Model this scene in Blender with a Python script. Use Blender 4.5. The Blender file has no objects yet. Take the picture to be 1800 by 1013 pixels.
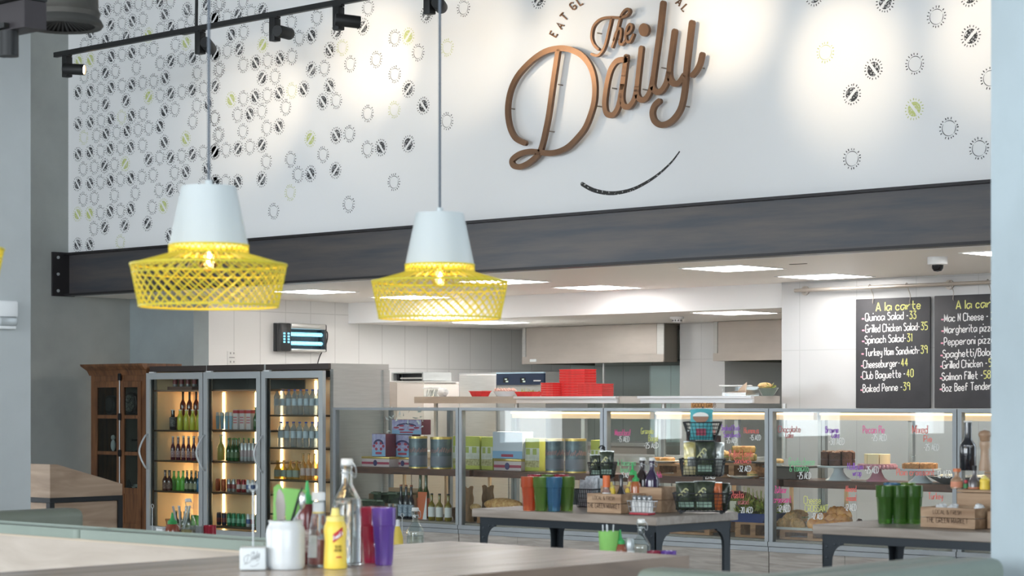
import bpy, bmesh, math, random
from mathutils import Vector, Matrix
random.seed(7)
SC = bpy.context.scene
COL = SC.collection
# ------------------------------------------------------------------ camera
F = 3712.0; A = math.radians(42.3); CZ = 1.36; HY = 707.0
SA, CA = math.sin(A), math.cos(A)
cam_d = bpy.data.cameras.new('camera'); cam = bpy.data.objects.new('camera', cam_d); COL.objects.link(cam)
cam.location = (0, 0, CZ); cam.rotation_euler = (math.pi/2, 0, A)
cam_d.sensor_fit = 'HORIZONTAL'; cam_d.sensor_width = 36.0; cam_d.lens = F/1800*36
cam_d.shift_y = (HY-506.5)/1800.0
cam_d.clip_end = 200
cam_d.dof.use_dof = True; cam_d.dof.focus_distance = 17.0; cam_d.dof.aperture_fstop = 6.3
SC.camera = cam
# ------------------------------------------------------------------ world, daylight, exposure
SC.view_settings.view_transform = 'Standard'; SC.view_settings.look = 'None'
SC.view_settings.gamma = 1.0; SC.view_settings.use_curve_mapping = False
SC.cycles.transparent_max_bounces = 48
SC.view_settings.exposure = 0.48
wd = bpy.data.worlds.new('sky'); SC.world = wd; wd.use_nodes = True
bg = wd.node_tree.nodes['Background']; bg.inputs[0].default_value = (0.80, 0.90, 1.0, 1); bg.inputs[1].default_value = 3.5
def area_light(name, loc, rot, sx, sy, power, col):
    d = bpy.data.lights.new(name, 'AREA'); d.shape = 'RECTANGLE'; d.size = sx; d.size_y = sy
    d.energy = power; d.color = col
    o = bpy.data.objects.new(name, d); COL.objects.link(o); o.location = loc; o.rotation_euler = rot
    return o
# area lamps added as daylight of unseen hall windows behind and right of camera
for wx in (-12.5, -6.0, .5):
    area_light('window_daylight', (wx, -13.9, 3.2), (math.radians(90), 0, 0), 4.6, 4.4, 470, (0.90, 0.96, 1.0))
area_light('window_daylight', (6.0, -3.0, 3.2), (math.radians(90), 0, math.radians(90)), 9.0, 4.4, 260, (0.90, 0.96, 1.0))
for wy, ww in ((-3.9, .9), (-.55, 1.5), (2.95, .6), (5.75, 1.1)):
    area_light('window_daylight', (-18.06, wy, 2.1), (math.radians(90), 0, math.radians(-90)), ww, 2.5, 23*ww*2.5, (0.92, 0.97, 1.0))

# ------------------------------------------------------------------ from photo to place
def X_at(px, Y): return Y*math.tan(math.atan((px-900)/F)-A)
def D_at(X, Y): return -X*SA+Y*CA
def onY(px, py, Y):
    X = X_at(px, Y); return Vector((X, Y, CZ+(HY-py)*D_at(X, Y)/F))
def onX(px, py, X):
    Y = X/math.tan(math.atan((px-900)/F)-A); return Vector((X, Y, CZ+(HY-py)*D_at(X, Y)/F))
def onZ(px, py, z):
    D = (z-CZ)*F/(HY-py); L = (px-900)/F*D
    return Vector((L*CA-D*SA, L*SA+D*CA, z))
def at_D(px, py, D):
    L = (px-900)/F*D
    return Vector((L*CA-D*SA, L*SA+D*CA, CZ+(HY-py)*D/F))
# ------------------------------------------------------------------ materials
def s2l(c):
    return tuple(((x/255.0)/12.92 if x/255.0 <= .04045 else ((x/255.0+.055)/1.055)**2.4) for x in c)
def rgba(c): return (*s2l(c), 1)
MATS = {}
def mat(name, c, rough=.5, metal=0, spec=.5, emit=0, ec=None, var=0, vscale=6, bump=0, bscale=60, stretch=None, c2=None, alpha=1, coat=0):
    if name in MATS: return MATS[name]
    m = bpy.data.materials.new(name); m.use_nodes = True; nt = m.node_tree; b = nt.nodes['Principled BSDF']
    b.inputs['Base Color'].default_value = rgba(c); b.inputs['Roughness'].default_value = rough
    b.inputs['Metallic'].default_value = metal; b.inputs['Specular IOR Level'].default_value = spec
    b.inputs['Coat Weight'].default_value = coat
    if emit:
        b.inputs['Emission Color'].default_value = rgba(ec or c); b.inputs['Emission Strength'].default_value = emit
    if var or bump:
        tc = nt.nodes.new('ShaderNodeTexCoord'); mp = nt.nodes.new('ShaderNodeMapping')
        nt.links.new(tc.outputs['Object'], mp.inputs['Vector'])
        if stretch: mp.inputs['Scale'].default_value = stretch
    if var:
        n = nt.nodes.new('ShaderNodeTexNoise'); n.inputs['Scale'].default_value = vscale; n.inputs['Detail'].default_value = 5
        n.inputs['Roughness'].default_value = .6
        nt.links.new(mp.outputs[0], n.inputs['Vector'])
        r = nt.nodes.new('ShaderNodeValToRGB')
        lc = s2l(c)
        if c2: r.color_ramp.elements[0].color = rgba(c2); r.color_ramp.elements[1].color = (*lc, 1)
        else:
            r.color_ramp.elements[0].color = (*[max(0, x*(1-var)) for x in lc], 1)
            r.color_ramp.elements[1].color = (*[min(1, x*(1+var)) for x in lc], 1)
        r.color_ramp.elements[0].position = .35; r.color_ramp.elements[1].position = .65
        nt.links.new(n.outputs['Fac'], r.inputs[0]); nt.links.new(r.outputs[0], b.inputs['Base Color'])
    if bump:
        n2 = nt.nodes.new('ShaderNodeTexNoise'); n2.inputs['Scale'].default_value = bscale
        nt.links.new(mp.outputs[0], n2.inputs['Vector'])
        bp = nt.nodes.new('ShaderNodeBump'); bp.inputs['Strength'].default_value = bump; bp.inputs['Distance'].default_value = .01
        nt.links.new(n2.outputs['Fac'], bp.inputs['Height']); nt.links.new(bp.outputs[0], b.inputs['Normal'])
    MATS[name] = m; return m
def glass(name, tint, ior=1.45, rough=.02, gl=1.0, body=0):
    """clear or tinted thin glass: transparent body, fresnel gloss, optional share of coloured body"""
    if name in MATS: return MATS[name]
    m = bpy.data.materials.new(name); m.use_nodes = True; nt = m.node_tree
    for n in list(nt.nodes):
        if n.type != 'OUTPUT_MATERIAL': nt.nodes.remove(n)
    out = [n for n in nt.nodes if n.type == 'OUTPUT_MATERIAL'][0]
    t = nt.nodes.new('ShaderNodeBsdfTransparent'); t.inputs[0].default_value = rgba(tint)
    g = nt.nodes.new('ShaderNodeBsdfGlossy'); g.inputs['Roughness'].default_value = rough; g.inputs[0].default_value = (gl, gl, gl, 1)
    lw = nt.nodes.new('ShaderNodeLayerWeight'); lw.inputs[0].default_value = .5     # Schlick reflectance, same on both faces
    pw = nt.nodes.new('ShaderNodeMath'); pw.operation = 'POWER'; pw.inputs[1].default_value = 5; nt.links.new(lw.outputs['Facing'], pw.inputs[0])
    f0 = ((ior-1)/(ior+1))**2; ma = nt.nodes.new('ShaderNodeMath'); ma.operation = 'MULTIPLY_ADD'; ma.inputs[1].default_value = 1-f0; ma.inputs[2].default_value = f0
    nt.links.new(pw.outputs[0], ma.inputs[0])
    mx = nt.nodes.new('ShaderNodeMixShader'); nt.links.new(ma.outputs[0], mx.inputs[0])
    src = t
    if body:
        d = nt.nodes.new('ShaderNodeBsdfDiffuse'); d.inputs[0].default_value = rgba(tint)
        tl = nt.nodes.new('ShaderNodeBsdfTranslucent'); tl.inputs[0].default_value = rgba(tint)
        m0 = nt.nodes.new('ShaderNodeMixShader'); m0.inputs[0].default_value = .5
        nt.links.new(d.outputs[0], m0.inputs[1]); nt.links.new(tl.outputs[0], m0.inputs[2])
        m1 = nt.nodes.new('ShaderNodeMixShader'); m1.inputs[0].default_value = body
        nt.links.new(t.outputs[0], m1.inputs[1]); nt.links.new(m0.outputs[0], m1.inputs[2]); src = m1
    nt.links.new(src.outputs[0], mx.inputs[1]); nt.links.new(g.outputs[0], mx.inputs[2])
    nt.links.new(mx.outputs[0], out.inputs[0])
    MATS[name] = m; return m
def wood(name, c1, c2, scale=(1, 12, 12), rough=.5, rings=3.0):
    if name in MATS: return MATS[name]
    m = bpy.data.materials.new(name); m.use_nodes = True; nt = m.node_tree; b = nt.nodes['Principled BSDF']
    tc = nt.nodes.new('ShaderNodeTexCoord'); mp = nt.nodes.new('ShaderNodeMapping'); mp.inputs['Scale'].default_value = scale
    nt.links.new(tc.outputs['Object'], mp.inputs['Vector'])
    n = nt.nodes.new('ShaderNodeTexNoise'); n.inputs['Scale'].default_value = rings; n.inputs['Detail'].default_value = 8; n.inputs['Distortion'].default_value = 1.2
    nt.links.new(mp.outputs[0], n.inputs['Vector'])
    r = nt.nodes.new('ShaderNodeValToRGB'); r.color_ramp.elements[0].color = rgba(c1); r.color_ramp.elements[1].color = rgba(c2)
    r.color_ramp.elements[0].position = .3; r.color_ramp.elements[1].position = .7
    nt.links.new(n.outputs['Fac'], r.inputs[0]); nt.links.new(r.outputs[0], b.inputs['Base Color'])
    b.inputs['Roughness'].default_value = rough
    MATS[name] = m; return m
def tiles(name, c, joint, sx, sz, rough=.25, axis='XZ', mortar=.006, off=0.0, c2=None):
    if name in MATS: return MATS[name]
    m = bpy.data.materials.new(name); m.use_nodes = True; nt = m.node_tree; b = nt.nodes['Principled BSDF']
    tc = nt.nodes.new('ShaderNodeTexCoord'); sep = nt.nodes.new('ShaderNodeSeparateXYZ'); cb = nt.nodes.new('ShaderNodeCombineXYZ')
    nt.links.new(tc.outputs['Object'], sep.inputs[0])
    nt.links.new(sep.outputs[axis[0]], cb.inputs['X']); nt.links.new(sep.outputs[axis[1]], cb.inputs['Y'])
    br = nt.nodes.new('ShaderNodeTexBrick'); br.offset = off; br.inputs['Scale'].default_value = 1.0
    br.inputs['Brick Width'].default_value = sx; br.inputs['Row Height'].default_value = sz
    br.inputs['Mortar Size'].default_value = mortar; br.inputs['Mortar Smooth'].default_value = 0
    br.inputs['Color1'].default_value = rgba(c); br.inputs['Color2'].default_value = rgba(c2 or c); br.inputs['Mortar'].default_value = rgba(joint)
    nt.links.new(cb.outputs[0], br.inputs['Vector']); nt.links.new(br.outputs['Color'], b.inputs['Base Color'])
    b.inputs['Roughness'].default_value = rough
    MATS[name] = m; return m
# ------------------------------------------------------------------ mesh builder
JR = random.Random(11)
class MB:
    def __init__(s): s.v = []; s.f = []; s.mi = []; s.cur = 0
    def add(s, vs, fs):
        n = len(s.v); s.v += [tuple(p) for p in vs]; s.f += [tuple(i+n for i in f) for f in fs]; s.mi += [s.cur]*len(fs); return s
    def box(s, a, b, rot=0, piv=None):
        e = [JR.uniform(0, .0007) for _ in range(6)]   # boards never share exactly one plane
        x0, x1 = sorted((a[0], b[0])); y0, y1 = sorted((a[1], b[1])); z0, z1 = sorted((a[2], b[2]))
        if min(x1-x0, y1-y0, z1-z0) > .004: x0 += e[0]; x1 -= e[1]; y0 += e[2]; y1 -= e[3]; z0 += e[4]; z1 -= e[5]
        vs = [(x0,y0,z0),(x1,y0,z0),(x1,y1,z0),(x0,y1,z0),(x0,y0,z1),(x1,y0,z1),(x1,y1,z1),(x0,y1,z1)]
        if rot:
            p = piv or ((x0+x1)/2, (y0+y1)/2); c, q = math.cos(rot), math.sin(rot)
            vs = [(p[0]+(x-p[0])*c-(y-p[1])*q, p[1]+(x-p[0])*q+(y-p[1])*c, z) for x, y, z in vs]
        return s.add(vs, [(0,3,2,1),(4,5,6,7),(0,1,5,4),(1,2,6,5),(2,3,7,6),(3,0,4,7)])
    def rbox(s, a, b, r=.01, seg=2, rot=0):
        bm = bmesh.new(); bmesh.ops.create_cube(bm, size=1)
        for v in bm.verts:
            v.co = Vector(((a[i]+b[i])/2+v.co[i]*abs(b[i]-a[i]) for i in range(3)))
        bmesh.ops.bevel(bm, geom=bm.edges[:], offset=r, segments=seg, affect='EDGES', profile=.5)
        if rot:
            c = Vector(((a[0]+b[0])/2, (a[1]+b[1])/2, 0))
            bmesh.ops.rotate(bm, verts=bm.verts[:], cent=c, matrix=Matrix.Rotation(rot, 3, 'Z'))
        bm.verts.index_update()
        s.add([v.co[:] for v in bm.verts], [[v.index for v in f.verts] for f in bm.faces]); bm.free(); return s
    def lathe(s, prof, c=(0,0,0), n=16, cap=True):
        vs = []; fs = []; k = len(prof)
        for i in range(n):
            t = 2*math.pi*i/n
            for r, z in prof: vs.append((c[0]+r*math.cos(t), c[1]+r*math.sin(t), c[2]+z))
        for i in range(n):
            j = (i+1) % n
            for q in range(k-1): fs.append((i*k+q, j*k+q, j*k+q+1, i*k+q+1))
        if cap:
            if prof[0][0] > 1e-5: fs.append(tuple(i*k for i in range(n))[::-1])
            if prof[-1][0] > 1e-5: fs.append(tuple(i*k+k-1 for i in range(n)))
        return s.add(vs, fs)
    def tube(s, pts, r, n=6, closed=False, taper=None):
        pts = [Vector(p) for p in pts]; vs = []; fs = []; m = len(pts)
        prev = None
        for i, p in enumerate(pts):
            if closed: d = pts[(i+1) % m]-pts[i-1]
            else: d = pts[min(i+1, m-1)]-pts[max(i-1, 0)]
            if d.length < 1e-9: d = Vector((0,0,1))
            d.normalize()
            if prev is None:
                u = d.orthogonal().normalized()
            else:
                u = prev-d*prev.dot(d)
                u = u.normalized() if u.length > 1e-6 else d.orthogonal().normalized()
            prev = u; w = d.cross(u)
            rr = r if taper is None else r*taper[i]
            for k in range(n):
                t = 2*math.pi*k/n; vs.append(p+(u*math.cos(t)+w*math.sin(t))*rr)
        for i in range(m if closed else m-1):
            j = (i+1) % m
            for k in range(n):
                l = (k+1) % n; fs.append((i*n+k, i*n+l, j*n+l, j*n+k))
        if not closed:
            fs.append(tuple(range(n))[::-1]); fs.append(tuple((m-1)*n+k for k in range(n)))
        return s.add(vs, fs)
    def prism(s, poly, d):
        """poly: list of 3-D points (planar), extruded by vector d"""
        n = len(poly); p = [Vector(q) for q in poly]; d = Vector(d)
        vs = p+[q+d for q in p]
        fs = [tuple(range(n)), tuple(range(n, 2*n))[::-1]]+[(i, (i+n), ((i+1) % n)+n, (i+1) % n) for i in range(n)]
        return s.add(vs, fs)
    def strip(s, pts, w, nrm, thick=0, caps=True):
        """flat stroke of width w (number or list) along pts in the plane with normal nrm"""
        pts = [Vector(p) for p in pts]; m = len(pts); nrm = Vector(nrm).normalized(); L = []; R = []
        ws = w if isinstance(w, (list, tuple)) else [w]*m
        for i, p in enumerate(pts):
            d = (pts[min(i+1, m-1)]-pts[max(i-1, 0)]);
            if d.length < 1e-9: d = Vector((1,0,0))
            d.normalize(); q = nrm.cross(d)*ws[i]/2; L.append(p+q); R.append(p-q)
        cs = []
        if caps:
            d0 = (pts[1]-pts[0]).normalized(); q0 = nrm.cross(d0); d1 = (pts[-1]-pts[-2]).normalized(); q1 = nrm.cross(d1)
            c0 = [pts[0]+(q0*math.cos(t)-d0*math.sin(t))*ws[0]/2 for t in [math.pi*k/6 for k in range(1, 6)]]
            c1 = [pts[-1]+(-q1*math.cos(t)+d1*math.sin(t))*ws[-1]/2 for t in [math.pi*k/6 for k in range(1, 6)]]
        if thick == 0:
            vs = L+R; fs = [(i, i+m, i+m+1, i+1) for i in range(m-1)]
            s.add(vs, fs)
            if caps:
                s.add([L[0]]+c0+[R[0]], [tuple(range(7))]); s.add([R[-1]]+c1+[L[-1]], [tuple(range(7))])
        else:
            o = nrm*thick
            vs = L+R+[p+o for p in L]+[p+o for p in R]; fs = []
            for i in range(m-1):
                fs += [(i, i+1, i+1+m, i+m), (i+2*m, i+3*m, i+3*m+1, i+2*m+1), (i, i+2*m, i+2*m+1, i+1), (i+m, i+m+1, i+3*m+1, i+3*m)]
            s.add(vs, fs)
            if caps:
                s.prism([L[0]]+c0+[R[0]], o); s.prism([R[-1]]+c1+[L[-1]], o)
        return s
    def grid(s, fn, nu, nv):
        vs = [fn(i/nu, j/nv) for i in range(nu+1) for j in range(nv+1)]
        return s.add(vs, [(i*(nv+1)+j, (i+1)*(nv+1)+j, (i+1)*(nv+1)+j+1, i*(nv+1)+j+1) for i in range(nu) for j in range(nv)])
    def blob(s, c, r, n=10, m=6, jit=0.0, rot=0, seed=None):
        rr = random.Random(seed) if seed is not None else random
        vs = []; cr, sr = math.cos(rot), math.sin(rot)
        for j in range(1, m):
            ph = math.pi*j/m
            for i in range(n):
                t = 2*math.pi*i/n; k = 1+jit*(rr.random()-.5)
                x, y, z = r[0]*math.sin(ph)*math.cos(t)*k, r[1]*math.sin(ph)*math.sin(t)*k, r[2]*math.cos(ph)*k
                vs.append((c[0]+x*cr-y*sr, c[1]+x*sr+y*cr, c[2]+z))
        t_ = len(vs); vs.append((c[0], c[1], c[2]+r[2])); vs.append((c[0], c[1], c[2]-r[2])); fs = []
        for j in range(m-2):
            for i in range(n):
                k = (i+1) % n; fs.append((j*n+i, (j+1)*n+i, (j+1)*n+k, j*n+k))
        for i in range(n):
            k = (i+1) % n; fs.append((t_, i, k)); fs.append((t_+1, (m-2)*n+k, (m-2)*n+i))
        return s.add(vs, fs)
    def build(s, name, m, parent=None, loc=None, world=False, smooth=True, ang=35):
        """link as ONE mesh object; world=True: the points are in world space and are made local to parent/loc"""
        off = Vector((0, 0, 0))
        if world: off = Vector(loc) if loc is not None else (WL.get(parent.name, Vector((0,0,0))) if parent else Vector((0,0,0)))
        me = bpy.data.meshes.new(name)
        me.from_pydata([(p[0]-off[0], p[1]-off[1], p[2]-off[2]) for p in s.v], [], s.f)
        ms = m if isinstance(m, (list, tuple)) else [m]
        for q in ms: me.materials.append(q)
        me.polygons.foreach_set('material_index', s.mi)
        me.update()
        if smooth:
            me.polygons.foreach_set('use_smooth', [True]*len(me.polygons)); me.set_sharp_from_angle(angle=math.radians(ang))
        o = bpy.data.objects.new(name, me); COL.objects.link(o)
        if parent: o.parent = parent; WL[o.name] = WL.get(parent.name, Vector((0,0,0)))
        if loc is not None: o.location = loc
        if not parent: WL[o.name] = Vector(loc) if loc is not None else Vector((0,0,0))
        return o
WL = {}
def tag(o, label=None, cat=None, group=None, kind=None):
    if label: o['label'] = label
    if cat: o['category'] = cat
    if group: o['group'] = group
    if kind: o['kind'] = kind
    return o
def thing(name, label, cat, loc=(0,0,0), rz=0, group=None):
    o = bpy.data.objects.new(name, None); COL.objects.link(o); o.location = loc; o.rotation_euler = (0,0,rz)
    o.empty_display_size = .05; WL[o.name] = Vector(loc)
    return tag(o, label, cat, group)
def struct(name, mb, m, **k):
    o = mb.build(name, m, **k); o['kind'] = 'structure'; return o
def copy_tree(o, parent=None):
    c = o.copy(); COL.objects.link(c)
    if parent: c.parent = parent
    for ch in list(o.children): copy_tree(ch, c)
    return c
class Maker:
    """first call places the prototype itself, later calls place copies"""
    def __init__(s, fn): s.fn = fn; s.first = None
    def __call__(s, loc, label, group=None, rz=0, sc=None):
        if s.first is None: s.first = s.fn(); o = s.first
        else: o = copy_tree(s.first)
        o.location = loc; o.rotation_euler = (0, 0, rz); o['label'] = label
        if sc: o.scale = (sc, sc, sc)
        if group: o['group'] = group
        elif 'group' in o: del o['group']
        return o
def smoothline(pts, n=4):
    pts = [Vector(p) for p in pts]; out = []
    for i in range(len(pts)-1):
        p0, p1, p2, p3 = pts[max(i-1, 0)], pts[i], pts[i+1], pts[min(i+2, len(pts)-1)]
        for k in range(n):
            t = k/n
            out.append(.5*((2*p1)+(p2-p0)*t+(2*p0-5*p1+4*p2-p3)*t*t+(3*p1-p0-3*p2+p3)*t**3))
    out.append(pts[-1]); return out
# ------------------------------------------------------------------ hand lettering (single strokes)
GL = {
'a':'45 36 16 05 03 12 22 34,46 43 42','b':'09 02 22 33 35 26 16 05','c':'35 26 16 05 03 12 22 33','d':'35 26 16 05 03 12 22 33,39 32',
'e':'04 34 35 26 16 05 03 12 22 33','f':'38 29 18 12,06 36','g':'35 26 16 05 03 12 22 33,36 31 20 10 01','h':'09 02,05 16 26 35 32','i':'06 02,08 09',
'j':'26 21 10 01,28 29','k':'09 02,36 04 32','l':'09 02','m':'06 02,05 16 25 22,25 36 45 42','n':'06 02,05 16 26 35 32','o':'16 05 03 12 22 33 35 26 16',
'p':'06 00,05 16 26 35 33 22 12 03','q':'36 30,35 26 16 05 03 12 22 33','r':'06 02,04 15 26 36','s':'35 26 16 05 14 24 33 22 12 03','t':'19 13 22 32,06 36',
'u':'06 03 12 22 33,36 32','v':'06 22 46','w':'06 12 25 32 46','x':'06 32,36 02','y':'06 04 13 23 34,36 31 20 10','z':'06 36 02 32',
'A':'02 29 42,14 34','B':'02 09 29 38 37 26 06,26 35 33 22 02','C':'48 39 19 08 03 12 32 43','D':'02 09 29 47 44 22 02','E':'39 09 02 32,06 26','F':'39 09 02,06 26',
'G':'48 39 19 08 03 12 32 43 45 25','H':'02 09,32 39,06 36','I':'02 09','J':'39 33 22 12 03','K':'02 09,39 05 32','L':'09 02 32','M':'02 09 23 49 42','N':'02 09 32 39',
'O':'19 08 03 12 32 43 48 39 19','P':'02 09 29 38 36 25 05','Q':'19 08 03 12 32 43 48 39 19,24 42','R':'02 09 29 38 36 25 05,15 32','S':'38 29 19 08 07 16 26 35 33 22 12 03',
'T':'09 49,29 22','U':'09 03 12 22 33 39','V':'09 22 49','W':'09 12 26 32 49','X':'09 42,49 02','Y':'09 25 49,25 22','Z':'09 39 02 32',
'0':'19 08 03 12 22 33 38 29 19','1':'08 19 12','2':'08 19 29 38 37 02 32','3':'09 39 16 26 35 33 22 12 03','4':'29 04 34,28 22','5':'39 09 06 26 35 33 22 02',
'6':'38 29 19 07 03 12 22 33 35 26 06','7':'09 39 12','8':'19 08 07 16 26 35 33 22 12 03 05 16,26 37 38 29 19','9':'36 16 07 08 19 29 38 32',
'-':'05 25','&':'42 08 19 28 04 03 12 32 45','/':'00 39',"'":'19 08','.':'02 03','*':'04 05 15 14 04'}
def letters(mb, text, fn, x, y, size, slope=0.0, w=.006, nrm=(0,-1,0), sx=1.0, gap=1.3, shear=0.0):
    """write text as strokes; (x, y) start of the baseline in photo pixels, fn maps a pixel to the plane it is written on"""
    u = size/7.0; cx = 0.0
    for ch in text:
        if ch == ' ': cx += 2.6*u*sx; continue
        g = GL.get(ch)
        if not g: continue
        wd_ = 0
        for st in g.split(','):
            pts = []
            for q in st.split():
                gx, gy = int(q[0]), int(q[1])-2; wd_ = max(wd_, gx)
                px = x+cx+(gx+shear*gy)*u*sx; py = y-gy*u+slope*(cx+gx*u*sx); pts.append(fn(px, py))
            run = [pts[0]]
            for i in range(1, len(pts)):                 # break the stroke at sharp corners so that it keeps its width
                run.append(pts[i])
                if i == len(pts)-1 or (pts[i]-pts[i-1]).angle(pts[i+1]-pts[i], 0) > .8:
                    if len(run) > 1: mb.strip(run, w, nrm, caps=False)
                    run = [pts[i]]
        cx += (wd_+gap)*u*sx
    return x+cx
# ------------------------------------------------------------------ the setting
FL = -0.2                       # floor level
YF = 12.99                      # front plane of beam, fridges and display cases
YW = 13.07                      # printed wall above the beam
ZC = 2.454                      # kitchen ceiling
ZL = 2.227                      # lower ceiling behind the bulkhead
XG, XT = -18.1, -17.04          # grey side wall, tiled kitchen side wall
YR, YB, YM, YK = 13.86, 16.04, 15.95, 19.8
XM = X_at(1374, YM)
m_wall = mat('wall_paint_white', (238, 239, 240), .75)
m_grey = mat('grey_plaster', (158, 162, 159), .7, var=.10, vscale=1.3, bump=.08, bscale=9)
m_greyb = mat('grey_plaster_return', (146, 156, 158), .7, var=.08, vscale=1.8, bump=.08, bscale=9)
m_colb = mat('column_plaster', (164, 177, 183), .65, var=.10, vscale=1.6, bump=.10, bscale=7, stretch=(1, 1, .6))
m_coll = mat('column_plaster_grey', (182, 187, 188), .65, var=.05, vscale=2.0, bump=.06, bscale=7)
m_ceil = mat('ceiling_white', (240, 236, 231), .45)
m_tile_x = tiles('wall_tiles_front', (210, 210, 209), (194, 194, 194), .61, .61, .18, 'XZ', .004)
m_tile_y = tiles('wall_tiles_side', (226, 226, 225), (204, 204, 203), .36, .58, .18, 'YZ', .005)
m_tile_b = tiles('wall_tiles_back', (176, 186, 182), (150, 160, 156), .45, .6, .22, 'XZ', .005)
m_floor = tiles('floor_tiles', (206, 202, 196), (160, 156, 150), .6, .6, .4, 'XY', .006)
m_steel = mat('brushed_steel', (196, 196, 193), .34, .5, var=.06, vscale=5, stretch=(1, 1, 24))
m_steel_w = mat('warm_brushed_steel', (186, 178, 170), .38, .45, var=.05, vscale=2.5, stretch=(1, 1, 3))
m_alu = mat('aluminium_frame', (186, 191, 193), .35, .45)
m_dk = mat('dark_rubber', (38, 40, 42), .6)
m_black = mat('black_metal', (30, 31, 34), .45, .4)
m_beam = mat('blackened_steel', (74, 76, 82), .36, .3, var=.30, vscale=2.2, stretch=(.35, 1, 4), c2=(98, 92, 90))
m_beamd = mat('dark_steel_flange', (48, 46, 48), .4, .4)
m_white = mat('white_plastic', (232, 234, 235), .4)

struct('floor', MB().box((-20, -14.2, FL-.1), (6.4, 21, FL)), m_floor)
struct('ceiling', MB().box((-20, -14.2, 6.0), (6.4, 13.3, 6.15)), mat('hall_ceiling', (150, 150, 150), .8))
def wall_with_openings(axis, pos, th, lo, hi, opens, z0, z1, top):
    mb = MB(); put = (lambda a, b, c, d: mb.box((pos, a, c), (pos+th, b, d))) if axis == 'X' else (lambda a, b, c, d: mb.box((a, pos, c), (b, pos+th, d)))
    e = lo
    for a, b in opens: put(e, a, FL, top); put(a, b, FL, z0); put(a, b, z1, top); e = b
    put(e, hi, FL, top); return mb
WINS = [(-4.4, -3.4), (-1.35, .25), (2.6, 3.3), (5.15, 6.35)]
struct('wall_left', wall_with_openings('X', XG-.2, .2, -14.2, YR, WINS, .78, 3.4, 6.0), m_grey)
m_wframe = mat('window_frame', (60, 62, 64), .5, .3)
for i_, (a, b) in enumerate(WINS):
    f = MB()
    for u, v, c, d in ((a, a+.05, .78, 3.4), (b-.05, b, .78, 3.4), (a, b, .78, .84), (a, b, 3.34, 3.4), (a, b, 2.5, 2.55)): f.box((XG-.14, u, c), (XG-.06, v, d))
    w_ = struct('window_%d' % (i_+1), f, m_wframe)
    MB().box((XG-.104, a+.05, .84), (XG-.096, b-.05, 3.34)).build('pane', glass('window_pane', (244, 248, 250), 1.3), w_)
struct('wall_rear', wall_with_openings('Y', -14.2, .2, -20, 6.4, [(-14.9, -10.1), (-8.4, -3.6), (-1.9, 2.9)], .9, 5.5, 6.0), m_grey)
struct('wall_right', wall_with_openings('X', 6.2, .2, -14.2, 21, [(-7.6, 1.6)], .9, 5.5, 6.0), m_grey)
struct('wall_kitchen_right', MB().box((-2.0, YW+.15, FL), (-1.8, 20, ZC+.3)), m_wall)
struct('wall_return', MB().box((XG-.2, YR, FL), (XT, YR+.2, ZC+.05)), m_greyb)
struct('wall_kitchen_left', MB().box((XT-.2, YR+.2, FL), (XT, YK+.2, ZC)), m_tile_y)
struct('wall_kitchen_back', MB().box((XT, YK, FL), (-2.0, YK+.2, ZC)), m_tile_b)
struct('wall_menu', MB().box((XM, YM, FL), (-2.0, YM+.15, ZC)), tiles('wall_tiles_menu', (190, 190, 190), (176, 176, 176), .61, .61, .2, 'XZ', .004))
struct('ceiling_kitchen', MB().box((XG, YW+.15, ZC), (-2.0, YB+.1, ZC+.08)), m_ceil)
struct('trim_bulkhead', MB().box((XT, YB, ZL), (XM, YB+.08, ZC)), m_wall)
struct('ceiling_kitchen_low', MB().box((XT, YB+.08, ZL), (-2.0, YK, ZL+.08)), m_ceil)
XP0, XP1 = X_at(1195, 18.5), X_at(1274, 18.5)
struct('wall_pier', MB().box((XP0, 18.5, FL), (XP1, YK, ZL)), m_tile_x)
struct('wall_panel', MB().box((X_at(1142, 19.2), 19.2, FL), (XP0, YK, CZ+.42)), tiles('pale_green_panel', (196, 218, 214), (160, 180, 178), .3, 3, .2, 'XZ', .004))
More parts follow.
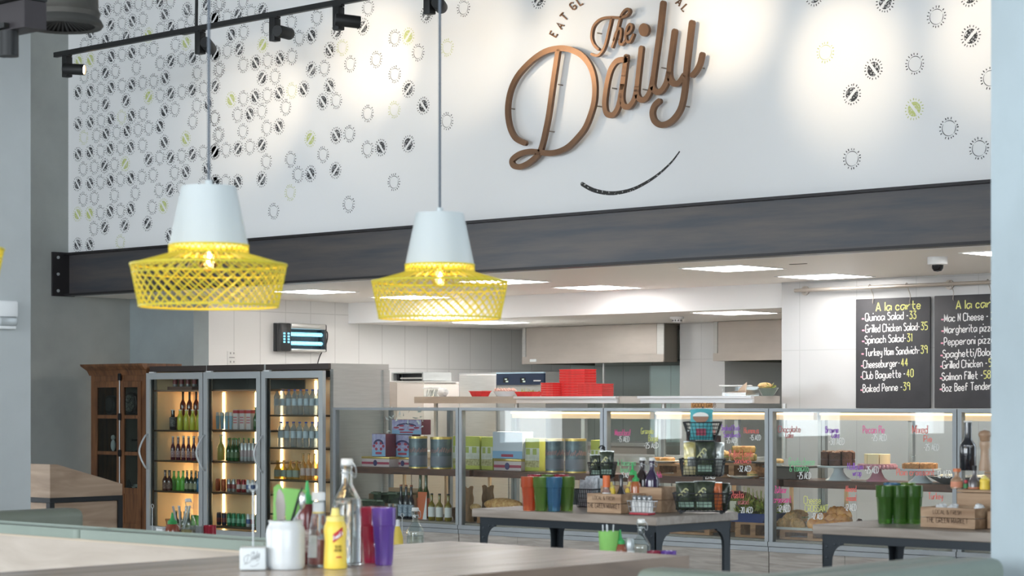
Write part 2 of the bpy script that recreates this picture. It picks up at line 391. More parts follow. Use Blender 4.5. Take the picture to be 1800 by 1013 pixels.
# ---- printed wall: white paint with the sun stamps as part of its surface
SYM = [
 (125, 0, 6.923, 'r565,100 r820,50 r950,25 r1210,10 r320,150 r620,285 r875,235 r1455,240 r1790,60 r1620,240 r1090,360 r1340,310 r815,425 r545,480 r165,550 r290,530 r370,715 r620,665 r875,620 r1005,595 r1270,545 r795,825 r1085,770 r1350,720 r1615,680 r160,930 r290,915 r540,870 r1535,890 r1790,860 b440,125 b690,80 b1140,175 b1410,120 b745,260 b420,490 b240,400 b490,690 b740,645 b1145,950 f1080,20 f485,310 f1650,60 f1750,230 f1215,330 f670,450 f1215,740 f1480,700 f1755,665 f420,890 B940,430 B95,750 B235,730 B1400,520'),
 (125, 140, 6.923, 'b85,155 b235,140 r365,120 b485,100 r620,75 b740,60 r870,40 r1005,20 f1755,80 r1615,105 f1475,125 r1350,150 f1215,170 r1085,190 F945,210 f670,255 f420,300 r290,320 r160,335 b1135,380 r1265,360 r1530,320 b1670,300 r1750,470 r1480,510 b85,540 b235,520 r365,500 b485,480 R615,455 b735,445 r875,420 R155,705 r310,680 b425,660 r555,645 b680,625 r815,610 r945,590 b1080,570 B1395,720 b1135,765 r1785,680 r870,800 b725,825 r605,835 b475,840 r360,870 b230,885 b85,910 f1755,870 r1610,890 f1475,910 r1345,930 f1210,950 r1080,950 f945,970'),
 (125, 280, 6.104, 'r130,105 r250,85 f360,70 r465,60 F580,50 b70,265 b205,260 r315,245 b420,230 r530,215 b640,205 r760,190 r880,170 r1110,145 b1230,135 b1460,100 r130,430 r250,415 r465,390 r690,365 r945,335 f1060,325 r1180,310 r1420,270 b1540,250 B70,590 B200,585 r315,575 b420,560 r530,550 b640,535 r870,515 B990,505 r245,745 f360,730 f575,710 f820,690 R530,890 b70,920 b200,920 b1060,820'),
 (365, 0, 6.923, 'r155,40 r430,20 f90,220 r240,210 f370,180 r530,150 f665,130 b290,425 r440,390 r1020,275 r1330,215 r720,340 r1115,465 b1265,435 f1575,380 b1485,610 R1640,580 F670,545 f385,600 r240,620 f95,650 r1025,690 b880,715 r730,740 b585,765 r435,790 r150,840 r1735,780 r1420,830 f1265,850 f665,950 r820,935 b1485,1050'),
 (365, 140, 6.923, 'b1170,115 R1025,135 b870,165 r725,190 b580,210 r435,230 B285,245 r85,470 r365,430 b515,420 r660,385 r950,340 b1400,270 r1565,255 b870,570 r720,590 r430,630 r145,665 F1250,720 b1565,680 r1725,660 f660,795 r515,820 f370,840 r225,855 f85,880 r715,1000 r1010,970 r1405,915'),
 (365, 280, 4.091, 'f60,165 r130,165 b215,165 f390,145 r650,110 b740,105 f920,80 r1340,165 R595,240 r475,375 r1015,325'),
 (600, 0, 2.98, 'r140,42 f115,140 f448,75 r183,312 r280,200 F350,190 r403,275 r280,390 f352,467 b430,555 R278,575 r138,595 r137,782 b208,773 f352,755 r640,42 R555,250 r553,635 f1035,-2'),
 (1200, 0, 2.98, 'f1062,10 r1330,88 f1510,190 R748,275 b1000,362 f887,495 r1217,335 B1213,572 r1395,672 r887,832 r1553,778 r1612,410 f690,-22 f1505,-22'),
]
wl = MB(); wl.box((XG, YW, ZC), (-2.0, YW+.15, 6.0))
rs = random.Random(3)
def sun(kind, cx, cz):
    green = kind.isupper(); k = kind.lower()
    y = YW-.0015; nrm = (0, -1, 0)
    P = lambda r, t: (cx+r*math.cos(t), y, cz+r*math.sin(t))
    wl.cur = 2 if green else 1
    for i in range(19):
        t = 2*math.pi*i/19+rs.uniform(-.05, .05)
        if k == 'r' and i in (3, 12): continue
        l = rs.uniform(.011, .017)
        wl.strip([P(.064, t), P(.064+l, t)], rs.uniform(.0055, .008), nrm, caps=False)
    if k == 'r':
        for a0, a1 in ((.55, 2.35+rs.uniform(-.1, .1)), (2.55, 5.35), (5.5, 6.6)):
            m = 12; pts = [P(.054, a0+(a1-a0)*i/m) for i in range(m+1)]
            wl.strip(pts, [.0016+.0034*math.sin(math.pi*min(1, (i+.6)/m)) for i in range(m+1)], nrm, caps=False)
    else:
        wl.cur = 4 if green else 3
        d = math.radians(45 if k == 'f' else 128)
        for sgn in (1, -1):
            a0, a1 = d+sgn*.21, d+sgn*(math.pi-.21)
            poly = [P(.053, a0+(a1-a0)*i/14) for i in range(15)]
            if sgn < 0: poly = poly[::-1]
            wl.add(poly, [tuple(range(15))])
for ox, oy, sc_, items in SYM:
    for it in items.split():
        a_, b_ = it[1:].split(','); p = onY(ox+int(a_)/sc_, oy+int(b_)/sc_, YW)
        if p.x < XG+.02: continue
        sun(it[0], p.x, p.z)
# painted smile under the sign
wl.cur = 5
sm = smoothline([onY(880+x/4.734, 150+y/4.734, YW-.002) for x, y in ((678,822),(760,868),(860,894),(960,897),(1080,872),(1180,827),(1280,765),(1360,700),(1430,630),(1488,553))], 4)
wl.strip(sm, [(.034-.027*max(0, i/(len(sm)-1)-.15)**1.2) for i in range(len(sm))], (0, -1, 0))
wl.cur = 6
for px_ in (774,): # panel joint
    p = onY(px_, 100, YW); wl.box((p.x-.004, YW-.001, ZC), (p.x+.004, YW, 6.0))
def speckle(name, c, c2, sc_, thr):
    m = bpy.data.materials.new(name); m.use_nodes = True; nt = m.node_tree; b = nt.nodes['Principled BSDF']; b.inputs['Roughness'].default_value = .8
    tc = nt.nodes.new('ShaderNodeTexCoord'); n = nt.nodes.new('ShaderNodeTexNoise'); n.inputs['Scale'].default_value = sc_; n.inputs['Detail'].default_value = 2
    r = nt.nodes.new('ShaderNodeValToRGB'); r.color_ramp.interpolation = 'CONSTANT'
    r.color_ramp.elements[0].color = rgba(c); r.color_ramp.elements[1].color = rgba(c2); r.color_ramp.elements[1].position = thr
    nt.links.new(tc.outputs['Object'], n.inputs[0]); nt.links.new(n.outputs['Fac'], r.inputs[0]); nt.links.new(r.outputs[0], b.inputs[0]); return m
struct('wall_back', wl, [m_wall, mat('print_charcoal', (52, 54, 58), .8), mat('print_green', (198, 204, 140), .8),
    speckle('print_hatch', (52, 54, 58), (214, 215, 217), 110, .56), speckle('print_hatch_green', (196, 206, 130), (222, 224, 210), 110, .58),
    speckle('print_smile', (54, 54, 54), (200, 200, 198), 60, .63), mat('joint_grey', (150, 158, 164), .7)], smooth=False)

# ---- steel beam under the printed wall
bt = thing('steel_beam', 'long dark blackened steel beam running across the wall above the kitchen opening', 'beam', (-12.7, YF, ZC))
BT = CZ+(HY-315)*D_at(X_at(1741, YF), YF)/F
mb = MB().box((XG+.03, YF+.07, ZC), (-2.0, YF+.10, BT)); mb.build('web', m_beam, bt, world=True)
for z0, z1 in ((ZC, ZC+.022), (BT-.022, BT)):
    MB().box((XG+.03, YF, z0), (-2.0, YF+.14, z1)).build('flange', m_beamd, bt, world=True)
ep = MB().box((XG, YF-.13, ZC-.004), (XG+.03, YF+.14, BT+.006)).build('end_plate', m_beamd, bt, world=True)
mb = MB()
for k in range(3):
    z = ZC+.05+k*(BT-ZC-.1)/2
    mb = MB().lathe([(.0, 0), (.016, 0), (.016, .012), (.0, .014)], n=8)
    mb.v = [(XG+.03+p[2], YF-.07+p[0], z+p[1]) for p in mb.v]
    mb.build('bolt', m_alu, ep, world=True)
# ---- columns
pc = at_D(54, 600, 9.8)
struct('wall_column_left', MB().box((pc.x-.8, pc.y-1.0, FL), (pc.x, pc.y, 6.0)), m_coll)
pr = at_D(1741.5, 600, 6.5)
struct('wall_column_right', MB().box((pr.x, pr.y, FL), (pr.x+.7, pr.y+.6, 6.0)), m_colb)
# ---- kitchen ceiling light panels
m_panel = mat('light_panel', (255, 255, 255), .5, emit=11.5, ec=(255, 250, 245))
m_panel_low = mat('light_panel_low', (255, 255, 255), .5, emit=20.0, ec=(255, 250, 245))
def ceiling_light(px, py, z, lab):
    p = onZ(px, py, z)
    t = thing('ceiling_light', lab, 'ceiling light', (p.x, p.y, z), 0, None)
    h = .295
    f = MB()
    for a, b in (((-h-.02, -h-.02), (h+.02, -h)), ((-h-.02, h), (h+.02, h+.02)), ((-h-.02, -h), (-h, h)), ((h, -h), (h+.02, h))):
        f.box((a[0], a[1], -.006), (b[0], b[1], 0))
    f.build('frame', m_white, t); MB().box((-h, -h, -.004), (h, h, 0)).build('diffuser', m_panel if z > ZL+.1 else m_panel_low, t)
ceiling_light(1288, 471.7, ZC, 'square white ceiling light nearest the centre of the steel beam, above the yellow tray shelf')
ceiling_light(1450, 486, ZC, 'square white ceiling light just left of the steel menu board rail')
ceiling_light(1050, 505.5, ZC, 'square white ceiling light against the white bulkhead above the first extractor hood')
ceiling_light(553, 512.7, ZC, 'square white ceiling light above the insect killer beside the tiled side wall')
ceiling_light(884, 495, ZC, 'square white ceiling light peeping out right behind the right pendant shade')
ceiling_light(722, 522.5, ZC, 'square white ceiling light seen through the mesh of the right pendant shade')
ceiling_light(1790, 444.5, ZC, 'square white ceiling light cut off by the right column, beyond the dome camera')
ceiling_light(862, 567, ZL, 'square white light in the lowered ceiling at the left end of the first hood')
ceiling_light(1293, 550, ZL, 'square white light in the lowered ceiling above the second hood')
# dome camera, smoke detector, sensor slot
p = onZ(1648, 452, ZC)
t = thing('dome_camera', 'white dome security camera with dark glass on the kitchen ceiling', 'security camera', (p.x, p.y, ZC))
MB().lathe([(.075, 0), (.075, -.055), (.06, -.06), (.0, -.06)], n=24).build('housing', m_white, t)
MB().lathe([(.045, -.06), (.043, -.085), (.03, -.105), (.0, -.112)], n=20).build('dome', mat('smoked_dome', (24, 24, 26), .08), t)
p = onZ(1190, 557, ZL)
t = thing('smoke_detector', 'small round white smoke detector under the lowered kitchen ceiling', 'smoke detector', (p.x, p.y, ZL))
MB().lathe([(.07, 0), (.07, -.02), (.05, -.025), (.042, -.055), (.0, -.06)], n=20).build('base', m_white, t)
mb = MB()
for k in range(10):
    a_ = k*math.pi/5; mb.box((.045*math.cos(a_)-.006, .045*math.sin(a_)-.006, -.048), (.045*math.cos(a_)+.006, .045*math.sin(a_)+.006, -.03))
mb.build('vent', mat('vent_grey', (120, 120, 120), .6), t)
p = onZ(1403, 464, ZC)
tag(MB().rbox((-.08, -.012, -.004), (.08, .012, 0), .002).build('air_slot', mat('slot_dark', (110, 105, 100), .6), loc=(p.x, p.y, ZC)), 'small dark slot in the kitchen ceiling above the left end of the rail', 'ceiling slot')
# ------------------------------------------------------------------ sign "The Daily"
YS = YW-.085
S1 = lambda x, y: onY(880+x/4.734, y/4.734, YS)
m_bronze = mat('bronze_letters', (112, 84, 64), .42, .55, var=.22, vscale=3.5, c2=(128, 96, 72))
m_bronze_side = mat('bronze_letter_edge', (86, 58, 44), .5, .4)
sg = thing('wall_sign', 'large bronze script sign reading The Daily standing off the white wall', 'sign', tuple(S1(900, 700)))
WPX = D_at(X_at(1060, YS), YS)/F       # metres per pixel near the sign
def stroke(name, lines, w, par=sg):
    mb = MB()
    for ln in lines:
        pts = smoothline([S1(*q) for q in ln], 5); mb.strip(pts, w*WPX/4.734*1.06, (0, 1, 0), thick=.03)
    return mb.build(name, m_bronze, par, world=True)
stroke('letter', [[(195,1190),(120,1150),(75,1070),(54,960),(57,850),(82,740),(130,640),(200,555),(290,475),(380,423),(480,402),(560,408),(640,440),(700,490),(745,560),(772,650),(780,750),(772,850),(745,950),(700,1060),(640,1140),(560,1220),(480,1262),(400,1275),(320,1268),(240,1262),(160,1280),(100,1320),(88,1352),(110,1382),(160,1388),(220,1362),(280,1315),(320,1265),(345,1190),(370,1080),(395,950),(430,700),(472,420)]], 46)
stroke('letter', [[(1040,500),(1000,497),(955,515),(912,580),(885,680),(866,800),(862,880),(876,940),(910,960),(948,940),(980,870),(1002,750),(1022,620),(1041,472)], [(1041,472),(1020,650),(1004,780),(1008,850),(1032,888),(1074,880),(1112,815),(1130,720)]], 44)
stroke('letter', [[(1166,402),(1150,550),(1132,720),(1132,790),(1160,830),(1203,820),(1243,750),(1265,640)]], 44)
stroke('letter', [[(1345,28),(1320,250),(1286,500),(1266,650),(1262,720),(1290,764),(1334,755),(1374,690),(1396,600)]], 46)
stroke('letter', [[(1441,262),(1420,420),(1401,560),(1402,640),(1430,692),(1478,690),(1520,630)], [(1585,190),(1560,400),(1540,580),(1525,750),(1500,880),(1460,960),(1400,1020),(1330,1040),(1275,1005),(1257,940),(1275,880),(1313,842)]], 46)
stroke('comma', [[(1670,455),(1652,530),(1622,588),(1592,624)]], 42)
dm = MB(); dm.prism([S1(1190+42*math.cos(t), 248-55*math.sin(t)) for t in [2*math.pi*k/24 for k in range(24)]], (0, .03, 0))
dm.build('dot', m_bronze, sg, world=True)
stroke('small_letter', [[(810,410),(772,370),(753,310),(765,230),(800,180),(850,152),(920,144),(990,146),(1040,131),(1068,100),(1062,76),(1035,82),(1005,120),(985,180),(958,290),(926,390)], [(920,155),(895,260),(868,370),(840,430),(800,463),(755,450)]], 21)
stroke('small_letter', [[(938,335),(960,268),(985,236),(1000,252),(995,310),(986,355),(1008,370),(1040,330)]], 21)
stroke('small_letter', [[(1036,290),(1075,262),(1090,222),(1075,200),(1050,230),(1036,300),(1048,345),(1075,345),(1102,288)]], 21)
pins = MB()
for q in ((460,700),(60,900),(390,1090),(785,880),(910,730),(1165,740),(1320,560),(1515,880),(785,270),(960,325),(1190,248),(1640,560)):
    p = S1(*q); pins.tube([p+Vector((0,.03,0)), (p.x, YW, p.z)], .006, 6)
pins.build('standoff_pin', mat('pin_steel', (150, 140, 130), .4, .8), sg, world=True)
# arched words above the sign, flat bronze letters
ar = thing('arched_lettering', 'thin bronze capital letters arched above the script sign, cut by the top of the photo', 'sign', tuple(onY(1000, 20, YW)))
def glyph(ch, cx, cy, ang, h, wpx):
    mb = MB(); u = h/7.0; c, s_ = math.cos(ang), math.sin(ang)
    for st in GL[ch].split(','):
        pts = []
        for q in st.split():
            gx, gy = (int(q[0])-1.7)*u, (int(q[1])-5.5)*u
            pts.append(onY(cx+gx*c+gy*s_, cy+gx*s_-gy*c, YW-.012))
        mb.strip(pts, wpx*WPX, (0, 1, 0), thick=.010)
    mb.build('small_letter', m_bronze, ar, world=True)
for ch, x, y, a_ in (('E', 437, 282, -60), ('A', 487, 212, -54), ('T', 523, 140, -47), ('G', 597, 52, -40), ('L', 655, 14, -34), ('A', 1484, 12, 38), ('L', 1530, 66, 46)):
    glyph(ch, 880+x/4.734, y/4.734, math.radians(a_), 12.5, 2.2)

# ------------------------------------------------------------------ track with spot lamps
YT = 11.5
tl = onY(97, 97, YT); ZT = tl.z
m_spot = mat('spot_black', (36, 37, 38), .5, .3)
tr = thing('lighting_track', 'long black lighting track hung parallel to the printed wall', 'lighting track', (tl.x, YT, ZT))
MB().box((0, -.02, -.022), (9.5, .02, .022)).build('rail', m_spot, tr)
for px_ in (345, 1100):
    X = X_at(px_, YT)-tl.x
    MB().tube([(X, 0, .02), (X+.01, 0, .5), (X, 0, 6.0-ZT)], .014, 8).build('hanger', m_spot, tr)
MB().box((X_at(320, YT)-tl.x, -.025, -.03), (X_at(352, YT)-tl.x, .025, -.02)).build('connector', m_spot, tr)
m_lens = mat('lamp_lens', (255, 240, 215), .3, emit=18, ec=(255, 226, 180))
def spot(px, tx, ty, lab, power=52):
    X = X_at(px, YT); tgt = onY(tx, ty, YW); head = Vector((X+.05, YT, ZT-.16))
    t = thing('spot_lamp', lab, 'spot lamp', (X, YT, ZT-.022))
    o = Vector((X, YT, ZT-.022))
    MB().box((-.05, -.02, -.015), (.05, .02, 0)).build('track_adapter', m_spot, t)
    MB().rbox((-.035, -.035, -.20), (.035, .035, -.015), .006).build('driver_box', m_spot, t)
    d = (tgt-head).normalized()
    cyl = MB().lathe([(.0, -.10), (.045, -.10), (.05, -.092), (.05, .10), (.044, .10), (.044, .085), (.0, .085)], n=20)
    M = d.to_track_quat('Z', 'Y').to_matrix(); c0 = head-o+Vector((.055, -.0, -.0))
    cyl.v = [tuple(M @ Vector(p)+c0) for p in cyl.v]; cyl.build('head', m_spot, t)
    ln = MB().lathe([(.043, .087), (.0, .087)], n=20, cap=True); ln.v = [tuple(M @ Vector(p)+c0) for p in ln.v]; ln.build('lens', m_lens, t)
    sd = bpy.data.lights.new('spot_beam', 'SPOT'); sd.energy = power*.86; sd.color = (1.0, .80, .56); sd.spot_size = math.radians(50); sd.spot_blend = 1.0; sd.shadow_soft_size = .05
    so = bpy.data.objects.new('spot_beam', sd); COL.objects.link(so); so.parent = t
    so.location = c0+d*.115; so.rotation_euler = d.to_track_quat('-Z', 'Y').to_euler()
spot(118, 655, 150, 'black spot lamp at the far left end of the track, lens glowing', 55)
spot(352, 445, 190, 'black spot lamp right beside the left pendant cord', 55)
spot(483, 655, 100, 'black spot lamp third from the left end of the track', 55)
spot(595, 1020, 90, 'black spot lamp tilted right, fourth along the track', 62)
spot(755, 820, 90, 'black spot lamp peeping in from the top edge left of the sign', 55)
spot(1010, 1262, 35, 'black spot lamp on the track out of view above the script sign', 58)
spot(1200, 1475, 115, 'black spot lamp on the track out of view right of the sign', 55)
spot(1420, 1735, 60, 'black spot lamp on the track out of view beside the right column', 45)

# ------------------------------------------------------------------ pendants
m_cap = mat('pendant_white', (198, 206, 208), .45)
m_yel = mat('pendant_yellow', (214, 200, 58), .45, spec=.4)
b_ = m_yel.node_tree.nodes['Principled BSDF']; b_.inputs['Subsurface Weight'].default_value = 0
m_cord = mat('pendant_cord', (92, 100, 110), .6)
m_bulb = glass('bulb_glass', (255, 236, 200), 1.3)
m_fil = mat('bulb_filament', (255, 230, 180), .5, emit=30, ec=(255, 205, 130))
def pendant():
    t = thing('pendant_lamp', '', 'pendant lamp')
    MB().lathe([(.0, .168), (.078, .168), (.0805, .160), (.113, .003), (.113, 0), (.109, 0), (.077, .155), (.0, .158)], n=48, cap=False).build('cap', m_cap, t)
    nk = MB().lathe([(.0, .186), (.0105, .186), (.011, .168), (.0, .168)], n=16).build('neck', m_cap, t)
    MB().tube([(0, 0, .186), (0, 0, 6.0-1.817)], .0042, 8).build('cord', m_cord, t)
    R = lambda z: (.1135 if z > -.028 else .1135+(.2235-.1135)*(-.028-z)/.03 if z > -.058 else .2235-(.0235)*(-.058-z)/.12)
    sh = MB()
    def ring(z, r, w=.0032): sh.tube([(r*math.cos(q), r*math.sin(q), z) for q in [2*math.pi*k/64 for k in range(64)]], w, 6, closed=True)
    ring(-.002, .1135, .003); ring(-.027, .1150, .0032); ring(-.058, .2235, .0040); ring(-.083, .2190, .0022); ring(-.178, .2000, .0035)
    N = 40
    for k in range(N):
        for sg_ in (1, -1):
            pts = []
            for i in range(13):
                z = -.058-.12*i/12; a_ = 2*math.pi*k/N+sg_*(2*math.pi/N)*4*(i/12)
                pts.append((R(z)*math.cos(a_), R(z)*math.sin(a_), z))
            sh.tube(pts, .0019, 4)
            pts = [((.115+(.2235-.115)*i/3)*math.cos(2*math.pi*(k+sg_*.5*i/3)/N), (.115+(.2235-.115)*i/3)*math.sin(2*math.pi*(k+sg_*.5*i/3)/N), -.027-.031*i/3) for i in range(4)]
            sh.tube(pts, .0022, 4)
            pts = [(.1135*math.cos(2*math.pi*(k+sg_*i/3)/N), .1135*math.sin(2*math.pi*(k+sg_*i/3)/N), -.002-.025*i/3) for i in range(4)]
            sh.tube(pts, .0019, 4)
    sh.build('lamp_shade', m_yel, t, ang=60)
    bulb = MB().lathe([(.013, .0), (.016, -.01), (.030, -.035), (.032, -.05), (.022, -.07), (.0, -.078)], n=20, cap=False).build('bulb', m_bulb, t)
    MB().tube([(0, 0, -.018), (.006, 0, -.03), (-.004, 0, -.045), (.003, 0, -.06)], .0045, 6).build('filament', m_fil, bulb)
    MB().lathe([(.016, .05), (.016, .0), (.0, .0)], n=12).build('socket', mat('socket_grey', (150, 150, 148), .5), t)
    return t
mk_pendant = Maker(pendant)
ZP = CZ+.4545
for px_, D_, lab in ((367, 6.10, 'white and yellow pendant lamp, left of the two fully in view'), (773, 6.96, 'white and yellow pendant lamp in front of the dark beam, left of the script sign'), (-150, 5.45, 'yellow pendant lamp cut off at the left edge, only its rim showing')):
    p = at_D(px_, 600, D_)
    mk_pendant((p.x, p.y, ZP), lab)
    ld = bpy.data.lights.new('pendant_glow', 'POINT'); ld.energy = 1.6; ld.color = (1, .74, .42); ld.shadow_soft_size = .02
    lo = bpy.data.objects.new('pendant_glow', ld); COL.objects.link(lo); lo.location = (p.x, p.y, ZP-.045)

# ------------------------------------------------------------------ air duct top left
dc = at_D(110, 44, 8.9)
sD = 8.9/F
ad = thing('air_diffuser', 'dark round ceiling air diffuser with a duct at the top left corner', 'air duct', tuple(dc))
r0 = 66*sD
MB().lathe([(r0*.94, 1.6), (r0*.94, .07), (r0*1.0, .05), (r0*.96, .03)], n=40, cap=False).build('duct', mat('duct_grey', (86, 84, 80), .55, .5, var=.2, vscale=5), ad)
MB().lathe([(r0*.9, .04), (r0*1.02, .02), (r0*1.08, .0), (r0*1.02, -.012), (r0*.85, -.005)], n=40, cap=False).build('rim', mat('diffuser_rim', (76, 76, 74), .5, .3), ad)
sl = MB()
for k in range(40):
    a_ = 2*math.pi*k/40; sl.tube([(r0*.3*math.cos(a_), r0*.3*math.sin(a_), .03), (r0*.9*math.cos(a_), r0*.9*math.sin(a_), .0)], .006, 4)
sl.lathe([(r0*.3, .03), (.0, .03)], n=24); sl.build('louvre', mat('louvre_dark', (58, 58, 58), .6), ad)
q = at_D(40, 36, 8.1)
hb = thing('ceiling_channel', 'brown-grey steel channel hanging above the left column', 'ceiling channel', tuple(q))
e0 = at_D(-60, 5, 9.0); e1 = at_D(82, 45, 9.2)
MB().box((-.7, -.10, -.055), (.155, .0, .048)).build('channel', mat('channel_brown', (58, 53, 56), .5, .3), hb)
MB().box((-.7, -.14, .05), (.16, .0, .062)).build('flange', m_spot, hb)
for sx in (-.6, .0): MB().tube([(sx, -.06, .062), (sx, -.06, 6.0-q.z)], .008, 6).build('hanger', m_spot, hb)
q = at_D(16, 76, 8.0)
sp = thing('spot_lamp', 'black cylindrical spot lamp hanging at the left edge in front of the column', 'spot lamp', tuple(q))
MB().lathe([(.0, -.05), (.036, -.05), (.036, .045), (.0, .045)], n=20).build('head', m_spot, sp)
MB().box((-.06, -.02, -.048), (-.038, .02, .06)).build('driver_box', m_spot, sp)
MB().box((-.07, -.03, .055), (.01, .03, .075)).build('track_adapter', m_spot, sp)

# ------------------------------------------------------------------ left column device, wall insect killer, sockets
q = onX(7, 556, pc.x)
dv = thing('wall_dispenser', 'small white wall dispenser with silver nozzle at the left edge', 'dispenser', tuple(q))
MB().rbox((0, -.06, -.005), (.05, .045, .07), .008).build('body', m_white, dv)
MB().rbox((.005, -.055, -.045), (.055, .04, -.005), .01).build('nozzle', m_alu, dv)
MB().rbox((0, -.05, -.06), (.04, .04, -.045), .004).build('drip_tray', m_white, dv)
# insect killer on the tiled side wall
q0 = onX(480, 618, XT); q1 = onX(562, 571, XT)
Lk = q1.y-q0.y; Hk = q1.z-q0.z
ik = thing('insect_killer', 'wall mounted electric insect killer with two glowing blue tubes', 'insect killer', (XT, q0.y, q0.z))
m_ikb = mat('killer_black', (48, 50, 52), .4)
MB().rbox((0, 0, 0), (.04, Lk, Hk), .006).build('backplate', m_ikb, ik)
MB().rbox((.04, 0, 0), (.12, Lk*.24, Hk), .02).build('end_cap', m_ikb, ik)
MB().rbox((.04, Lk*.94, 0.0), (.12, Lk, Hk), .015).build('end_cap', m_ikb, ik)
MB().rbox((.04, Lk*.22, Hk*.80), (.13, Lk*.96, Hk), .008).build('top_cover', m_steel, ik)
MB().rbox((.04, Lk*.22, 0), (.13, Lk*.96, Hk*.10), .008).build('bottom_cover', m_steel, ik)
m_uv = mat('uv_tube', (190, 240, 255), .4, emit=2.2, ec=(120, 215, 250))
for zz in (.30, .62): MB().tube([(.07, Lk*.24, Hk*zz), (.07, Lk*.95, Hk*zz)], .02, 10).build('tube_light', m_uv, ik)
g = MB()
for k in range(26): yk = Lk*(.25+.69*k/25); g.tube([(.115, yk, Hk*.1), (.115, yk, Hk*.8)], .0014, 4)
for zz in (.25, .45, .65): g.tube([(.118, Lk*.24, Hk*zz), (.118, Lk*.95, Hk*zz)], .002, 4)
g.build('grille', mat('grille_dark', (60, 62, 64), .4, .5), ik)
for c in range(2):
    mb = MB()
    for k in range(4): mb.box((.12, Lk*(.06+.09*c), Hk*(.3+.1*k)), (.1215, Lk*(.10+.09*c), Hk*(.36+.1*k)))
    mb.build('indicator', mat('indicator_blue', (120, 220, 255), .5, emit=1.2), ik)
MB().tube(smoothline([(.06, Lk, Hk*.8), (.07, Lk+.05, Hk*.7), (.06, Lk+.04, Hk*.3), (.03, Lk-.03, -.05), (.02, Lk-.07, -.2)], 5), .006, 6).build('cable', m_dk, ik)
q0 = onX(399, 648, XT); q1 = onX(414, 618, XT)
so = thing('socket_plate', 'pale double socket plate on the tiles left of the insect killer', 'socket plate', (XT, q0.y, q0.z))
MB().rbox((0, 0, 0), (.012, q1.y-q0.y, q1.z-q0.z), .003).build('plate', mat('socket_plate', (214, 214, 212), .4), so)
mb = MB()
for k in (0, 1): mb.box((.012, .02, .02+k*(q1.z-q0.z)/2), (.0135, (q1.y-q0.y)*.8, .03+k*(q1.z-q0.z)/2)); mb.box((.012, .03, .06+k*(q1.z-q0.z)/2), (.0135, .045, .08+k*(q1.z-q0.z)/2)); mb.box((.012, .075, .06+k*(q1.z-q0.z)/2), (.0135, .09, .08+k*(q1.z-q0.z)/2))
mb.build('socket', mat('socket_hole', (150, 150, 150), .5), so)
# ------------------------------------------------------------------ menu rail and boards
YRod = YM-.10
p0 = onY(1397, 511, YRod); XR1 = -5.2
rl = thing('menu_rail', 'brushed steel rail on brackets along the top of the menu wall', 'rail', tuple(p0))
MB().tube([p0, (XR1, YRod, p0.z)], .016, 10).build('bar', m_steel_w, rl, world=True)
for px_ in (1405, 1659):
    X = X_at(px_, YRod)
    mb = MB().lathe([(.0, 0), (.042, 0), (.042, .012), (.018, .016), (.018, .10), (.0, .10)], n=20)
    mb.v = [(X+p[0], YM-p[2], p0.z+p[1]) for p in mb.v]; mb.build('bracket', m_steel_w, rl, world=True)
m_slate = mat('chalkboard', (56, 56, 60), .6, var=.12, vscale=5, c2=(64, 64, 68))
m_chw = mat('chalk_white', (236, 236, 236), .9); m_chy = mat('chalk_yellow', (222, 222, 140), .9); m_chp = mat('chalk_pink', (232, 160, 180), .9)
YBd = YM-.035
def board(px0, px1, py_top, py_bot, lab, title, lines, hooks, tx, ty):
    a0 = onY(px0, py_top, YBd); a1 = onY(px1, py_top, YBd); zb = CZ+(HY-py_bot)*D_at(a0.x, YBd)/F
    t = thing('chalkboard_menu', lab, 'menu board', (a0.x, YBd, zb))
    bd = MB().rbox((a0.x, YBd, zb), (a1.x, YBd+.015, a0.z), .006)
    fn = lambda x, y: onY(x, y, YBd-.0015)
    mb = w = y_ = k_ = bd; bd.cur = 2; letters(mb, title, fn, tx, ty, 15, -.055, .011, sx=.95)
    for (bx, x, y, txt, num, nx, s) in lines:
        bd.cur = 3; k_.strip([fn(bx-1.1, y-4), fn(bx+1.1, y-4)], .014, (0, -1, 0))
        nat = letters(MB(), txt, fn, x, y, 13.5, -.05, .0088)-x
        bd.cur = 1; e = letters(w, txt, fn, x, y, 13.5, -.05, .0088, sx=s/nat)
        bd.cur = 2
        if num: letters(y_, num, fn, nx, y-.05*(nx-x), 13.5, -.05, .0088, sx=.8)
    bd.build('board', [m_slate, m_chw, m_chy, m_chp], t, world=True)
    for hx in hooks:
        b = onY(hx, py_top+5, YBd-.004); top = Vector((b.x, YRod, p0.z+.016))
        MB().tube(smoothline([(b.x, YBd+.022, b.z+.005), (b.x, YBd+.008, b.z-.015), (b.x, YBd-.012, b.z), (b.x+.002, YBd-.006, b.z+.06), (top.x, YRod+.024, p0.z-.02), (top.x, YRod+.022, p0.z+.012), (top.x, YRod, p0.z+.024), (top.x, YRod-.022, p0.z+.006)], 4), .0035, 6).build('hook', m_steel_w, t, world=True)
Z3 = lambda x, y: (1490+x/4.823, 510+y/4.823)
def L3(bx, x, y, txt, num=None, nx=0, wz=100):
    X, Y = Z3(x, y); return (Z3(bx, y)[0], X, Y, txt, num, Z3(nx, y)[0], wz/4.823)
board(1504, 1635, 526.5, 717.8, 'dark chalk menu board nearest the left end of the rail, listing salads and sandwiches', 'A la carte', [
 L3(130,150,264,'Quinoa Salad -','33',525,372), L3(132,152,362,'Grilled Chicken Salad-','35',622,465), L3(132,147,455,'Spinach Salad-','31',505,355),
 L3(127,148,562,'Turkey Ham Sandwich-','39',620,468), L3(123,133,663,'Cheeseburger-','44',455,315), L3(119,127,757,'Club Baguette -','40',502,368), L3(119,130,868,'Baked Penne -','39',472,340)], (1535, 1600), 1490+240/4.823, 510+180/4.823)
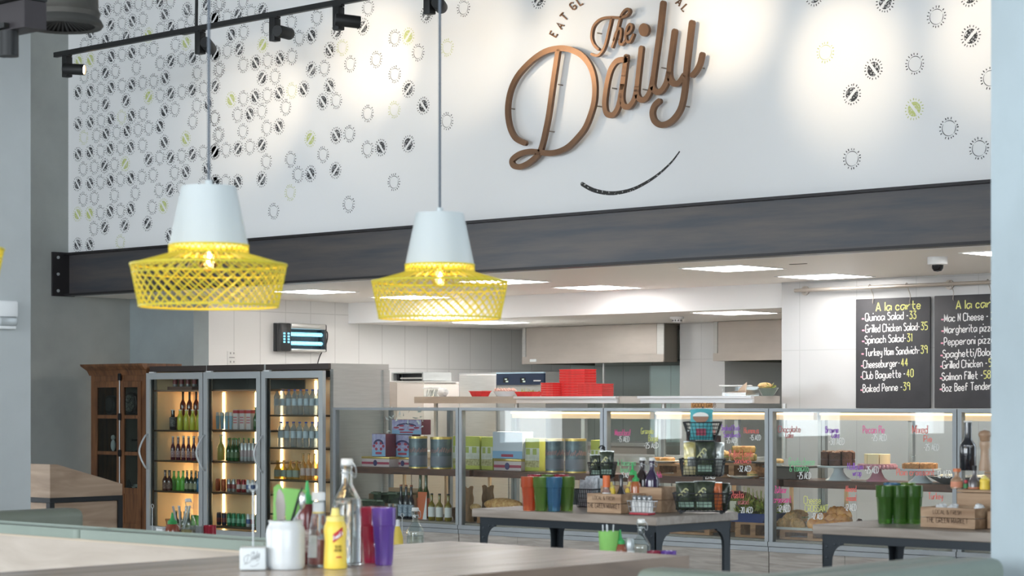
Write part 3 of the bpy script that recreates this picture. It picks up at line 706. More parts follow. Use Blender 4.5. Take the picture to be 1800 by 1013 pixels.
board(1642, 1772, 520.5, 717.8, 'dark chalk menu board partly behind the right column, listing pizza and pasta', 'A la carte', [
 L3(803,820,270,'Mac N Cheese -','29',1215,378), L3(805,820,368,'Margherita pizza','',0,430), L3(800,818,470,'Pepperoni pizza','',0,440), L3(797,808,575,'Spaghetti/Bolognese','',0,560),
 L3(795,805,668,'Grilled Chicken -','52',1198,385), L3(792,800,768,'Salmon Fillet -','58',1155,352), L3(790,802,862,'8oz Beef Tenderloin','',0,500)], (1676, 1742), 1490+920/4.823, 510+162/4.823)
# ------------------------------------------------------------------ bottle, can and tumbler makers (local space, base at z = 0)
m_clear = glass('clear_glass', (250, 252, 252), 1.4)
m_water = glass('water_bottle_plastic', (226, 234, 242), 1.3, .08, 1.0, .28)
m_lab_w = mat('label_white', (226, 226, 224), .6)
def lathe_o(prof, n, m, name, par): return MB().lathe(prof, n=n).build(name, m, par, ang=50)
def real_glass(name, ior, tint=(250, 252, 252)):
    if name in MATS: return MATS[name]
    m = bpy.data.materials.new(name); m.use_nodes = True; nt = m.node_tree; b = nt.nodes['Principled BSDF']
    b.inputs['Base Color'].default_value = rgba(tint); b.inputs['Roughness'].default_value = 0.0
    b.inputs['Transmission Weight'].default_value = 1.0; b.inputs['IOR'].default_value = ior
    MATS[name] = m; return m
def bottle(name, cat, H, R, body, cap, label=None, lz=(.12, .38), neck=.28, shoulder=(.48, .72), caph=.05, n=14, liquid=None, cap_r=None, cap_name='cap', foil=None):
    """generic bottle of height H and radius R; shoulder from .48H to .72H, neck radius neck*R"""
    def fn():
        t = thing(name, '', cat)
        rn = R*neck; s0, s1 = shoulder
        prof = [(0, 0), (R*.9, 0), (R, .02*H), (R, s0*H)]
        for i in range(1, 5):
            k = i/4; prof.append((R+(rn-R)*(.5-.5*math.cos(math.pi*k)), (s0+(s1-s0)*k)*H))
        prof += [(rn, (1-caph)*H), (0, (1-caph)*H)]
        lathe_o(prof, n, body, 'glass_body' if cat == 'bottle' else 'body', t)
        cr = cap_r or rn*1.12
        lathe_o([(0, (1-caph)*H), (cr, (1-caph)*H), (cr, H*.995), (cr*.9, H), (0, H)], n, cap, cap_name, t)
        if foil: lathe_o([(rn*1.06, H*(s1-.02)), (rn*1.06, H*(1-caph))], n, foil, 'neck_foil', t)
        if label:
            MB().lathe([(R*1.015, lz[0]*H), (R*1.015, lz[1]*H)], n=n, cap=False).build('label', label, t)
        if liquid:
            lathe_o([(0, .015*H), (R*.86, .015*H), (R*.9, .03*H), (R*.9, liquid[1]*H), (0, liquid[1]*H)], n, liquid[0], 'liquid', t)
        return t
    return Maker(fn)
def can(body, band, H=.115, R=.0235, top=None):
    def fn():
        t = thing('drink_can', '', 'can')
        lathe_o([(0, 0), (R*.78, 0), (R, .012), (R, H-.012), (R*.82, H-.002), (R*.82, H)], 14, body, 'body', t)
        lathe_o([(R*.82, H), (R*.78, H-.004), (0, H-.004)], 14, m_alu, 'lid', t)
        if band: MB().lathe([(R*1.012, H*.25), (R*1.012, H*.62)], n=14, cap=False).build('label', band, t)
        return t
    return Maker(fn)
def tumbler(c, H=.165, R=.045, body=.30):
    g = glass('tumbler_%d_%d_%d' % c, tuple(int(255*(x/255)**.5) for x in c), 1.5, .05, 1.0, body*.8)
    def fn():
        t = thing('tumbler', '', 'tumbler')
        n = 32; vs = MB()
        def rad(z, base): return base
        prof = [(0, 0), (R*.70, 0), (R*.72, .006), (R*.88, H*.66), (R*.92, H*.68), (R*.99, H*.70), (R*1.0, H), (R*.95, H), (R*.86, H*.69), (R*.68, .02), (0, .018)]
        mb = MB().lathe(prof, n=n, cap=False)
        k = len(prof)
        out = []
        for i, p in enumerate(mb.v):
            j = i % k; side = i//k
            q = 1+(.035 if (side//2) % 2 else -.035) if 2 <= j <= 3 else 1
            out.append((p[0]*q, p[1]*q, p[2]))
        mb.v = out
        mb.build('glass_body', g, t, ang=25)
        return t
    return Maker(fn)
def swing_bottle(H=.32, R=.045, g=None, liquid=None, cap=None, n=24):
    g = g or m_clear
    def fn():
        t = thing('swing_top_bottle', '', 'bottle'); rn = R*.36
        prof = [(0, 0), (R*.94, 0), (R, .008), (R, H*.54)]
        for i in range(1, 7):
            k = i/6; prof.append((rn+(R-rn)*math.cos(math.pi/2*k)**1.25, H*(.54+.22*k)))
        prof += [(rn*.98, H*.90), (rn*1.12, H*.905), (rn*1.12, H*.935), (rn, H*.94)]
        inner = [(max(0, r-.0035), max(z, .006)) for r, z in prof[1:]][::-1]
        mb = MB().lathe(prof+inner+[(0, .006)], n=n, cap=False)
        mb.build('glass_body', g, t, ang=50)
        lathe_o([(0, H*.935), (rn*1.0, H*.935), (rn*1.12, H*.945), (rn*1.12, H*.99), (rn*.9, H), (0, H)], 16, cap or mat('porcelain_stopper', (232, 232, 228), .3), 'stopper', t)
        w = MB()
        for s in (-1, 1):
            w.tube(smoothline([(s*rn*1.2, 0, H*.97), (s*rn*1.9, .004, H*.93), (s*rn*1.7, .012, H*.86), (s*rn*1.2, .014, H*.82), (s*rn*1.15, 0, H*.86)], 4), .0017, 5)
        w.tube([(rn*1.1*math.cos(q), rn*1.1*math.sin(q), H*.865) for q in [2*math.pi*k/16 for k in range(16)]], .0018, 5, closed=True)
        w.tube([(-rn*1.2, 0, H*.97), (rn*1.2, 0, H*.97)], .0017, 5)
        w.build('wire_clip', m_alu, t)
        if liquid: lathe_o([(0, .008), (R*.9, .008), (R*.9, H*liquid[1]), (0, H*liquid[1])], n, liquid[0], 'liquid', t)
        return t
    return Maker(fn)
def sriracha(H=.25, R=.032, sauce=(150, 52, 40)):
    def fn():
        t = thing('hot_sauce_bottle', '', 'bottle')
        lathe_o([(0, 0), (R*.93, 0), (R, .008), (R, H*.58), (R*.9, H*.66), (R*.55, H*.74), (R*.5, H*.76), (0, H*.76)], 20, mat('sauce_%d_%d' % sauce[:2], sauce, .25, coat=.5), 'body', t)
        lathe_o([(R*.58, H*.72), (R*.62, H*.73), (R*.60, H*.80), (R*.34, H*.83), (R*.26, H*.85), (R*.10, H), (0, H)], 16, mat('sauce_cap_green', (62, 168, 92), .45), 'cap', t)
        MB().lathe([(R*1.01, H*.14), (R*1.01, H*.42)], n=20, cap=False).build('label', mat('sauce_label', (110, 58, 62), .6, var=.8, vscale=120, c2=(206, 196, 190)), t)
        return t
    return Maker(fn)
def mustard(H=.18, R=.0375):
    def fn():
        t = thing('mustard_bottle', '', 'bottle'); my = mat('mustard_yellow', (246, 214, 84), .4)
        lathe_o([(0, 0), (R*.96, 0), (R, .006), (R*.97, H*.18), (R*.90, H*.45), (R*.99, H*.62), (R*.95, H*.70), (R*.80, H*.77), (R*.78, H*.78), (0, H*.78)], 28, my, 'body', t)
        lathe_o([(R*.76, H*.77), (R*.76, H*.86), (R*.42, H*.875), (R*.36, H*.90), (R*.30, H*.995), (R*.24, H), (0, H)], 24, mat('mustard_cap', (240, 222, 130), .45), 'cap', t)
        return t
    return Maker(fn)
def shaker(cap, body=(228, 228, 226), H=.09, R=.021):
    def fn():
        t = thing('salt_shaker', '', 'shaker')
        lathe_o([(0, 0), (R, 0), (R, H*.62), (R*.8, H*.72), (0, H*.72)], 14, mat('shaker_body_%d' % body[0], body, .3), 'body', t)
        lathe_o([(R*.8, H*.70), (R*.86, H*.72), (R*.8, H*.95), (R*.5, H), (0, H)], 14, cap, 'cap', t)
        return t
    return Maker(fn)
# ------------------------------------------------------------------ pine cabinet
m_pine = wood('rustic_pine', (70, 44, 28), (124, 82, 50), (7, 7, 1.0), .5, 2.2)
m_pine_d = wood('rustic_pine_dark', (58, 36, 24), (98, 64, 40), (8, 8, 1.0), .5, 2.2)
m_pane = glass('cabinet_pane', (222, 228, 226), 1.4)
zf = lambda py, px=400: CZ+(HY-py)*D_at(X_at(px, YF), YF)/F
XC0, XC1 = X_at(160, YF), X_at(262, YF)-.03
CT = zf(655, 210)
pcb = thing('display_cabinet', 'rustic pine cabinet with two glazed doors left of the drinks fridges', 'cabinet', (XC0, YF, FL))
W = XC1-XC0; Dp = .42; B = zf(936, 262)-FL; T_ = CT-FL
c = MB()
c.box((0, .02, 0), (.03, Dp, T_)); c.box((W-.03, .02, 0), (W, Dp, T_)); c.box((0, .02, 0), (W, Dp, .12)); c.box((0, .02, T_-.04), (W, Dp, T_))
c.box((0, 0, 0), (.06, .03, T_)); c.box((W-.085, 0, 0), (W, .03, T_)); c.box((0, 0, T_-.09), (W, .03, T_)); c.box((0, 0, 0), (W, .03, .3))
c.build('carcass', m_pine, pcb)
MB().box((.03, Dp-.02, .12), (W-.03, Dp, T_-.04)).build('back_panel', mat('cabinet_back', (86, 82, 74), .7, var=.1), pcb)
cn = MB()
prof = [(0, 0), (.02, .0), (.03, .03), (.07, .075), (.075, .09), (.0, .09)]
cn.prism([(-o, -o, T_+z-.04) for o, z in ((0, 0),)]+[], (0, 0, 0)) if False else None
for (o0, z0), (o1, z1) in (((.012, -.03), (.03, .02)), ((.03, .02), (.075, .065)), ((.075, .065), (.08, .085))):
    cn.add([(-o0, -o0, T_+z0), (W+min(o0, .015), -o0, T_+z0), (W+min(o0, .015), Dp, T_+z0), (-o0, Dp, T_+z0), (-o1, -o1, T_+z1), (W+min(o1, .015), -o1, T_+z1), (W+min(o1, .015), Dp, T_+z1), (-o1, Dp, T_+z1)],
           [(0,3,2,1), (4,5,6,7), (0,1,5,4), (1,2,6,5), (2,3,7,6), (3,0,4,7)])
cn.build('cornice', m_pine, pcb)
shz = [(CZ-(py-HY)*D_at(X_at(200, YF), YF)/F)-FL for py in (733, 797)]+[zf(866, 200)-FL]
for z in shz: MB().box((.03, .06, z-.012), (W-.03, Dp-.02, z+.012)).build('shelf', m_pine_d, pcb)
mid = X_at(213, YF)-XC0
for k, (x0, x1) in enumerate(((.06, mid-.004), (mid+.004, W-.085))):
    d = MB(); z0, z1 = .30, T_-.09; zs = zf(862, 200)-FL; w = .055
    d.box((x0, -.012, z0), (x0+w, .012, z1)); d.box((x1-w, -.012, z0), (x1, .012, z1)); d.box((x0, -.012, z1-.06), (x1, .012, z1)); d.box((x0, -.012, zs-.03), (x1, .012, zs+.03)); d.box((x0, -.012, z0), (x1, .012, z0+.05))
    for z in shz[:2]: d.box((x0+w, -.006, z-.018), (x1-w, .010, z+.018))
    d.box((x0+w, -.004, z0+.05), (x1-w, .006, zs-.03))
    dd = d.build('door', m_pine, pcb)
    MB().box((x0+w, -.002, zs+.03), (x1-w, .002, z1-.06)).build('glass_pane', m_pane, dd)
bolt = MB(); bolt.tube([(mid, -.02, zs-.25), (mid, -.02, T_-.05)], .006, 8)
bolt.build('bolt_rod', m_alu, pcb)
for py in (663, 733, 797):
    z = zf(py, 213)-FL; MB().rbox((mid-.022, -.03, z-.035), (mid+.022, -.012, z+.035), .006).build('latch', m_black, pcb)
def Cpos(px, z): return (X_at(px, YF+.2), YF+.2, FL+z)
# things behind the cabinet glass
q = Cpos(233, shz[0]+.012)
t = thing('mantel_clock', 'round dark clock with a pale dial on the top shelf of the pine cabinet', 'clock', q)
m_clk = mat('clock_case', (62, 44, 42), .4)
def ydisc(mb, r, y0, y1, cz, n=24):
    mb.lathe([(0, y0), (r, y0), (r, y1), (0, y1)], n=n); mb.v = [(p[0], p[2], p[1]+cz) if not getattr(mb, 'done', False) else p for p in mb.v]; return mb
def facing(prof, cz, n=24, c=(0, 0)):
    mb = MB().lathe(prof, n=n); mb.v = [(p[0]+c[0], -p[2]+c[1], p[1]+cz) for p in mb.v]; mb.f = [f[::-1] for f in mb.f]; return mb
facing([(0, -.05), (.105, -.05), (.11, .03), (.10, .04), (0, .04)], .125).build('case', m_clk, t)
facing([(0, .041), (.088, .041), (.088, .044), (.05, .046), (0, .046)], .125).build('dial', mat('clock_dial', (176, 172, 164), .5, var=.5, vscale=60, c2=(90, 84, 80)), t)
h = MB(); h.strip([(0, -.05, .125), (.03, -.05, .165)], .008, (0, -1, 0)); h.strip([(0, -.05, .125), (-.05, -.05, .14)], .006, (0, -1, 0)); h.build('hand', m_black, t)
MB().box((-.07, -.04, 0), (.07, .04, .02)).build('base', m_clk, t)
q = Cpos(196, shz[0]+.012)
t = thing('mantel_clock', 'dark round clock dimly seen behind the left cabinet door', 'clock', q)
facing([(0, -.05), (.09, -.05), (.095, .03), (.085, .04), (0, .04)], .11).build('case', mat('clock_dark', (46, 42, 42), .4), t)
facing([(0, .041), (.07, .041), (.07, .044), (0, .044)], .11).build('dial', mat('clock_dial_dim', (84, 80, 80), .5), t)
MB().box((-.06, -.04, 0), (.06, .04, .02)).build('base', m_clk, t)
q = Cpos(236, shz[1]+.012)
t = thing('glass_jar', 'small glass jar on the middle shelf of the pine cabinet', 'jar', q)
MB().lathe([(0, 0), (.03, 0), (.032, .09), (.028, .1), (.028, .11)], n=16).build('glass_body', m_clear, t); lathe_o([(0, .11), (.031, .11), (.031, .125), (0, .125)], 14, m_black, 'lid', t)
q = Cpos(246, shz[1]+.012)
t = thing('toy_ball', 'small dark round ornament on the middle shelf of the pine cabinet', 'ornament', q)
MB().blob((0, 0, .035), (.035, .035, .035), 14, 10).build('ball', mat('ornament_dark', (52, 52, 54), .3), t); MB().lathe([(0, 0), (.022, 0), (.012, .01), (0, .01)], n=12).build('stand', m_alu, t)
q = Cpos(199, shz[1]+.012)
t = thing('figurine', 'small white figurine behind the left cabinet door handle', 'figurine', q)
MB().blob((0, 0, .06), (.03, .025, .06), 12, 8).build('body', m_white, t); MB().blob((0, 0, .14), (.024, .024, .028), 12, 8).build('head', m_white, t)
q = Cpos(240, shz[2]+.012)
t = thing('toy_car', 'white toy car on the bottom glazed shelf of the pine cabinet', 'toy car', q)
b = MB(); b.rbox((-.07, -.035, .015), (.07, .035, .045), .012); b.rbox((-.03, -.03, .04), (.045, .03, .07), .014); b.build('body', mat('toy_white', (206, 206, 202), .3), t)
for x in (-.042, .042):
    for y in (-.036, .036):
        w = MB().lathe([(0, -.008), (.02, -.008), (.02, .008), (0, .008)], n=14); w.v = [(x+p[0], y+p[2], .02+p[1]) for p in w.v]; w.build('wheel', m_black, t)
q = Cpos(226, shz[2]+.012)
t = thing('paperweight', 'dark cone shaped ornament left of the toy car in the pine cabinet', 'ornament', q)
MB().lathe([(0, 0), (.045, 0), (.03, .06), (.008, .11), (0, .115)], n=16).build('body', mat('ornament_slate', (60, 66, 68), .4), t)

# ------------------------------------------------------------------ three-door drinks fridge
FX = [X_at(px, YF) for px in (262.5, 363, 464.5, 577.5)]
FZ0, FZ1 = zf(955, 575)-.03, zf(642, 400)
FD = .76
fr = thing('drinks_fridge', 'tall three-door steel fridge with lit shelves of drinks', 'fridge', (FX[0], YF, FL))
W = FX[3]-FX[0]; z0 = FZ0-FL; z1 = FZ1-FL; zb = zf(652, 400)-FL
m_inn = mat('fridge_lining', (248, 218, 176), .6); m_fst = mat('fridge_steel', (186, 187, 184), .36, .6, var=.05, vscale=4, stretch=(1, 1, 18))
c = MB()
c.box((0, .06, z0), (.03, FD, z1)); c.box((W-.045, .06, z0), (W, FD, z1)); c.box((0, .06, z1-.05), (W, FD, z1)); c.box((0, .06, z0), (W, FD, z0+.05))
c.box((0, .05, 0), (W, FD, z0))
for k in (1, 2): c.box((FX[k]-FX[0]-.02, .0, z0), (FX[k]-FX[0]+.02, .06, z1))
c.build('body', m_fst, fr)
YL = .52                         # inner depth
l_ = MB(); l_.box((.031, YL, z0+.05), (W-.046, YL+.02, z1-.05)); l_.build('back_lining', m_inn, fr)
MB().box((.031, .07, z0+.05), (.04, YL, z1-.05)).build('side_lining', m_inn, fr)
MB().box((W-.052, .07, z0+.05), (W-.046, YL, z1-.05)).build('side_lining', m_inn, fr)
c = MB(); c.box((W-.045, .03, zb), (W, FD, z1-.001)); c.box((W-.002, FD-.09, z0), (W+.012, FD-.085, zb)); c.box((W-.002, FD-.08, z0), (W+.012, FD, zb)); c.build('corner_post', m_fst, fr)
for k in range(3):
    x0, x1 = FX[k]-FX[0], FX[k+1]-FX[0]
    MB().box((x0+.004, .0, zb), (x1-.004, .06, z1)).build('fascia', mat('fridge_fascia', (78, 70, 68), .4, .5), fr)
m_led = mat('fridge_led', (255, 240, 210), .5, emit=12.0, ec=(255, 214, 160))
SHZ = [[zf(y, 312)-FL for y in (685, 756, 810, 864, 936)], [zf(y, 412)-FL for y in (684, 755.5, 811.5, 866.5, 927.5)], [zf(y, 520)-FL for y in (663, 729, 787, 844.5, 905, 944)]]
m_shelf = mat('fridge_shelf', (92, 74, 58), .4, .3)
BAYS = []
for k in range(3):
    x0, x1 = FX[k]-FX[0]+.02, FX[k+1]-FX[0]-(.02 if k < 2 else .045)
    BAYS.append((FX[0]+x0, FX[0]+x1)); BL = (FX[0]+.06, FX[3]-.08)
    zt = SHZ[k][0]
    for j, z in enumerate(SHZ[k]):
        if j == len(SHZ[k])-1 and k < 2: pass
        MB().box((x0-.019, .05, z-.02), (x1+.019 if k < 2 else x1-.01, YL-.012, z-.004)).build('shelf', m_shelf if j else mat('fridge_light_box', (150, 120, 100), .5), fr)
    MB().box((x0-.019, YL-.013, zt-.002), (x1+.019 if k < 2 else W-.053, YL-.003, z1-.052)).build('top_panel', mat('fridge_top_panel', (92, 92, 90), .5), fr)  # dark sheet paints in the shade of the unlit top compartment
    for pxs in ((296, 351), (393, 450), (495, 555))[k]:
        x = X_at(pxs, YF+YL-.006)-FX[0]
        MB().box((x-.012, YL-.010, z0+.06), (x+.012, YL-.001, zt-.03)).build('light_strip', m_led, fr)
    # door
    d = MB(); a0, a1 = FX[k]-FX[0]+.006, FX[k+1]-FX[0]-(.006 if k < 2 else .03); w = .058; dz0, dz1 = z0+.02, zb-.012
    d.box((a0, -.045, dz0), (a0+w, -.005, dz1)); d.box((a1-w, -.045, dz0), (a1, -.005, dz1)); d.box((a0, -.045, dz1-w*1.1), (a1, -.005, dz1)); d.box((a0, -.045, dz0), (a1, -.005, dz0+w*1.2))
    dd = d.build('door', m_alu, fr)
    g = MB(); g.box((a0+w, -.03, dz0+w*1.2), (a1-w, -.022, dz1-w*1.1)); g.build('glass_pane', glass('fridge_glass', (238, 242, 240), 1.22, .01), dd)
    sl = MB(); sl.box((a0+w, -.028, dz0+w*1.2), (a0+w+.012, -.0, dz1-w*1.1)); sl.box((a1-w-.012, -.028, dz0+w*1.2), (a1-w, -.0, dz1-w*1.1)); sl.build('gasket', m_dk, dd)
    zz = (zf(765, 360)-FL, zf(827, 360)-FL)
    MB().tube(smoothline([(a0+.028, -.045, zz[0]), (a0+.024, -.085, zz[0]-.03), (a0-.012, -.12, (zz[0]+zz[1])/2), (a0+.024, -.085, zz[1]+.03), (a0+.028, -.045, zz[1])], 5), .010, 8).build('handle', m_alu, dd)
    hg = MB(); hg.rbox((a0+.03, -.035, dz1), (a0+.10, .0, dz1+.012), .003); hg.build('hinge', m_white, dd)
# crates on the very top compartment
XF = lambda px, y=.35: X_at(px, YF+y)
# ---- contents
mA = mat
amber = mat('amber_bottle', (92, 38, 26), .15, coat=.6); darkb = mat('black_bottle', (34, 30, 34), .2, coat=.5); lime = mat('lime_juice', (186, 188, 60), .3, coat=.4)
purple = mat('berry_juice', (86, 30, 48), .2, coat=.5); green = mat('green_bottle', (40, 84, 40), .2, coat=.5); lgreen = mat('bright_green_drink', (110, 190, 76), .3, coat=.3)
gold = mat('pale_gold_drink', (214, 186, 110), .25, coat=.5); blueb = mat('blue_bottle', (60, 110, 150), .25)
capg = mat('cap_gold', (190, 170, 120), .4, .5); capw = mat('cap_white', (226, 226, 222), .5); capb = mat('cap_blue', (56, 76, 176), .5); capk = mat('cap_black', (30, 30, 32), .5); capgr = mat('cap_green', (80, 150, 70), .5)
b_amber = bottle('beer_bottle', 'bottle', .25, .031, amber, capk, None, neck=.34, foil=capk)
b_black = bottle('juice_bottle', 'bottle', .20, .034, darkb, capw, mat('label_mono', (120, 118, 118), .6, var=.9, vscale=90, c2=(40, 40, 42)), (.15, .62), neck=.55)
b_lime = bottle('juice_bottle', 'bottle', .20, .0295, lime, capw, None, neck=.52, shoulder=(.62, .82))
b_berry = bottle('juice_bottle', 'bottle', .235, .024, purple, capw, mat('label_berry', (196, 180, 184), .6, var=.5, vscale=80, c2=(120, 60, 76)), (.12, .40), neck=.5)
b_cola = bottle('soda_bottle', 'bottle', .20, .029, mat('cola_brown', (82, 42, 34), .2, coat=.5), capk, mat('label_cola', (140, 112, 100), .6, var=.6, vscale=80, c2=(70, 40, 36)), (.1, .4), neck=.42)
b_green = bottle('soda_bottle', 'bottle', .19, .028, lgreen, capgr, None, neck=.4, shoulder=(.5, .76))
b_beer = bottle('beer_bottle', 'bottle', .20, .026, mat('dark_green_beer', (44, 58, 40), .2, coat=.5), capg, mat('label_beer', (150, 150, 120), .6), (.12, .4), neck=.4)
b_heine = bottle('beer_bottle', 'bottle', .215, .026, green, capgr, mat('label_green_beer', (96, 120, 84), .6), (.14, .4), neck=.4)
b_blue = bottle('soda_bottle', 'bottle', .20, .029, blueb, capk, None, neck=.42)
b_water = bottle('water_bottle', 'bottle', .235, .029, m_water, capb, mat('label_water', (196, 208, 220), .5), (.36, .64), neck=.42, shoulder=(.72, .9))
b_clear = bottle('tonic_bottle', 'bottle', .245, .027, glass('tonic_glass', (240, 214, 160), 1.35, .03, 1, .35), capg, mat('label_tonic', (210, 186, 180), .6), (.16, .44), neck=.42, shoulder=(.56, .74))
b_short = bottle('tonic_bottle', 'bottle', .175, .033, glass('tonic_glass_short', (236, 214, 140), 1.35, .03, 1, .4), capg, mat('label_short', (160, 172, 160), .6), (.12, .48), neck=.4)
b_yell = bottle('soda_bottle', 'bottle', .25, .036, mat('lemonade', (212, 200, 100), .25, coat=.5), capw, None, neck=.4)
c_red = can(mat('can_red', (150, 44, 50), .3, .3), mat('can_red_band', (206, 190, 188), .4)); c_sil = can(mat('can_silver', (176, 176, 178), .3, .6), mat('can_silver_band', (150, 74, 76), .4))
c_org = can(mat('can_orange', (192, 96, 56), .3, .3), None); c_wht = can(mat('can_white', (206, 210, 214), .3, .2), mat('can_white_band', (84, 104, 160), .4)); c_blu = can(mat('can_blue', (52, 84, 148), .3, .3), None)
c_grn = can(mat('can_green', (44, 122, 84), .3, .3), mat('can_green_band', (120, 178, 150), .4)); c_nvy = can(mat('can_navy', (60, 60, 84), .3, .4), mat('can_navy_band', (130, 60, 70), .4))
c_slim = can(mat('can_slim', (192, 192, 196), .3, .5), mat('can_slim_band', (180, 160, 164), .4), .17, .0225)
def carton():
    t = thing('drink_carton', '', 'carton')
    MB().rbox((-.033, -.033, 0), (.033, .033, .19), .004).build('body', mat('carton_white', (214, 204, 206), .5), t)
    MB().box((-.0335, -.0335, .155), (.0335, .0335, .185)).build('top_band', mat('carton_red', (190, 72, 82), .5), t)
    mb = MB()
    for z in (.06, .085, .11): mb.box((-.026, -.0345, z), (.026, -.0335, z+.012))
    mb.build('print', mat('carton_print', (200, 120, 128), .5), t); return t
c_cart = Maker(carton)
def cup():
    t = thing('drink_cup', '', 'cup')
    lathe_o([(0, 0), (.016, 0), (.0205, .13), (0, .13)], 14, mat('cup_blue', (150, 190, 214), .4), 'body', t); lathe_o([(.021, .13), (.0212, .135), (.018, .165), (0, .165)], 14, mat('cup_lid', (222, 226, 228), .3), 'lid', t); return t
c_cup = Maker(cup)
def row(mk, bay, shelf, px0, px1, n, lab, grp, ys=(.22,), dz=0):
    for y in ys:
        for i in range(n):
            px = px0+(px1-px0)*(i/(n-1) if n > 1 else .5)
            X = X_at(px, YF+y)
            
            if not BL[0]+.02 < X < BL[1]-.02: continue
            mk((X, YF+y, FL+SHZ[bay][shelf]+dz-.003), lab+(', front row' if len(ys) > 1 and y == ys[0] else ', back row' if len(ys) > 1 else ''), grp+(' front' if len(ys) > 1 and y == ys[0] else ' back' if len(ys) > 1 else ''), rz=0)
L_, M_, R_ = 'left fridge bay', 'middle fridge bay', 'right fridge bay'
# left bay
for i in range(2):
    for k, y in enumerate((.52,)):
        pass
rise = MB().box((X_at(306, YF+.30), YF+.26, FL+SHZ[0][1]-.003), (X_at(350, YF+.30), YF+.34, FL+SHZ[0][1]+.125)).build('riser_crate', mat('riser_wood', (150, 112, 80), .6), loc=(X_at(306, YF+.30), YF+.26, FL+SHZ[0][1]), world=True)
tag(rise, 'pale wooden riser crate at the back of the top left fridge shelf', 'crate')
row(b_amber, 0, 1, 310, 345, 4, 'amber beer bottle with black neck on the riser behind the %s' % L_, 'amber beer bottles', (.30,), .125)
row(b_black, 0, 1, 288, 304, 2, 'black juice bottle with grey printed label, top shelf, %s' % L_, 'black juice bottles', (.20, .30))
row(b_lime, 0, 1, 317, 350, 4, 'lime yellow juice bottle, top shelf, %s' % L_, 'lime juice bottles', (.10, .20))
row(b_berry, 0, 2, 286, 350, 8, 'dark berry juice bottle, second shelf, %s' % L_, 'berry juice bottles', (.18, .34))
row(b_cola, 0, 3, 283, 298, 3, 'brown soda bottle, third shelf, %s' % L_, 'brown soda bottles', (.10, .20))
row(b_green, 0, 3, 306, 322, 3, 'bright green soda bottle, third shelf, %s' % L_, 'bright green soda bottles', (.20, .32))
row(b_beer, 0, 3, 329, 344, 3, 'dark green beer bottle with pale label, third shelf, %s' % L_, 'dark green beer bottles', (.10, .20))
row(b_blue, 0, 3, 350, 350, 1, 'single blue soda bottle, right end of third shelf, %s' % L_, 'blue soda bottles', (.12,))
def pot():
    t = thing('clay_pot', '', 'pot'); lathe_o([(0, 0), (.03, 0), (.044, .12), (.04, .12), (.035, .11), (0, .11)], 14, mat('terracotta', (196, 128, 84), .7), 'body', t)
    lathe_o([(.046, .10), (.048, .12), (.043, .12)], 14, mat('terracotta', (196, 128, 84), .7), 'rim', t); return t
mk_pot = Maker(pot)
row(mk_pot, 0, 4, 282, 299, 2, 'terracotta pot, bottom shelf, %s' % L_, 'terracotta pots', (.10,))
row(b_beer, 0, 4, 310, 332, 4, 'dark green beer bottle, bottom shelf, %s' % L_, 'bottom shelf beers', (.13,))
tall_green = can(mat('can_lime', (112, 166, 74), .35, .2), None, .17, .036)
row(tall_green, 0, 4, 342, 350, 2, 'tall lime green can, bottom shelf, %s' % L_, 'tall green cans', (.12,))
# middle bay
row(c_cup, 1, 1, 383, 406, 4, 'clear cup with blue wrap, top shelf, %s' % M_, 'blue drink cups', (.22,))
row(c_cart, 1, 1, 418, 441, 3, 'white drink carton with red top, top shelf, %s' % M_, 'white drink cartons', (.22, .34))
row(b_heine, 1, 1, 450, 450, 1, 'green beer bottle at the right end of the top shelf of the %s' % M_, 'lone green beer', (.22,))
row(b_yell, 1, 2, 386, 391, 1, 'yellow lemonade bottle, second shelf, %s' % M_, 'lemonade bottle', (.22,))
row(b_heine, 1, 2, 402, 416, 3, 'green beer bottle, second shelf, %s' % M_, 'second shelf green beers', (.20,))
row(b_heine, 1, 2, 404, 446, 6, 'green beer bottle at the back of the second shelf of the %s' % M_, 'back row green beers', (.42,))
row(c_slim, 1, 2, 426, 452, 5, 'slim silver can, second shelf, %s' % M_, 'slim silver cans', (.20, .30))
for px, mk, lab in ((383, c_org, 'orange'), (393, c_org, 'orange'), (403, c_sil, 'silver'), (411.5, c_sil, 'silver'), (420, c_red, 'red'), (429, c_red, 'red'), (437, c_wht, 'white and blue'), (445, c_wht, 'white and blue'), (453, c_blu, 'blue')):
    for y in (.20, .29): row(mk, 1, 3, px, px, 1, '%s drink can, %s row, third shelf, %s' % (lab, 'front' if y < .25 else 'back', M_), '%s cans third shelf %s' % (lab, y), (y,))
for px, mk, lab in ((385, c_nvy, 'dark blue'), (394, c_nvy, 'dark blue'), (403, c_grn, 'green'), (411.5, c_grn, 'green'), (420, c_grn, 'green'), (428, c_grn, 'green'), (437, c_wht, 'white and blue'), (445, c_sil, 'silver'), (453, c_grn, 'green')):
    for y in (.20, .29): row(mk, 1, 4, px, px, 1, '%s drink can, %s row, bottom shelf, %s' % (lab, 'front' if y < .25 else 'back', M_), '%s cans bottom shelf %s' % (lab, y), (y,))
# right bay
row(b_water, 2, 1, 487, 560, 8, 'water bottle with blue cap, top shelf, %s' % R_, 'top shelf water bottles', (.20, .36))
row(b_water, 2, 2, 494, 560, 7, 'water bottle with blue cap, second shelf, %s' % R_, 'second shelf water bottles', (.20, .36))
row(b_short, 2, 3, 488, 521, 4, 'short pale gold bottle, third shelf, %s' % R_, 'short gold bottles', (.20,))
row(b_clear, 2, 3, 533, 562, 4, 'tall clear tonic bottle, third shelf, %s' % R_, 'tall tonic bottles', (.20,))
row(c_grn, 2, 4, 490, 555, 6, 'green drink can, fourth shelf, %s' % R_, 'fourth shelf green cans', (.20,))
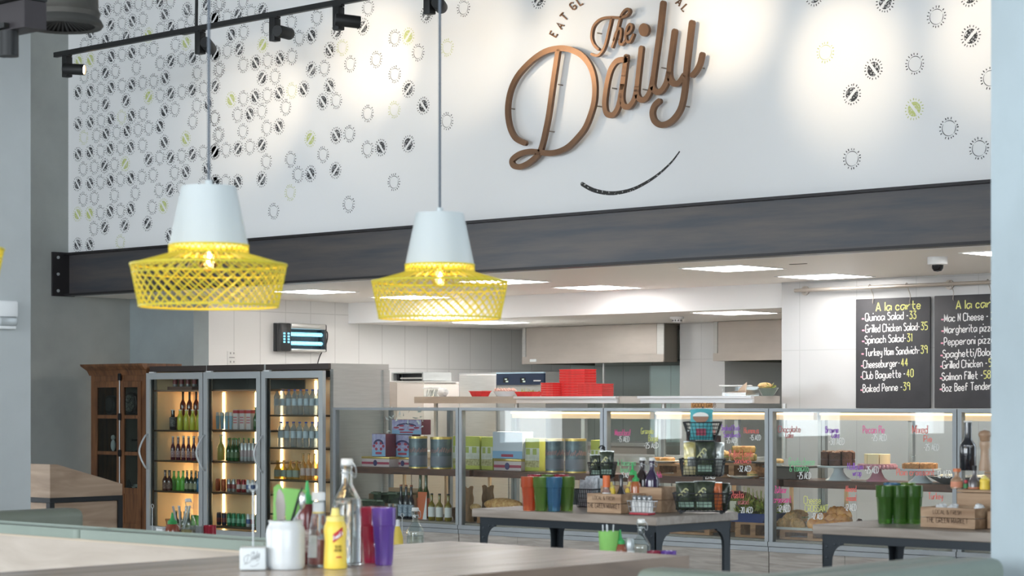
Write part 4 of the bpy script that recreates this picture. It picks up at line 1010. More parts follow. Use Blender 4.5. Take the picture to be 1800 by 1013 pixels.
# crates of cans in the top compartment of the left bay
bx = MB().box((X_at(304, YF+.25), YF+.18, FL+SHZ[0][0]-.003), (X_at(347, YF+.25), YF+.32, FL+SHZ[0][0]+.03)).build('can_tray', mat('tray_card', (120, 92, 84), .6), loc=(X_at(304, YF+.25), YF+.18, FL+SHZ[0][0]), world=True)
tag(bx, 'brown card tray in the unlit top compartment of the left fridge door', 'tray')
row(c_sil, 0, 0, 308, 342, 4, 'silver can on the card tray in the top compartment of the %s' % L_, 'top compartment cans', (.25,), .03)
# ------------------------------------------------------------------ display cases along the front
CX = [X_at(px, YF) for px in (584.5, 806, 1060.5, 1351, 1682)]; CX.append(CX[-1]+1.45)
ZTOP = CZ+(HY-718)*D_at(CX[2], YF)/F
ZR1 = CZ+(HY-952.5)*D_at(CX[3], YF)/F        # top of the bottom rail
ZR0 = ZR1-.075
ZSH = CZ+(HY-829)*D_at(X_at(900, YF+.2), YF+.2)/F    # top of the middle shelf
CDp = .74; ZBT = ZR1+.015
m_plank = wood('grey_oak_planks', (150, 142, 134), (186, 178, 170), (1.2, 6, 14), .55, 2.5)
m_shw = wood('walnut_shelf', (70, 42, 32), (106, 70, 54), (1.5, 10, 10), .45, 2.2)
m_gl = glass('case_glass', (244, 247, 246), 1.34, .01)
m_strip = mat('case_led', (255, 236, 205), .5, emit=2.2, ec=(255, 216, 165))
m_postm = mat('case_steel', (146, 150, 153), .36, .5, var=.05, vscale=4, stretch=(1, 1, .4))
CASES = []
names = ['leftmost glass display case, with boxed cakes and oil bottles, beside the drinks fridge', 'second glass display case from the fridge, with lime gift bags and bread',
         'glass display case behind the tiered basket stand, with wraps and salads', 'glass display case with cakes on stands and croissants, left of the right column', 'glass display case end partly hidden by the right column']
for k in range(5):
    x0, x1 = CX[k]+.003, CX[k+1]-.003; w = .034
    t = thing('display_case', names[k], 'display case', (x0, YF, FL)); CASES.append(t)
    pl = MB(); n = 0; ph = .235
    z = ZR0
    pl.box((x0, YF+.02, FL), (x1, YF+CDp, ZR0)); 
    pl.build('base', mat('case_base', (150, 142, 134), .6), t, world=True)
    rr = random.Random(k); row_ = 0
    while z > FL+.02:
        zn = max(FL, z-ph); xa = x0
        cuts = sorted([x0+(x1-x0)*(.42 if (row_+k) % 2 else .72)])
        for xb in cuts+[x1]:
            pk = MB().box((xa+.001, YF+.004, zn+.0015), (xb-.001, YF+.022, z-.0015)); pk.build('plank', m_plank, t, world=True); xa = xb
        z = zn; row_ += 1
    f = MB()
    f.box((x0, YF, ZR1), (x0+w, YF+.05, ZTOP)); f.box((x1-w, YF, ZR1), (x1, YF+.05, ZTOP)); f.box((x0, YF, ZTOP-.022), (x1, YF+.04, ZTOP))
    f.box((x0, YF-.012, ZR0+.04), (x1, YF+.04, ZR1)); f.box((x0, YF-.004, ZR0), (x1, YF+.04, ZR0+.036))
    f.build('front_frame', m_postm, t, world=True)
    f = MB(); yb = YF+CDp
    f.box((x0, yb-.04, ZR0), (x0+.03, yb, ZTOP)); f.box((x1-.03, yb-.04, ZR0), (x1, yb, ZTOP)); f.box((x0, yb-.04, ZTOP-.03), (x1, yb, ZTOP)); f.box((x0, yb-.04, ZR0), (x1, yb, ZR1+.03))
    xm = (x0+x1)/2; f.box((xm-.02, yb-.05, ZR1), (xm+.02, yb-.01, ZTOP-.02))
    f.build('back_frame', m_postm, t, world=True)
    MB().box((x0+w, YF+.016, ZR1), (x1-w, YF+.022, ZTOP-.022)).build('front_glass', m_gl, t, world=True)
    MB().box((x0+.01, YF+.04, ZTOP-.012), (x1-.01, yb-.04, ZTOP-.004)).build('top_glass', m_gl, t, world=True)
    MB().box((x0, YF+.04, ZR0), (x1, yb-.04, ZBT)).build('deck', mat('case_deck', (150, 140, 130), .5), t, world=True)
    ls = 0
    MB().box((x0+.02, YF+.16, ZSH-.055), (x1-.02, YF+.60, ZSH)).build('shelf', m_shw, t, world=True)
    if k > 0:
        lb = MB().box((x0+.03, yb-.10, ZTOP-.09), (x1-.03, yb-.045, ZTOP-.032)).build('light_box', mat('light_box', (222, 206, 184), .5), t, world=True)
        MB().box((x0+.03, yb-.115, ZTOP-.050), (x1-.03, yb-.101, ZTOP-.036)).build('light_strip', m_strip, lb, world=True)
    sp = MB()
    for xx in (x0+.25, xm, x1-.25): sp.box((xx-.012, yb-.09, ZBT), (xx+.012, yb-.066, ZSH-.055))
    sp.build('shelf_post', mat('shelf_post', (206, 176, 140), .5), t, world=True)
for k in (1, 2, 3, 4):
    ld = bpy.data.lights.new('case_strip_light', 'AREA'); ld.shape = 'RECTANGLE'; ld.size = CX[k+1]-CX[k]-.1; ld.size_y = .03; ld.energy = 5; ld.color = (1, .85, .66)
    lo = bpy.data.objects.new('case_strip_light', ld); COL.objects.link(lo); lo.parent = CASES[k]
    lo.location = Vector(((CX[k]+CX[k+1])/2, YF+CDp-.28, ZTOP-.05))-WL[CASES[k].name]
# chalk-pen lettering on the glass
GY = YF+.0145
gf = lambda x, y: onY(x, y, GY)
PEN = {'pink': (236, 92, 160), 'coral': (240, 120, 110), 'white': (232, 234, 232), 'green': (130, 208, 152), 'yellow': (222, 226, 130), 'purple': (150, 96, 200), 'rose': (190, 110, 110)}
def pen(k, col, txt, x, y, size, wpx, sl=.0, w=.0055):
    nat = letters(MB(), txt, gf, x, y, size, sl, w)-x
    mb = MB(); letters(mb, txt, gf, x, y, size, sl, w, sx=wpx/nat)
    mb.build('pen_lettering', mat('pen_'+col, PEN[col], .6), CASES[k], world=True, smooth=False)
for a in [
 (2,'pink','Meatloaf',1081,766,11,29), (2,'white','-15 AED',1086,777,9.5,21), (2,'yellow','Granola',1127,763,10.5,22), (2,'yellow','Bagel',1140,776,11,17), (2,'white','-25 AED',1132,788,9.5,26),
 (2,'green','k focaccia',1086,819,11,32), (2,'green','bread',1091,831,11,15), (2,'white','-25 AED',1090,840,9,18), (2,'pink','Tabbouleh',1133,840,10.5,31),
 (2,'coral','Veg',1243,762,10,15), (2,'coral','Wrap',1243,771,10,15), (2,'white','-25 AED',1237,783,9.5,21), (2,'purple','Smoked Duck',1268,757,9.5,33), (2,'purple','Sandwich',1272,769,9.5,30), (2,'white','-25 AED',1276,779,10,20),
 (2,'coral','Hummus',1308,762,10.5,27), (2,'white','-15 AED',1318,774,9,20), (2,'coral','Pulled Lamb',1282,803,11.5,42), (2,'coral','Sandwich',1290,815,11,31), (2,'white','-32 AED',1297,829,9.5,24),
 (2,'purple','Ham',1246,819,11,16), (2,'white','-25 AED',1238,842,9.5,20), (2,'coral','Pasta',1286,876,12.5,22), (2,'rose','salad',1297,887,10,20), (2,'white','-20 AED',1300,902,10,24),
 (3,'rose','Chocolate',1368,760,11,40), (3,'rose','Cake',1381,770,10,14), (3,'green','Gouda cheese',1387,818,13,46), (3,'green','& tomato',1388,829,12.5,34), (3,'white','-25 AED',1402,842,11.5,24),
 (3,'pink','Zataar',1362,867,12,22), (3,'pink','croissant',1360,884,12,32), (3,'white','-12 AED',1366,900,11.5,24), (3,'yellow','Cheese',1413,886,13.5,31), (3,'yellow','CROISSANT',1415,900,12,42), (3,'white','-12 AED',1427,913,10.5,20),
 (3,'purple','Brownie',1451,761,11,24), (3,'purple','Cake',1462,770,10.5,14), (3,'white','-30 AED',1457,782,11.5,28), (3,'pink','Pecan Pie',1517,762,13,39), (3,'white','-25 AED',1532,775,11.5,27),
 (3,'coral','Mixed',1604,762,14,28), (3,'coral','Pie',1624,777,11,16), (3,'white','-25 AED',1624,792,11,27), (3,'purple','Halloum',1490,826,12,28), (3,'purple','wrap',1499,837,11,16), (3,'white','-25 AED',1521,832,11.5,24),
 (3,'coral','Plain croissant',1576,836,12,68), (3,'white','12 AED',1648,840,12.5,25), (3,'coral','Almond',1486,865,11,20), (3,'coral','croissant',1488,881,11,18), (3,'white','-12 AED',1484,898,11.5,22), (3,'coral','Turkey',1632,878,11.5,26), (3,'coral','croissant',1570,876,9,36),
 ]: pen(*a)
# ------------------------------------------------------------------ goods inside the cases
def cpos(px, dy, z): return (X_at(px, YF+dy), YF+dy, z)
S0 = .30                                     # usual depth of goods on the middle shelf
ppm = lambda px, dy: F/D_at(X_at(px, YF+dy), YF+dy)
def size(px0, px1, py0, py1, dy):            # width along the shelf and height of something seen between these pixels
    return X_at(px1, YF+dy)-X_at(px0, YF+dy), (py1-py0)/ppm((px0+px1)/2, dy)
m_lil = mat('lilac_print', (150, 142, 190), .5, var=.35, vscale=22, c2=(190, 190, 216)); m_lab = mat('crest_blue', (70, 66, 110), .5); m_red = mat('crest_red', (168, 70, 92), .5)
m_sky = mat('tin_sky', (140, 178, 212), .5); m_tinside = mat('tin_maroon', (120, 62, 76), .5); m_cream = mat('tin_cream', (206, 190, 190), .5); m_goldr = mat('tin_gold', (206, 180, 110), .3, .7)
def cake_box(loc, w, d, h, lab, grp=None):
    t = thing('cake_box', lab, 'box', loc, 0, grp)
    MB().rbox((0, 0, 0), (w, d, h), .004).build('body', m_tinside, t)
    fr_ = MB().box((.003, -.002, .003), (w-.003, .0005, h-.003)).build('front_panel', m_lil, t)
    MB().box((.003, -.003, .003), (w-.003, -.0015, h*.30)).build('lower_band', m_sky, fr_)
    mb = MB(); pts = [(w/2+w*.33*math.cos(a_), -.004, h*.52+h*.2*math.sin(a_)) for a_ in [math.pi*(.1+.8*i/10) for i in range(11)]]; mb.strip(pts, h*.09, (0, -1, 0)); mb.build('crest_banner', m_lab, fr_)
    mb = MB()
    for a_ in range(6): mb.prism([(w/2+w*.34*math.cos(a_*1.05)+w*.10*math.cos(q), -.0035, h*.46+h*.15*math.sin(a_*1.05)+h*.07*math.sin(q)) for q in [k*math.pi/4 for k in range(8)]], (0, .0005, 0))
    mb.build('crest_print', m_red, fr_)
    MB().box((w*.28, -.0045, h*.10), (w*.72, -.003, h*.20)).build('name_band', m_red, fr_)
    return t
def flat_tin(loc, w, d, h, lab):
    t = thing('biscuit_tin', lab, 'tin', loc)
    MB().rbox((0, 0, 0), (w, d, h*.8), .004).build('body', m_cream, t); MB().rbox((-.003, -.003, h*.78), (w+.003, d+.003, h), .004).build('lid', m_goldr, t)
    MB().box((.0, -.002, h*.25), (w, .0, h*.48)).build('red_band', m_red, t)
    mb = MB().prism([(w/2+h*.26*math.cos(q), -.004, h*.38+h*.30*math.sin(q)) for q in [k*math.pi/10 for k in range(20)]], (0, .002, 0)); mb.build('seal', m_lab, t)
    return t
w, h = size(636, 684, 797, 815, S0); flat_tin(cpos(636, S0, ZSH), w, .14, h, 'flat cream biscuit tin with red band, farthest left on the shelf')
w2, h2 = size(654, 678, 757, 797, S0); cake_box(cpos(654, S0, ZSH+h+.001), w2, .13, h2, 'small lilac cake box standing on the leftmost biscuit tin')
w3, h3 = size(692, 722, 798, 815, S0); flat_tin(cpos(693, S0+.12, ZSH), w3, .14, h3, 'flat biscuit tin under the lilac box beside the glass-panelled tins')
w4, h4 = size(690, 724, 758, 798, S0); cake_box(cpos(691, S0+.14, ZSH+h3+.001), w4, .11, h4, 'lilac cake box in front of the wrapped one')
w5, h5 = size(690, 742, 735, 757, S0+.15); cake_box(cpos(689, S0+.14, ZSH+h3+h4+.003), w5, .12, h5*1.2, 'larger lilac cake box in crinkled clear wrap, on top of another box')
p = cpos(687, S0+.13, ZSH+h3+h4)
wr = MB()
rr = random.Random(5)
for k in range(22):
    a = Vector((p[0]+rr.uniform(-.02, w5+.06), p[1]-rr.uniform(.0, .06), p[2]+rr.uniform(.02, h5*1.2+.1)))
    wr.add([a, a+Vector((rr.uniform(-.03, .03), rr.uniform(-.02, .02), rr.uniform(.01, .05))), a+Vector((rr.uniform(.01, .05), rr.uniform(-.02, .02), rr.uniform(-.02, .02)))], [(0, 1, 2)])
tag(wr.build('cellophane_wrap', mat('cellophane', (214, 222, 222), .15, alpha=1), loc=p, world=True, smooth=False), 'crinkled clear cellophane wrap around the topmost lilac cake box', 'wrap', kind='stuff')
m_tingrey = mat('tin_slate', (108, 122, 128), .35, .3, var=.25, vscale=16, c2=(84, 96, 104)); m_tinlab = mat('tin_label_grey', (118, 122, 134), .45)
def big_tin(loc, R, H, lab, gold=m_goldr, body=m_tingrey):
    t = thing('cake_tin', lab, 'tin', loc)
    lathe_o([(0, .01), (R*.98, .01), (R*.98, H-.015), (0, H-.015)], 32, body, 'body', t)
    lathe_o([(0, 0), (R, 0), (R, .012), (0, .012)], 32, gold, 'base_rim', t); lathe_o([(0, H-.02), (R*1.01, H-.02), (R*1.01, H), (0, H)], 32, gold, 'lid', t)
    lb = MB().lathe([(R*.99, H*.10), (R*.99, H*.40)], n=32, cap=False).build('label', m_tinlab, t)
    mb = MB()
    for k in range(32):
        a_ = 2*math.pi*k/32; r_ = rr.random()
        mb.strip([(R*.995*math.cos(a_), R*.995*math.sin(a_), H*(.5+.05*r_)), (R*.995*math.cos(a_+.1), R*.995*math.sin(a_+.1), H*(.56+.1*r_))], .012, (math.cos(a_), math.sin(a_), 0))
    mb.build('print', mat('tin_print', (150, 120, 120), .5), t); return t
for i, (p0, p1, y0, lab) in enumerate(((721, 749, 762, 'slate grey cake tin with gold rims right of the lilac boxes'), (759, 792, 762, 'slate grey cake tin just left of the first steel mullion'), (960, 990, 764, 'slate grey cake tin half hidden behind window reflection, second case'), (995, 1029, 763, 'slate grey cake tin nearest the second mullion, second case'))):
    w, h = size(p0, p1, y0, 818 if i < 2 else 823, S0); big_tin(cpos((p0+p1)/2, S0, ZSH), w*.42, h, lab)
m_limeb = mat('lime_bag', (190, 194, 92), .55, var=.08, vscale=9); m_bagw = mat('bag_pale', (206, 206, 190), .55, var=.15, vscale=14); m_bagp = mat('bag_print', (150, 140, 90), .55, var=.5, vscale=40, c2=(206, 200, 150))
def gift_bag(loc, w, d, h, lab):
    t = thing('gift_bag', lab, 'gift bag', loc)
    MB().rbox((0, 0, 0), (w, d, h), .006).build('body', m_limeb, t)
    MB().box((.0, -.002, h*.12), (w, .0, h*.70)).build('pale_panel', m_bagw, t)
    MB().box((.0, -.003, h*.12), (w, -.001, h*.32)).build('nut_print', m_bagp, t)
    mb = MB()
    for k in range(2): mb.box((w*(.12+.45*k), -.003, h*.5), (w*(.38+.45*k), -.001, h*.68))
    mb.build('print', mat('bag_mark', (170, 180, 96), .55), t); return t
for i, (p0, p1, lab) in enumerate(((796, 805, 'sliver of lime gift bag left of the first mullion'), (813, 843, 'lime gift bag at the left end of the second case shelf'), (846, 866, 'lime gift bag beside the pale cake carton, second case'), (922, 948, 'pale lime gift bag in the middle of the second case shelf'), (1038, 1054, 'narrow lime gift bag at the right end of the second case shelf'))):
    w, h = size(p0, p1, 760, 818, S0+.05); gift_bag(cpos(p0, S0+.05, ZSH), w, .10, h, lab)
w, h = size(870, 918, 799, 820, S0); flat_tin(cpos(868, S0, ZSH), w, .14, h, 'flat cream biscuit tin with red band under the white carton')
w2, h2 = size(866, 918, 752, 799, S0)
t = thing('cake_carton', 'large pale cake carton lying on the biscuit tin, washed out by the window reflection', 'carton', cpos(866, S0+.01, ZSH+h+.002))
MB().rbox((0, 0, 0), (w2, .14, h2), .004).build('body', mat('carton_pale', (206, 212, 222), .5), t); MB().box((0, -.002, .0), (w2, .0, h2*.28)).build('band', m_sky, t); MB().box((w2*.3, -.003, h2*.06), (w2*.7, -.001, h2*.16)).build('print', m_red, t)
# lower deck, first case: carton of packets, bottles
DZ = ZBT
m_card = mat('cardboard', (176, 146, 116), .7)
w, h = size(652, 697, 853, 893, .42); p = cpos(648, .30, DZ)
t = thing('cardboard_box', 'open cardboard box full of dark herb packets in the leftmost case', 'box', p)
c = MB(); c.box((0, .0, 0), (w*1.5, .006, .12)); c.box((0, .25, 0), (w*1.5, .256, .25)); c.box((0, 0, 0), (.006, .25, .2)); c.box((w*1.5-.006, 0, 0), (w*1.5, .25, .2)); c.box((0, 0, 0), (w*1.5, .25, .006)); c.build('body', m_card, t)
m_pack = mat('packet_dark', (36, 42, 38), .55, 0, spec=.3, var=.8, vscale=30, c2=(70, 84, 58)); m_pack2 = mat('packet_light', (150, 160, 160), .3, var=.5, vscale=40)
def packet():
    t = thing('herb_packet', '', 'packet')
    mb = MB(); mb.grid(lambda u, v: ((u-.5)*.10, (v-.5)*.02+.016*math.sin(math.pi*u)*math.sin(math.pi*v)*(1), v*.13), 6, 6); mb.grid(lambda u, v: ((u-.5)*.10, (v-.5)*.02-.016*math.sin(math.pi*u)*math.sin(math.pi*v), v*.13), 6, 6)
    mb.build('pouch', m_pack, t)
    MB().box((-.045, -.012, .115), (.045, .014, .128)).build('seal', mat('packet_seal', (96, 110, 90), .4), t); return t
mk_pkt = Maker(packet)
for k in range(9):
    o = mk_pkt((p[0]+.06+(w*1.5-.12)*(k % 5)/4, p[1]+.06+.10*(k//5), p[2]+.03), 'dark herb packet heaped in the open cardboard box, leftmost case', 'herb packets in the cardboard box', rz=rr.uniform(-.6, .6), sc=1.45); o.rotation_euler.x = rr.uniform(-.5, .3)
for k in range(5):
    q = cpos(632+k*8.5, .24, DZ); o = mk_pkt((q[0], q[1], q[2]+.004), 'dark herb packet standing in front of the cardboard box, leftmost case', 'herb packets in front of the box', rz=rr.uniform(-.4, .4), sc=1.15)
m_olive = mat('olive_oil', (128, 112, 34), .15, coat=.6); m_oild = mat('dark_balsamic', (38, 36, 44), .15, coat=.6); m_oilg = mat('green_oil', (70, 84, 40), .15, coat=.6)
b_bals = bottle('vinegar_bottle', 'bottle', .30, .028, m_oild, mat('cap_copper', (150, 100, 80), .4, .4), mat('label_bals', (176, 190, 204), .6, var=.5, vscale=50, c2=(110, 124, 140)), (.08, .42), neck=.4)
b_oil = bottle('oil_bottle', 'bottle', .235, .032, m_olive, capk, m_lab_w, (.14, .50), neck=.36, shoulder=(.55, .72))
b_tall = bottle('oil_bottle', 'bottle', .40, .034, m_oilg, capk, mat('label_orange', (206, 110, 70), .6), (.05, .45), neck=.4)
for px in (705, 714, 723): b_bals(cpos(px, .16, DZ), 'dark vinegar bottle with pale blue label, row of three', 'vinegar bottles')
for px in (739, 749): b_tall(cpos(px, .34, DZ), 'tall green oil bottle with orange label behind the olive oils', 'tall green oil bottles')
for px in (759, 772.5, 788): b_oil(cpos(px, .14, DZ), 'olive oil bottle with black cap and white label, row of three', 'olive oil bottles')
jar_s = bottle('spice_jar', 'jar', .13, .026, mat('spice_glass', (120, 120, 112), .2, coat=.4), mat('cap_grey', (170, 168, 164), .4), None, neck=.7, shoulder=(.7, .85), caph=.14)
for px in (686, 696): jar_s(cpos(px, .14, DZ), 'small spice jar beside the dark vinegar bottles', 'small spice jars')
q = cpos(743, .20, DZ); t = thing('price_card', 'orange and white folded card between the vinegar and oil bottles', 'card', q)
MB().box((-.06, 0, 0), (.05, .003, .24)).build('card', mat('card_orange', (208, 112, 72), .6), t); MB().add([(.0, -.002, .0), (.05, -.002, .0), (.05, -.002, .22)], [(0, 1, 2)]).build('white_corner', m_white, t)
# second case: bread, boards
m_bread = mat('bread_crust', (232, 190, 128), .65, var=.35, vscale=30, c2=(190, 136, 82), bump=.4, bscale=40)
m_bread2 = mat('bread_pale', (222, 184, 128), .65, var=.25, vscale=26, bump=.3, bscale=40)
m_pallet = wood('pallet_wood', (132, 92, 60), (186, 140, 98), (2, 9, 9), .6, 2.4)
def crate(loc, w, d, h, lab, name='wooden_riser', cat='riser'):
    t = thing(name, lab, cat, loc); 
    for k in range(3): MB().box((0, d*k/3+.004, h-.018), (w, d*(k+1)/3-.004, h)).build('slat', m_pallet, t)
    for k in range(3): x = (w-.05)*k/2; MB().box((x, .002, .018), (x+.05, d, h-.018)).build('block', m_pallet, t)
    for k in range(2): MB().box((0, k*(d-.05), 0), (w, k*(d-.05)+.05, .018)).build('runner', m_pallet, t)
    return t
crate(cpos(838, .12, DZ), .62, .36, .10, 'low slatted wooden riser under the seeded loaf, second case')
t = thing('bread_loaf', 'seeded twisted bread loaf in the second case, above the left market table', 'bread', cpos(885, .25, DZ+.10))
lo = MB(); lo.grid(lambda u, v: (-.22+.44*u, .065*math.sin(math.pi*u)**.5*math.cos(2*math.pi*v)*(1+.05*math.sin(60*u)), .055+(.055*math.sin(math.pi*u)**.45)*math.sin(2*math.pi*v)*(1+.09*abs(math.sin(34*u+3*v)))), 48, 16)
lo.build('loaf', m_bread, t)
t = thing('bread_roll', 'small pale roll at the left tip of the twisted loaf', 'bread', cpos(836, .2, DZ+.10)); MB().blob((0, 0, .028), (.055, .04, .03), 16, 10, .06, seed=3).build('roll', m_bread2, t)
for i, (px, dy) in enumerate(((822, .2), (858, .45), (935, .38))):
    t = thing('bread_bag', ('brown paper bread bag at the left end of the second case', 'pale paper bread bag behind the seeded loaf', 'paper bag behind the row of tumblers, second case')[i], 'paper bag', cpos(px, dy, DZ if i == 0 else DZ+.0 if i == 2 else DZ+.0))
    MB().grid(lambda u, v: ((u-.5)*.16*(1-.15*v)+.006*math.sin(17*v+3*u), .04*math.sin(2*math.pi*u)*(1-.8*v)+.004*math.sin(23*u), .30*v+.01*math.sin(9*u)*v), 20, 10).build('paper', mat('paper_brown', (150, 116, 84), .7, var=.2, vscale=8), t)
t = thing('bread_basket', 'round brown basket on the deck of the second case', 'basket', cpos(818, .35, DZ)); MB().lathe([(0, 0), (.10, 0), (.14, .10), (.13, .10), (.09, .015), (0, .015)], n=28).build('bowl', mat('wicker', (130, 96, 66), .7, var=.5, vscale=60), t); MB().tube([(.137*math.cos(q), .137*math.sin(q), .102) for q in [k*math.pi/14 for k in range(28)]], .008, 6, closed=True).build('rim', mat('wicker_rim', (110, 80, 54), .7), t)
t = thing('equipment_box', 'black equipment box behind the tumblers inside the second case', 'box', cpos(1012, .40, DZ)); MB().rbox((-.13, 0, .0), (.13, .2, .3), .01).build('body', mat('dark_panel', (44, 46, 50), .5), t); MB().box((-.1, -.004, .2), (.1, .0, .24)).build('vent', m_dk, t)
# third case: wraps, bagels, pallets
m_plate = mat('plate_white', (226, 226, 222), .25)
def plate(loc, r, lab, h=.018, group=None, m=None, name='plate'):
    t = thing(name, lab, 'plate', loc, 0, group)
    MB().lathe([(0, 0), (r*.55, 0), (r*.62, .004), (r, h), (r*.98, h+.003), (r*.6, .008), (0, .007)], n=32, cap=False).build('dish', m or m_plate, t); return t
crate(cpos(1150, .26, ZSH), .5, .3, .095, 'low wooden riser at the left of the third case shelf, holding the bagel plate')
plate(cpos(1168, .36, ZSH+.095), .13, 'white plate with bagels on the wooden riser, third case')
def bagel():
    t = thing('bagel', '', 'bagel'); MB().grid(lambda u, v: ((.034+.02*math.cos(2*math.pi*v))*math.cos(2*math.pi*u), (.034+.02*math.cos(2*math.pi*v))*math.sin(2*math.pi*u), .02+.02*math.sin(2*math.pi*v)), 20, 10).build('ring', m_bread, t)
    MB().grid(lambda u, v: ((.034+.0225*math.cos(math.pi*v))*math.cos(2*math.pi*u), (.034+.0225*math.cos(math.pi*v))*math.sin(2*math.pi*u), .0195+.022*math.sin(math.pi*v)), 20, 6).build('glaze', mat('bagel_glaze', (190, 132, 66), .35, coat=.5), t); return t
mk_bagel = Maker(bagel)
for k, (dx, dy) in enumerate(((-.05, -.02), (.045, -.03), (.0, .05))):
    q = cpos(1168, .36, ZSH+.103); mk_bagel((q[0]+dx, q[1]+dy, q[2]), 'glazed bagel on the white plate, third case', 'bagels on the plate')
crate(cpos(1243, .22, ZSH), .46, .34, .115, 'taller wooden riser carrying the filled wraps, third case')
t = thing('serving_board', 'dark slate board under the bagel sandwiches and wraps, third case', 'board', cpos(1243, .22, ZSH+.115)); MB().rbox((0, 0, 0), (.5, .3, .014), .004).build('board', mat('slate_board', (70, 66, 64), .6), t)
m_wrap = mat('flatbread', (226, 184, 116), .6, var=.3, vscale=25, c2=(178, 118, 60), bump=.2)
def wrap():
    t = thing('wrap', '', 'wrap'); MB().grid(lambda u, v: (-.085+.17*u, (.030+.002*math.sin(9*u))*math.cos(2*math.pi*v), .030+.030*math.sin(2*math.pi*v)), 14, 14).build('flatbread', m_wrap, t)
    f_ = MB().blob((.085, 0, .030), (.010, .027, .027), 12, 8, .2); f_.blob((-.085, 0, .030), (.010, .027, .027), 12, 8, .2); f_.build('filling', mat('wrap_filling', (176, 138, 84), .6, var=.6, vscale=90, c2=(110, 130, 70)), t); return t
mk_wrap = Maker(wrap)
for k, (px, dy, dz, rz) in enumerate(((1304, .34, .129, .5), (1310, .30, .129, .2), (1307, .32, .187, .65))):
    mk_wrap(cpos(px, dy, ZSH+dz), 'toasted wrap %s, right side of the third case' % ('at the back of the stack', 'at the front of the stack', 'on top of the stack')[k], rz=rz)
def bun(loc, lab, s=1.0):
    t = thing('bagel_sandwich', lab, 'sandwich', loc)
    MB().lathe([(0, 0), (.045*s, 0), (.055*s, .012*s), (.052*s, .022*s), (0, .022*s)], n=24).build('lower_half', m_bread2, t)
    MB().lathe([(0, .022*s), (.06*s, .022*s), (.058*s, .03*s), (0, .03*s)], n=24).build('filling', mat('sandwich_filling', (206, 196, 150), .5, var=.4, vscale=80, c2=(120, 150, 80)), t)
    MB().lathe([(.053*s, .03*s), (.057*s, .042*s), (.045*s, .06*s), (.02*s, .068*s), (0, .068*s)], n=24).build('upper_half', m_bread, t); return t
bun(cpos(1250, .30, ZSH+.129), 'filled bagel sandwich left of two, on the slate board of the third case', 1.2); bun(cpos(1268, .30, ZSH+.129), 'filled bagel sandwich right of two, on the slate board of the third case', 1.2)
plate(cpos(1306, .20, ZSH), .12, 'white plate on the front edge of the third case shelf'); bun(cpos(1322, .22, ZSH+.012), 'small sandwich on the white plate under the pulled lamb lettering', .7)
# deck of the third case
crate(cpos(1140, .10, DZ), .60, .5, .12, 'wide wooden pallet on the deck of the third case, behind the table leg'); crate(cpos(1292, .10, DZ), .33, .5, .115, 'wooden pallet under the blue herb tray, third case')
t = thing('salad_trough', 'long cream salad trough on the pallet, third case', 'trough', cpos(1270, .30, DZ+.12)); mb = MB()
def sect(w0, d0, z0): return [(-w0, -d0, z0), (w0, -d0, z0), (w0, d0, z0), (-w0, d0, z0)]
def tray_mesh(w0, d0, w1, d1, h, th=.006):
    a, b, c, d = sect(w0, d0, 0), sect(w1, d1, h), sect(w1-th, d1-th, h), sect(w0-th, d0-th, th)
    vs = a+b+c+d; fs = [(3, 2, 1, 0)]
    for r in range(3):
        for i in range(4): j = (i+1) % 4; fs.append((r*4+i, r*4+j, r*4+4+j, r*4+4+i))
    fs.append((12, 13, 14, 15)); return MB().add(vs, fs)
tray_mesh(.17, .10, .245, .15, .15, .01).build('body', mat('trough_cream', (226, 220, 200), .35), t)
m_lv = mat('leaf_green', (124, 150, 62), .6, var=.4, vscale=30, c2=(176, 166, 84))
def leaves(mb, n, w, d, h, seed, L=.05):
    r_ = random.Random(seed)
    for k in range(n):
        a = Vector((r_.uniform(-w, w), r_.uniform(-d, d), r_.uniform(0, h))); v = Vector((r_.uniform(-1, 1), r_.uniform(-1, 1), r_.uniform(.1, 1.2))).normalized()*L*r_.uniform(.6, 1.2); s_ = v.cross(Vector((r_.random(), r_.random(), .2))).normalized()*L*.16
        mb.add([a, a+v*.5+s_, a+v, a+v*.5-s_], [(0, 1, 2, 3)])
    return mb
sd_ = leaves(MB(), 160, .2, .11, .03, 4).build('pasta_salad', m_lv, loc=cpos(1270, .30, DZ+.235), smooth=False); tag(sd_, 'green leaf salad heaped in the cream trough of the third case', 'salad', kind='stuff')
t = thing('herb_tray', 'deep blue tray at the right end of the third case', 'tray', cpos(1326, .20, DZ+.115)); tray_mesh(.15, .10, .20, .14, .07, .008).build('body', mat('tray_blue', (40, 62, 128), .35), t)
hb_ = leaves(MB(), 220, .14, .1, .10, 8, .09); 
for k in range(26):
    a_ = rr.uniform(-.12, .14); hb_.tube([(a_, rr.uniform(-.05, .05), 0), (a_+rr.uniform(-.02, .02), 0, .16+rr.random()*.08)], .002, 4)
tag(hb_.build('fresh_herbs', m_lv, loc=cpos(1332, .20, DZ+.15), smooth=False), 'upright fresh herbs growing out of the blue tray', 'herbs', kind='stuff')
t = thing('ham_leg', 'large dark red cured ham behind the cream trough', 'ham', cpos(1300, .58, DZ+.12)); MB().grid(lambda u, v: (-.2+.4*u, .07*math.sin(math.pi*min(1, u*.93+.05))**.6*math.cos(2*math.pi*v), .11+.10*math.sin(math.pi*min(1, u*.93+.05))**.6*math.sin(2*math.pi*v)), 20, 16).build('meat', mat('cured_meat', (132, 58, 62), .4, var=.3, vscale=10), t); MB().box((-.22, -.05, 0), (.22, .06, .012)).build('board', m_pallet, t)
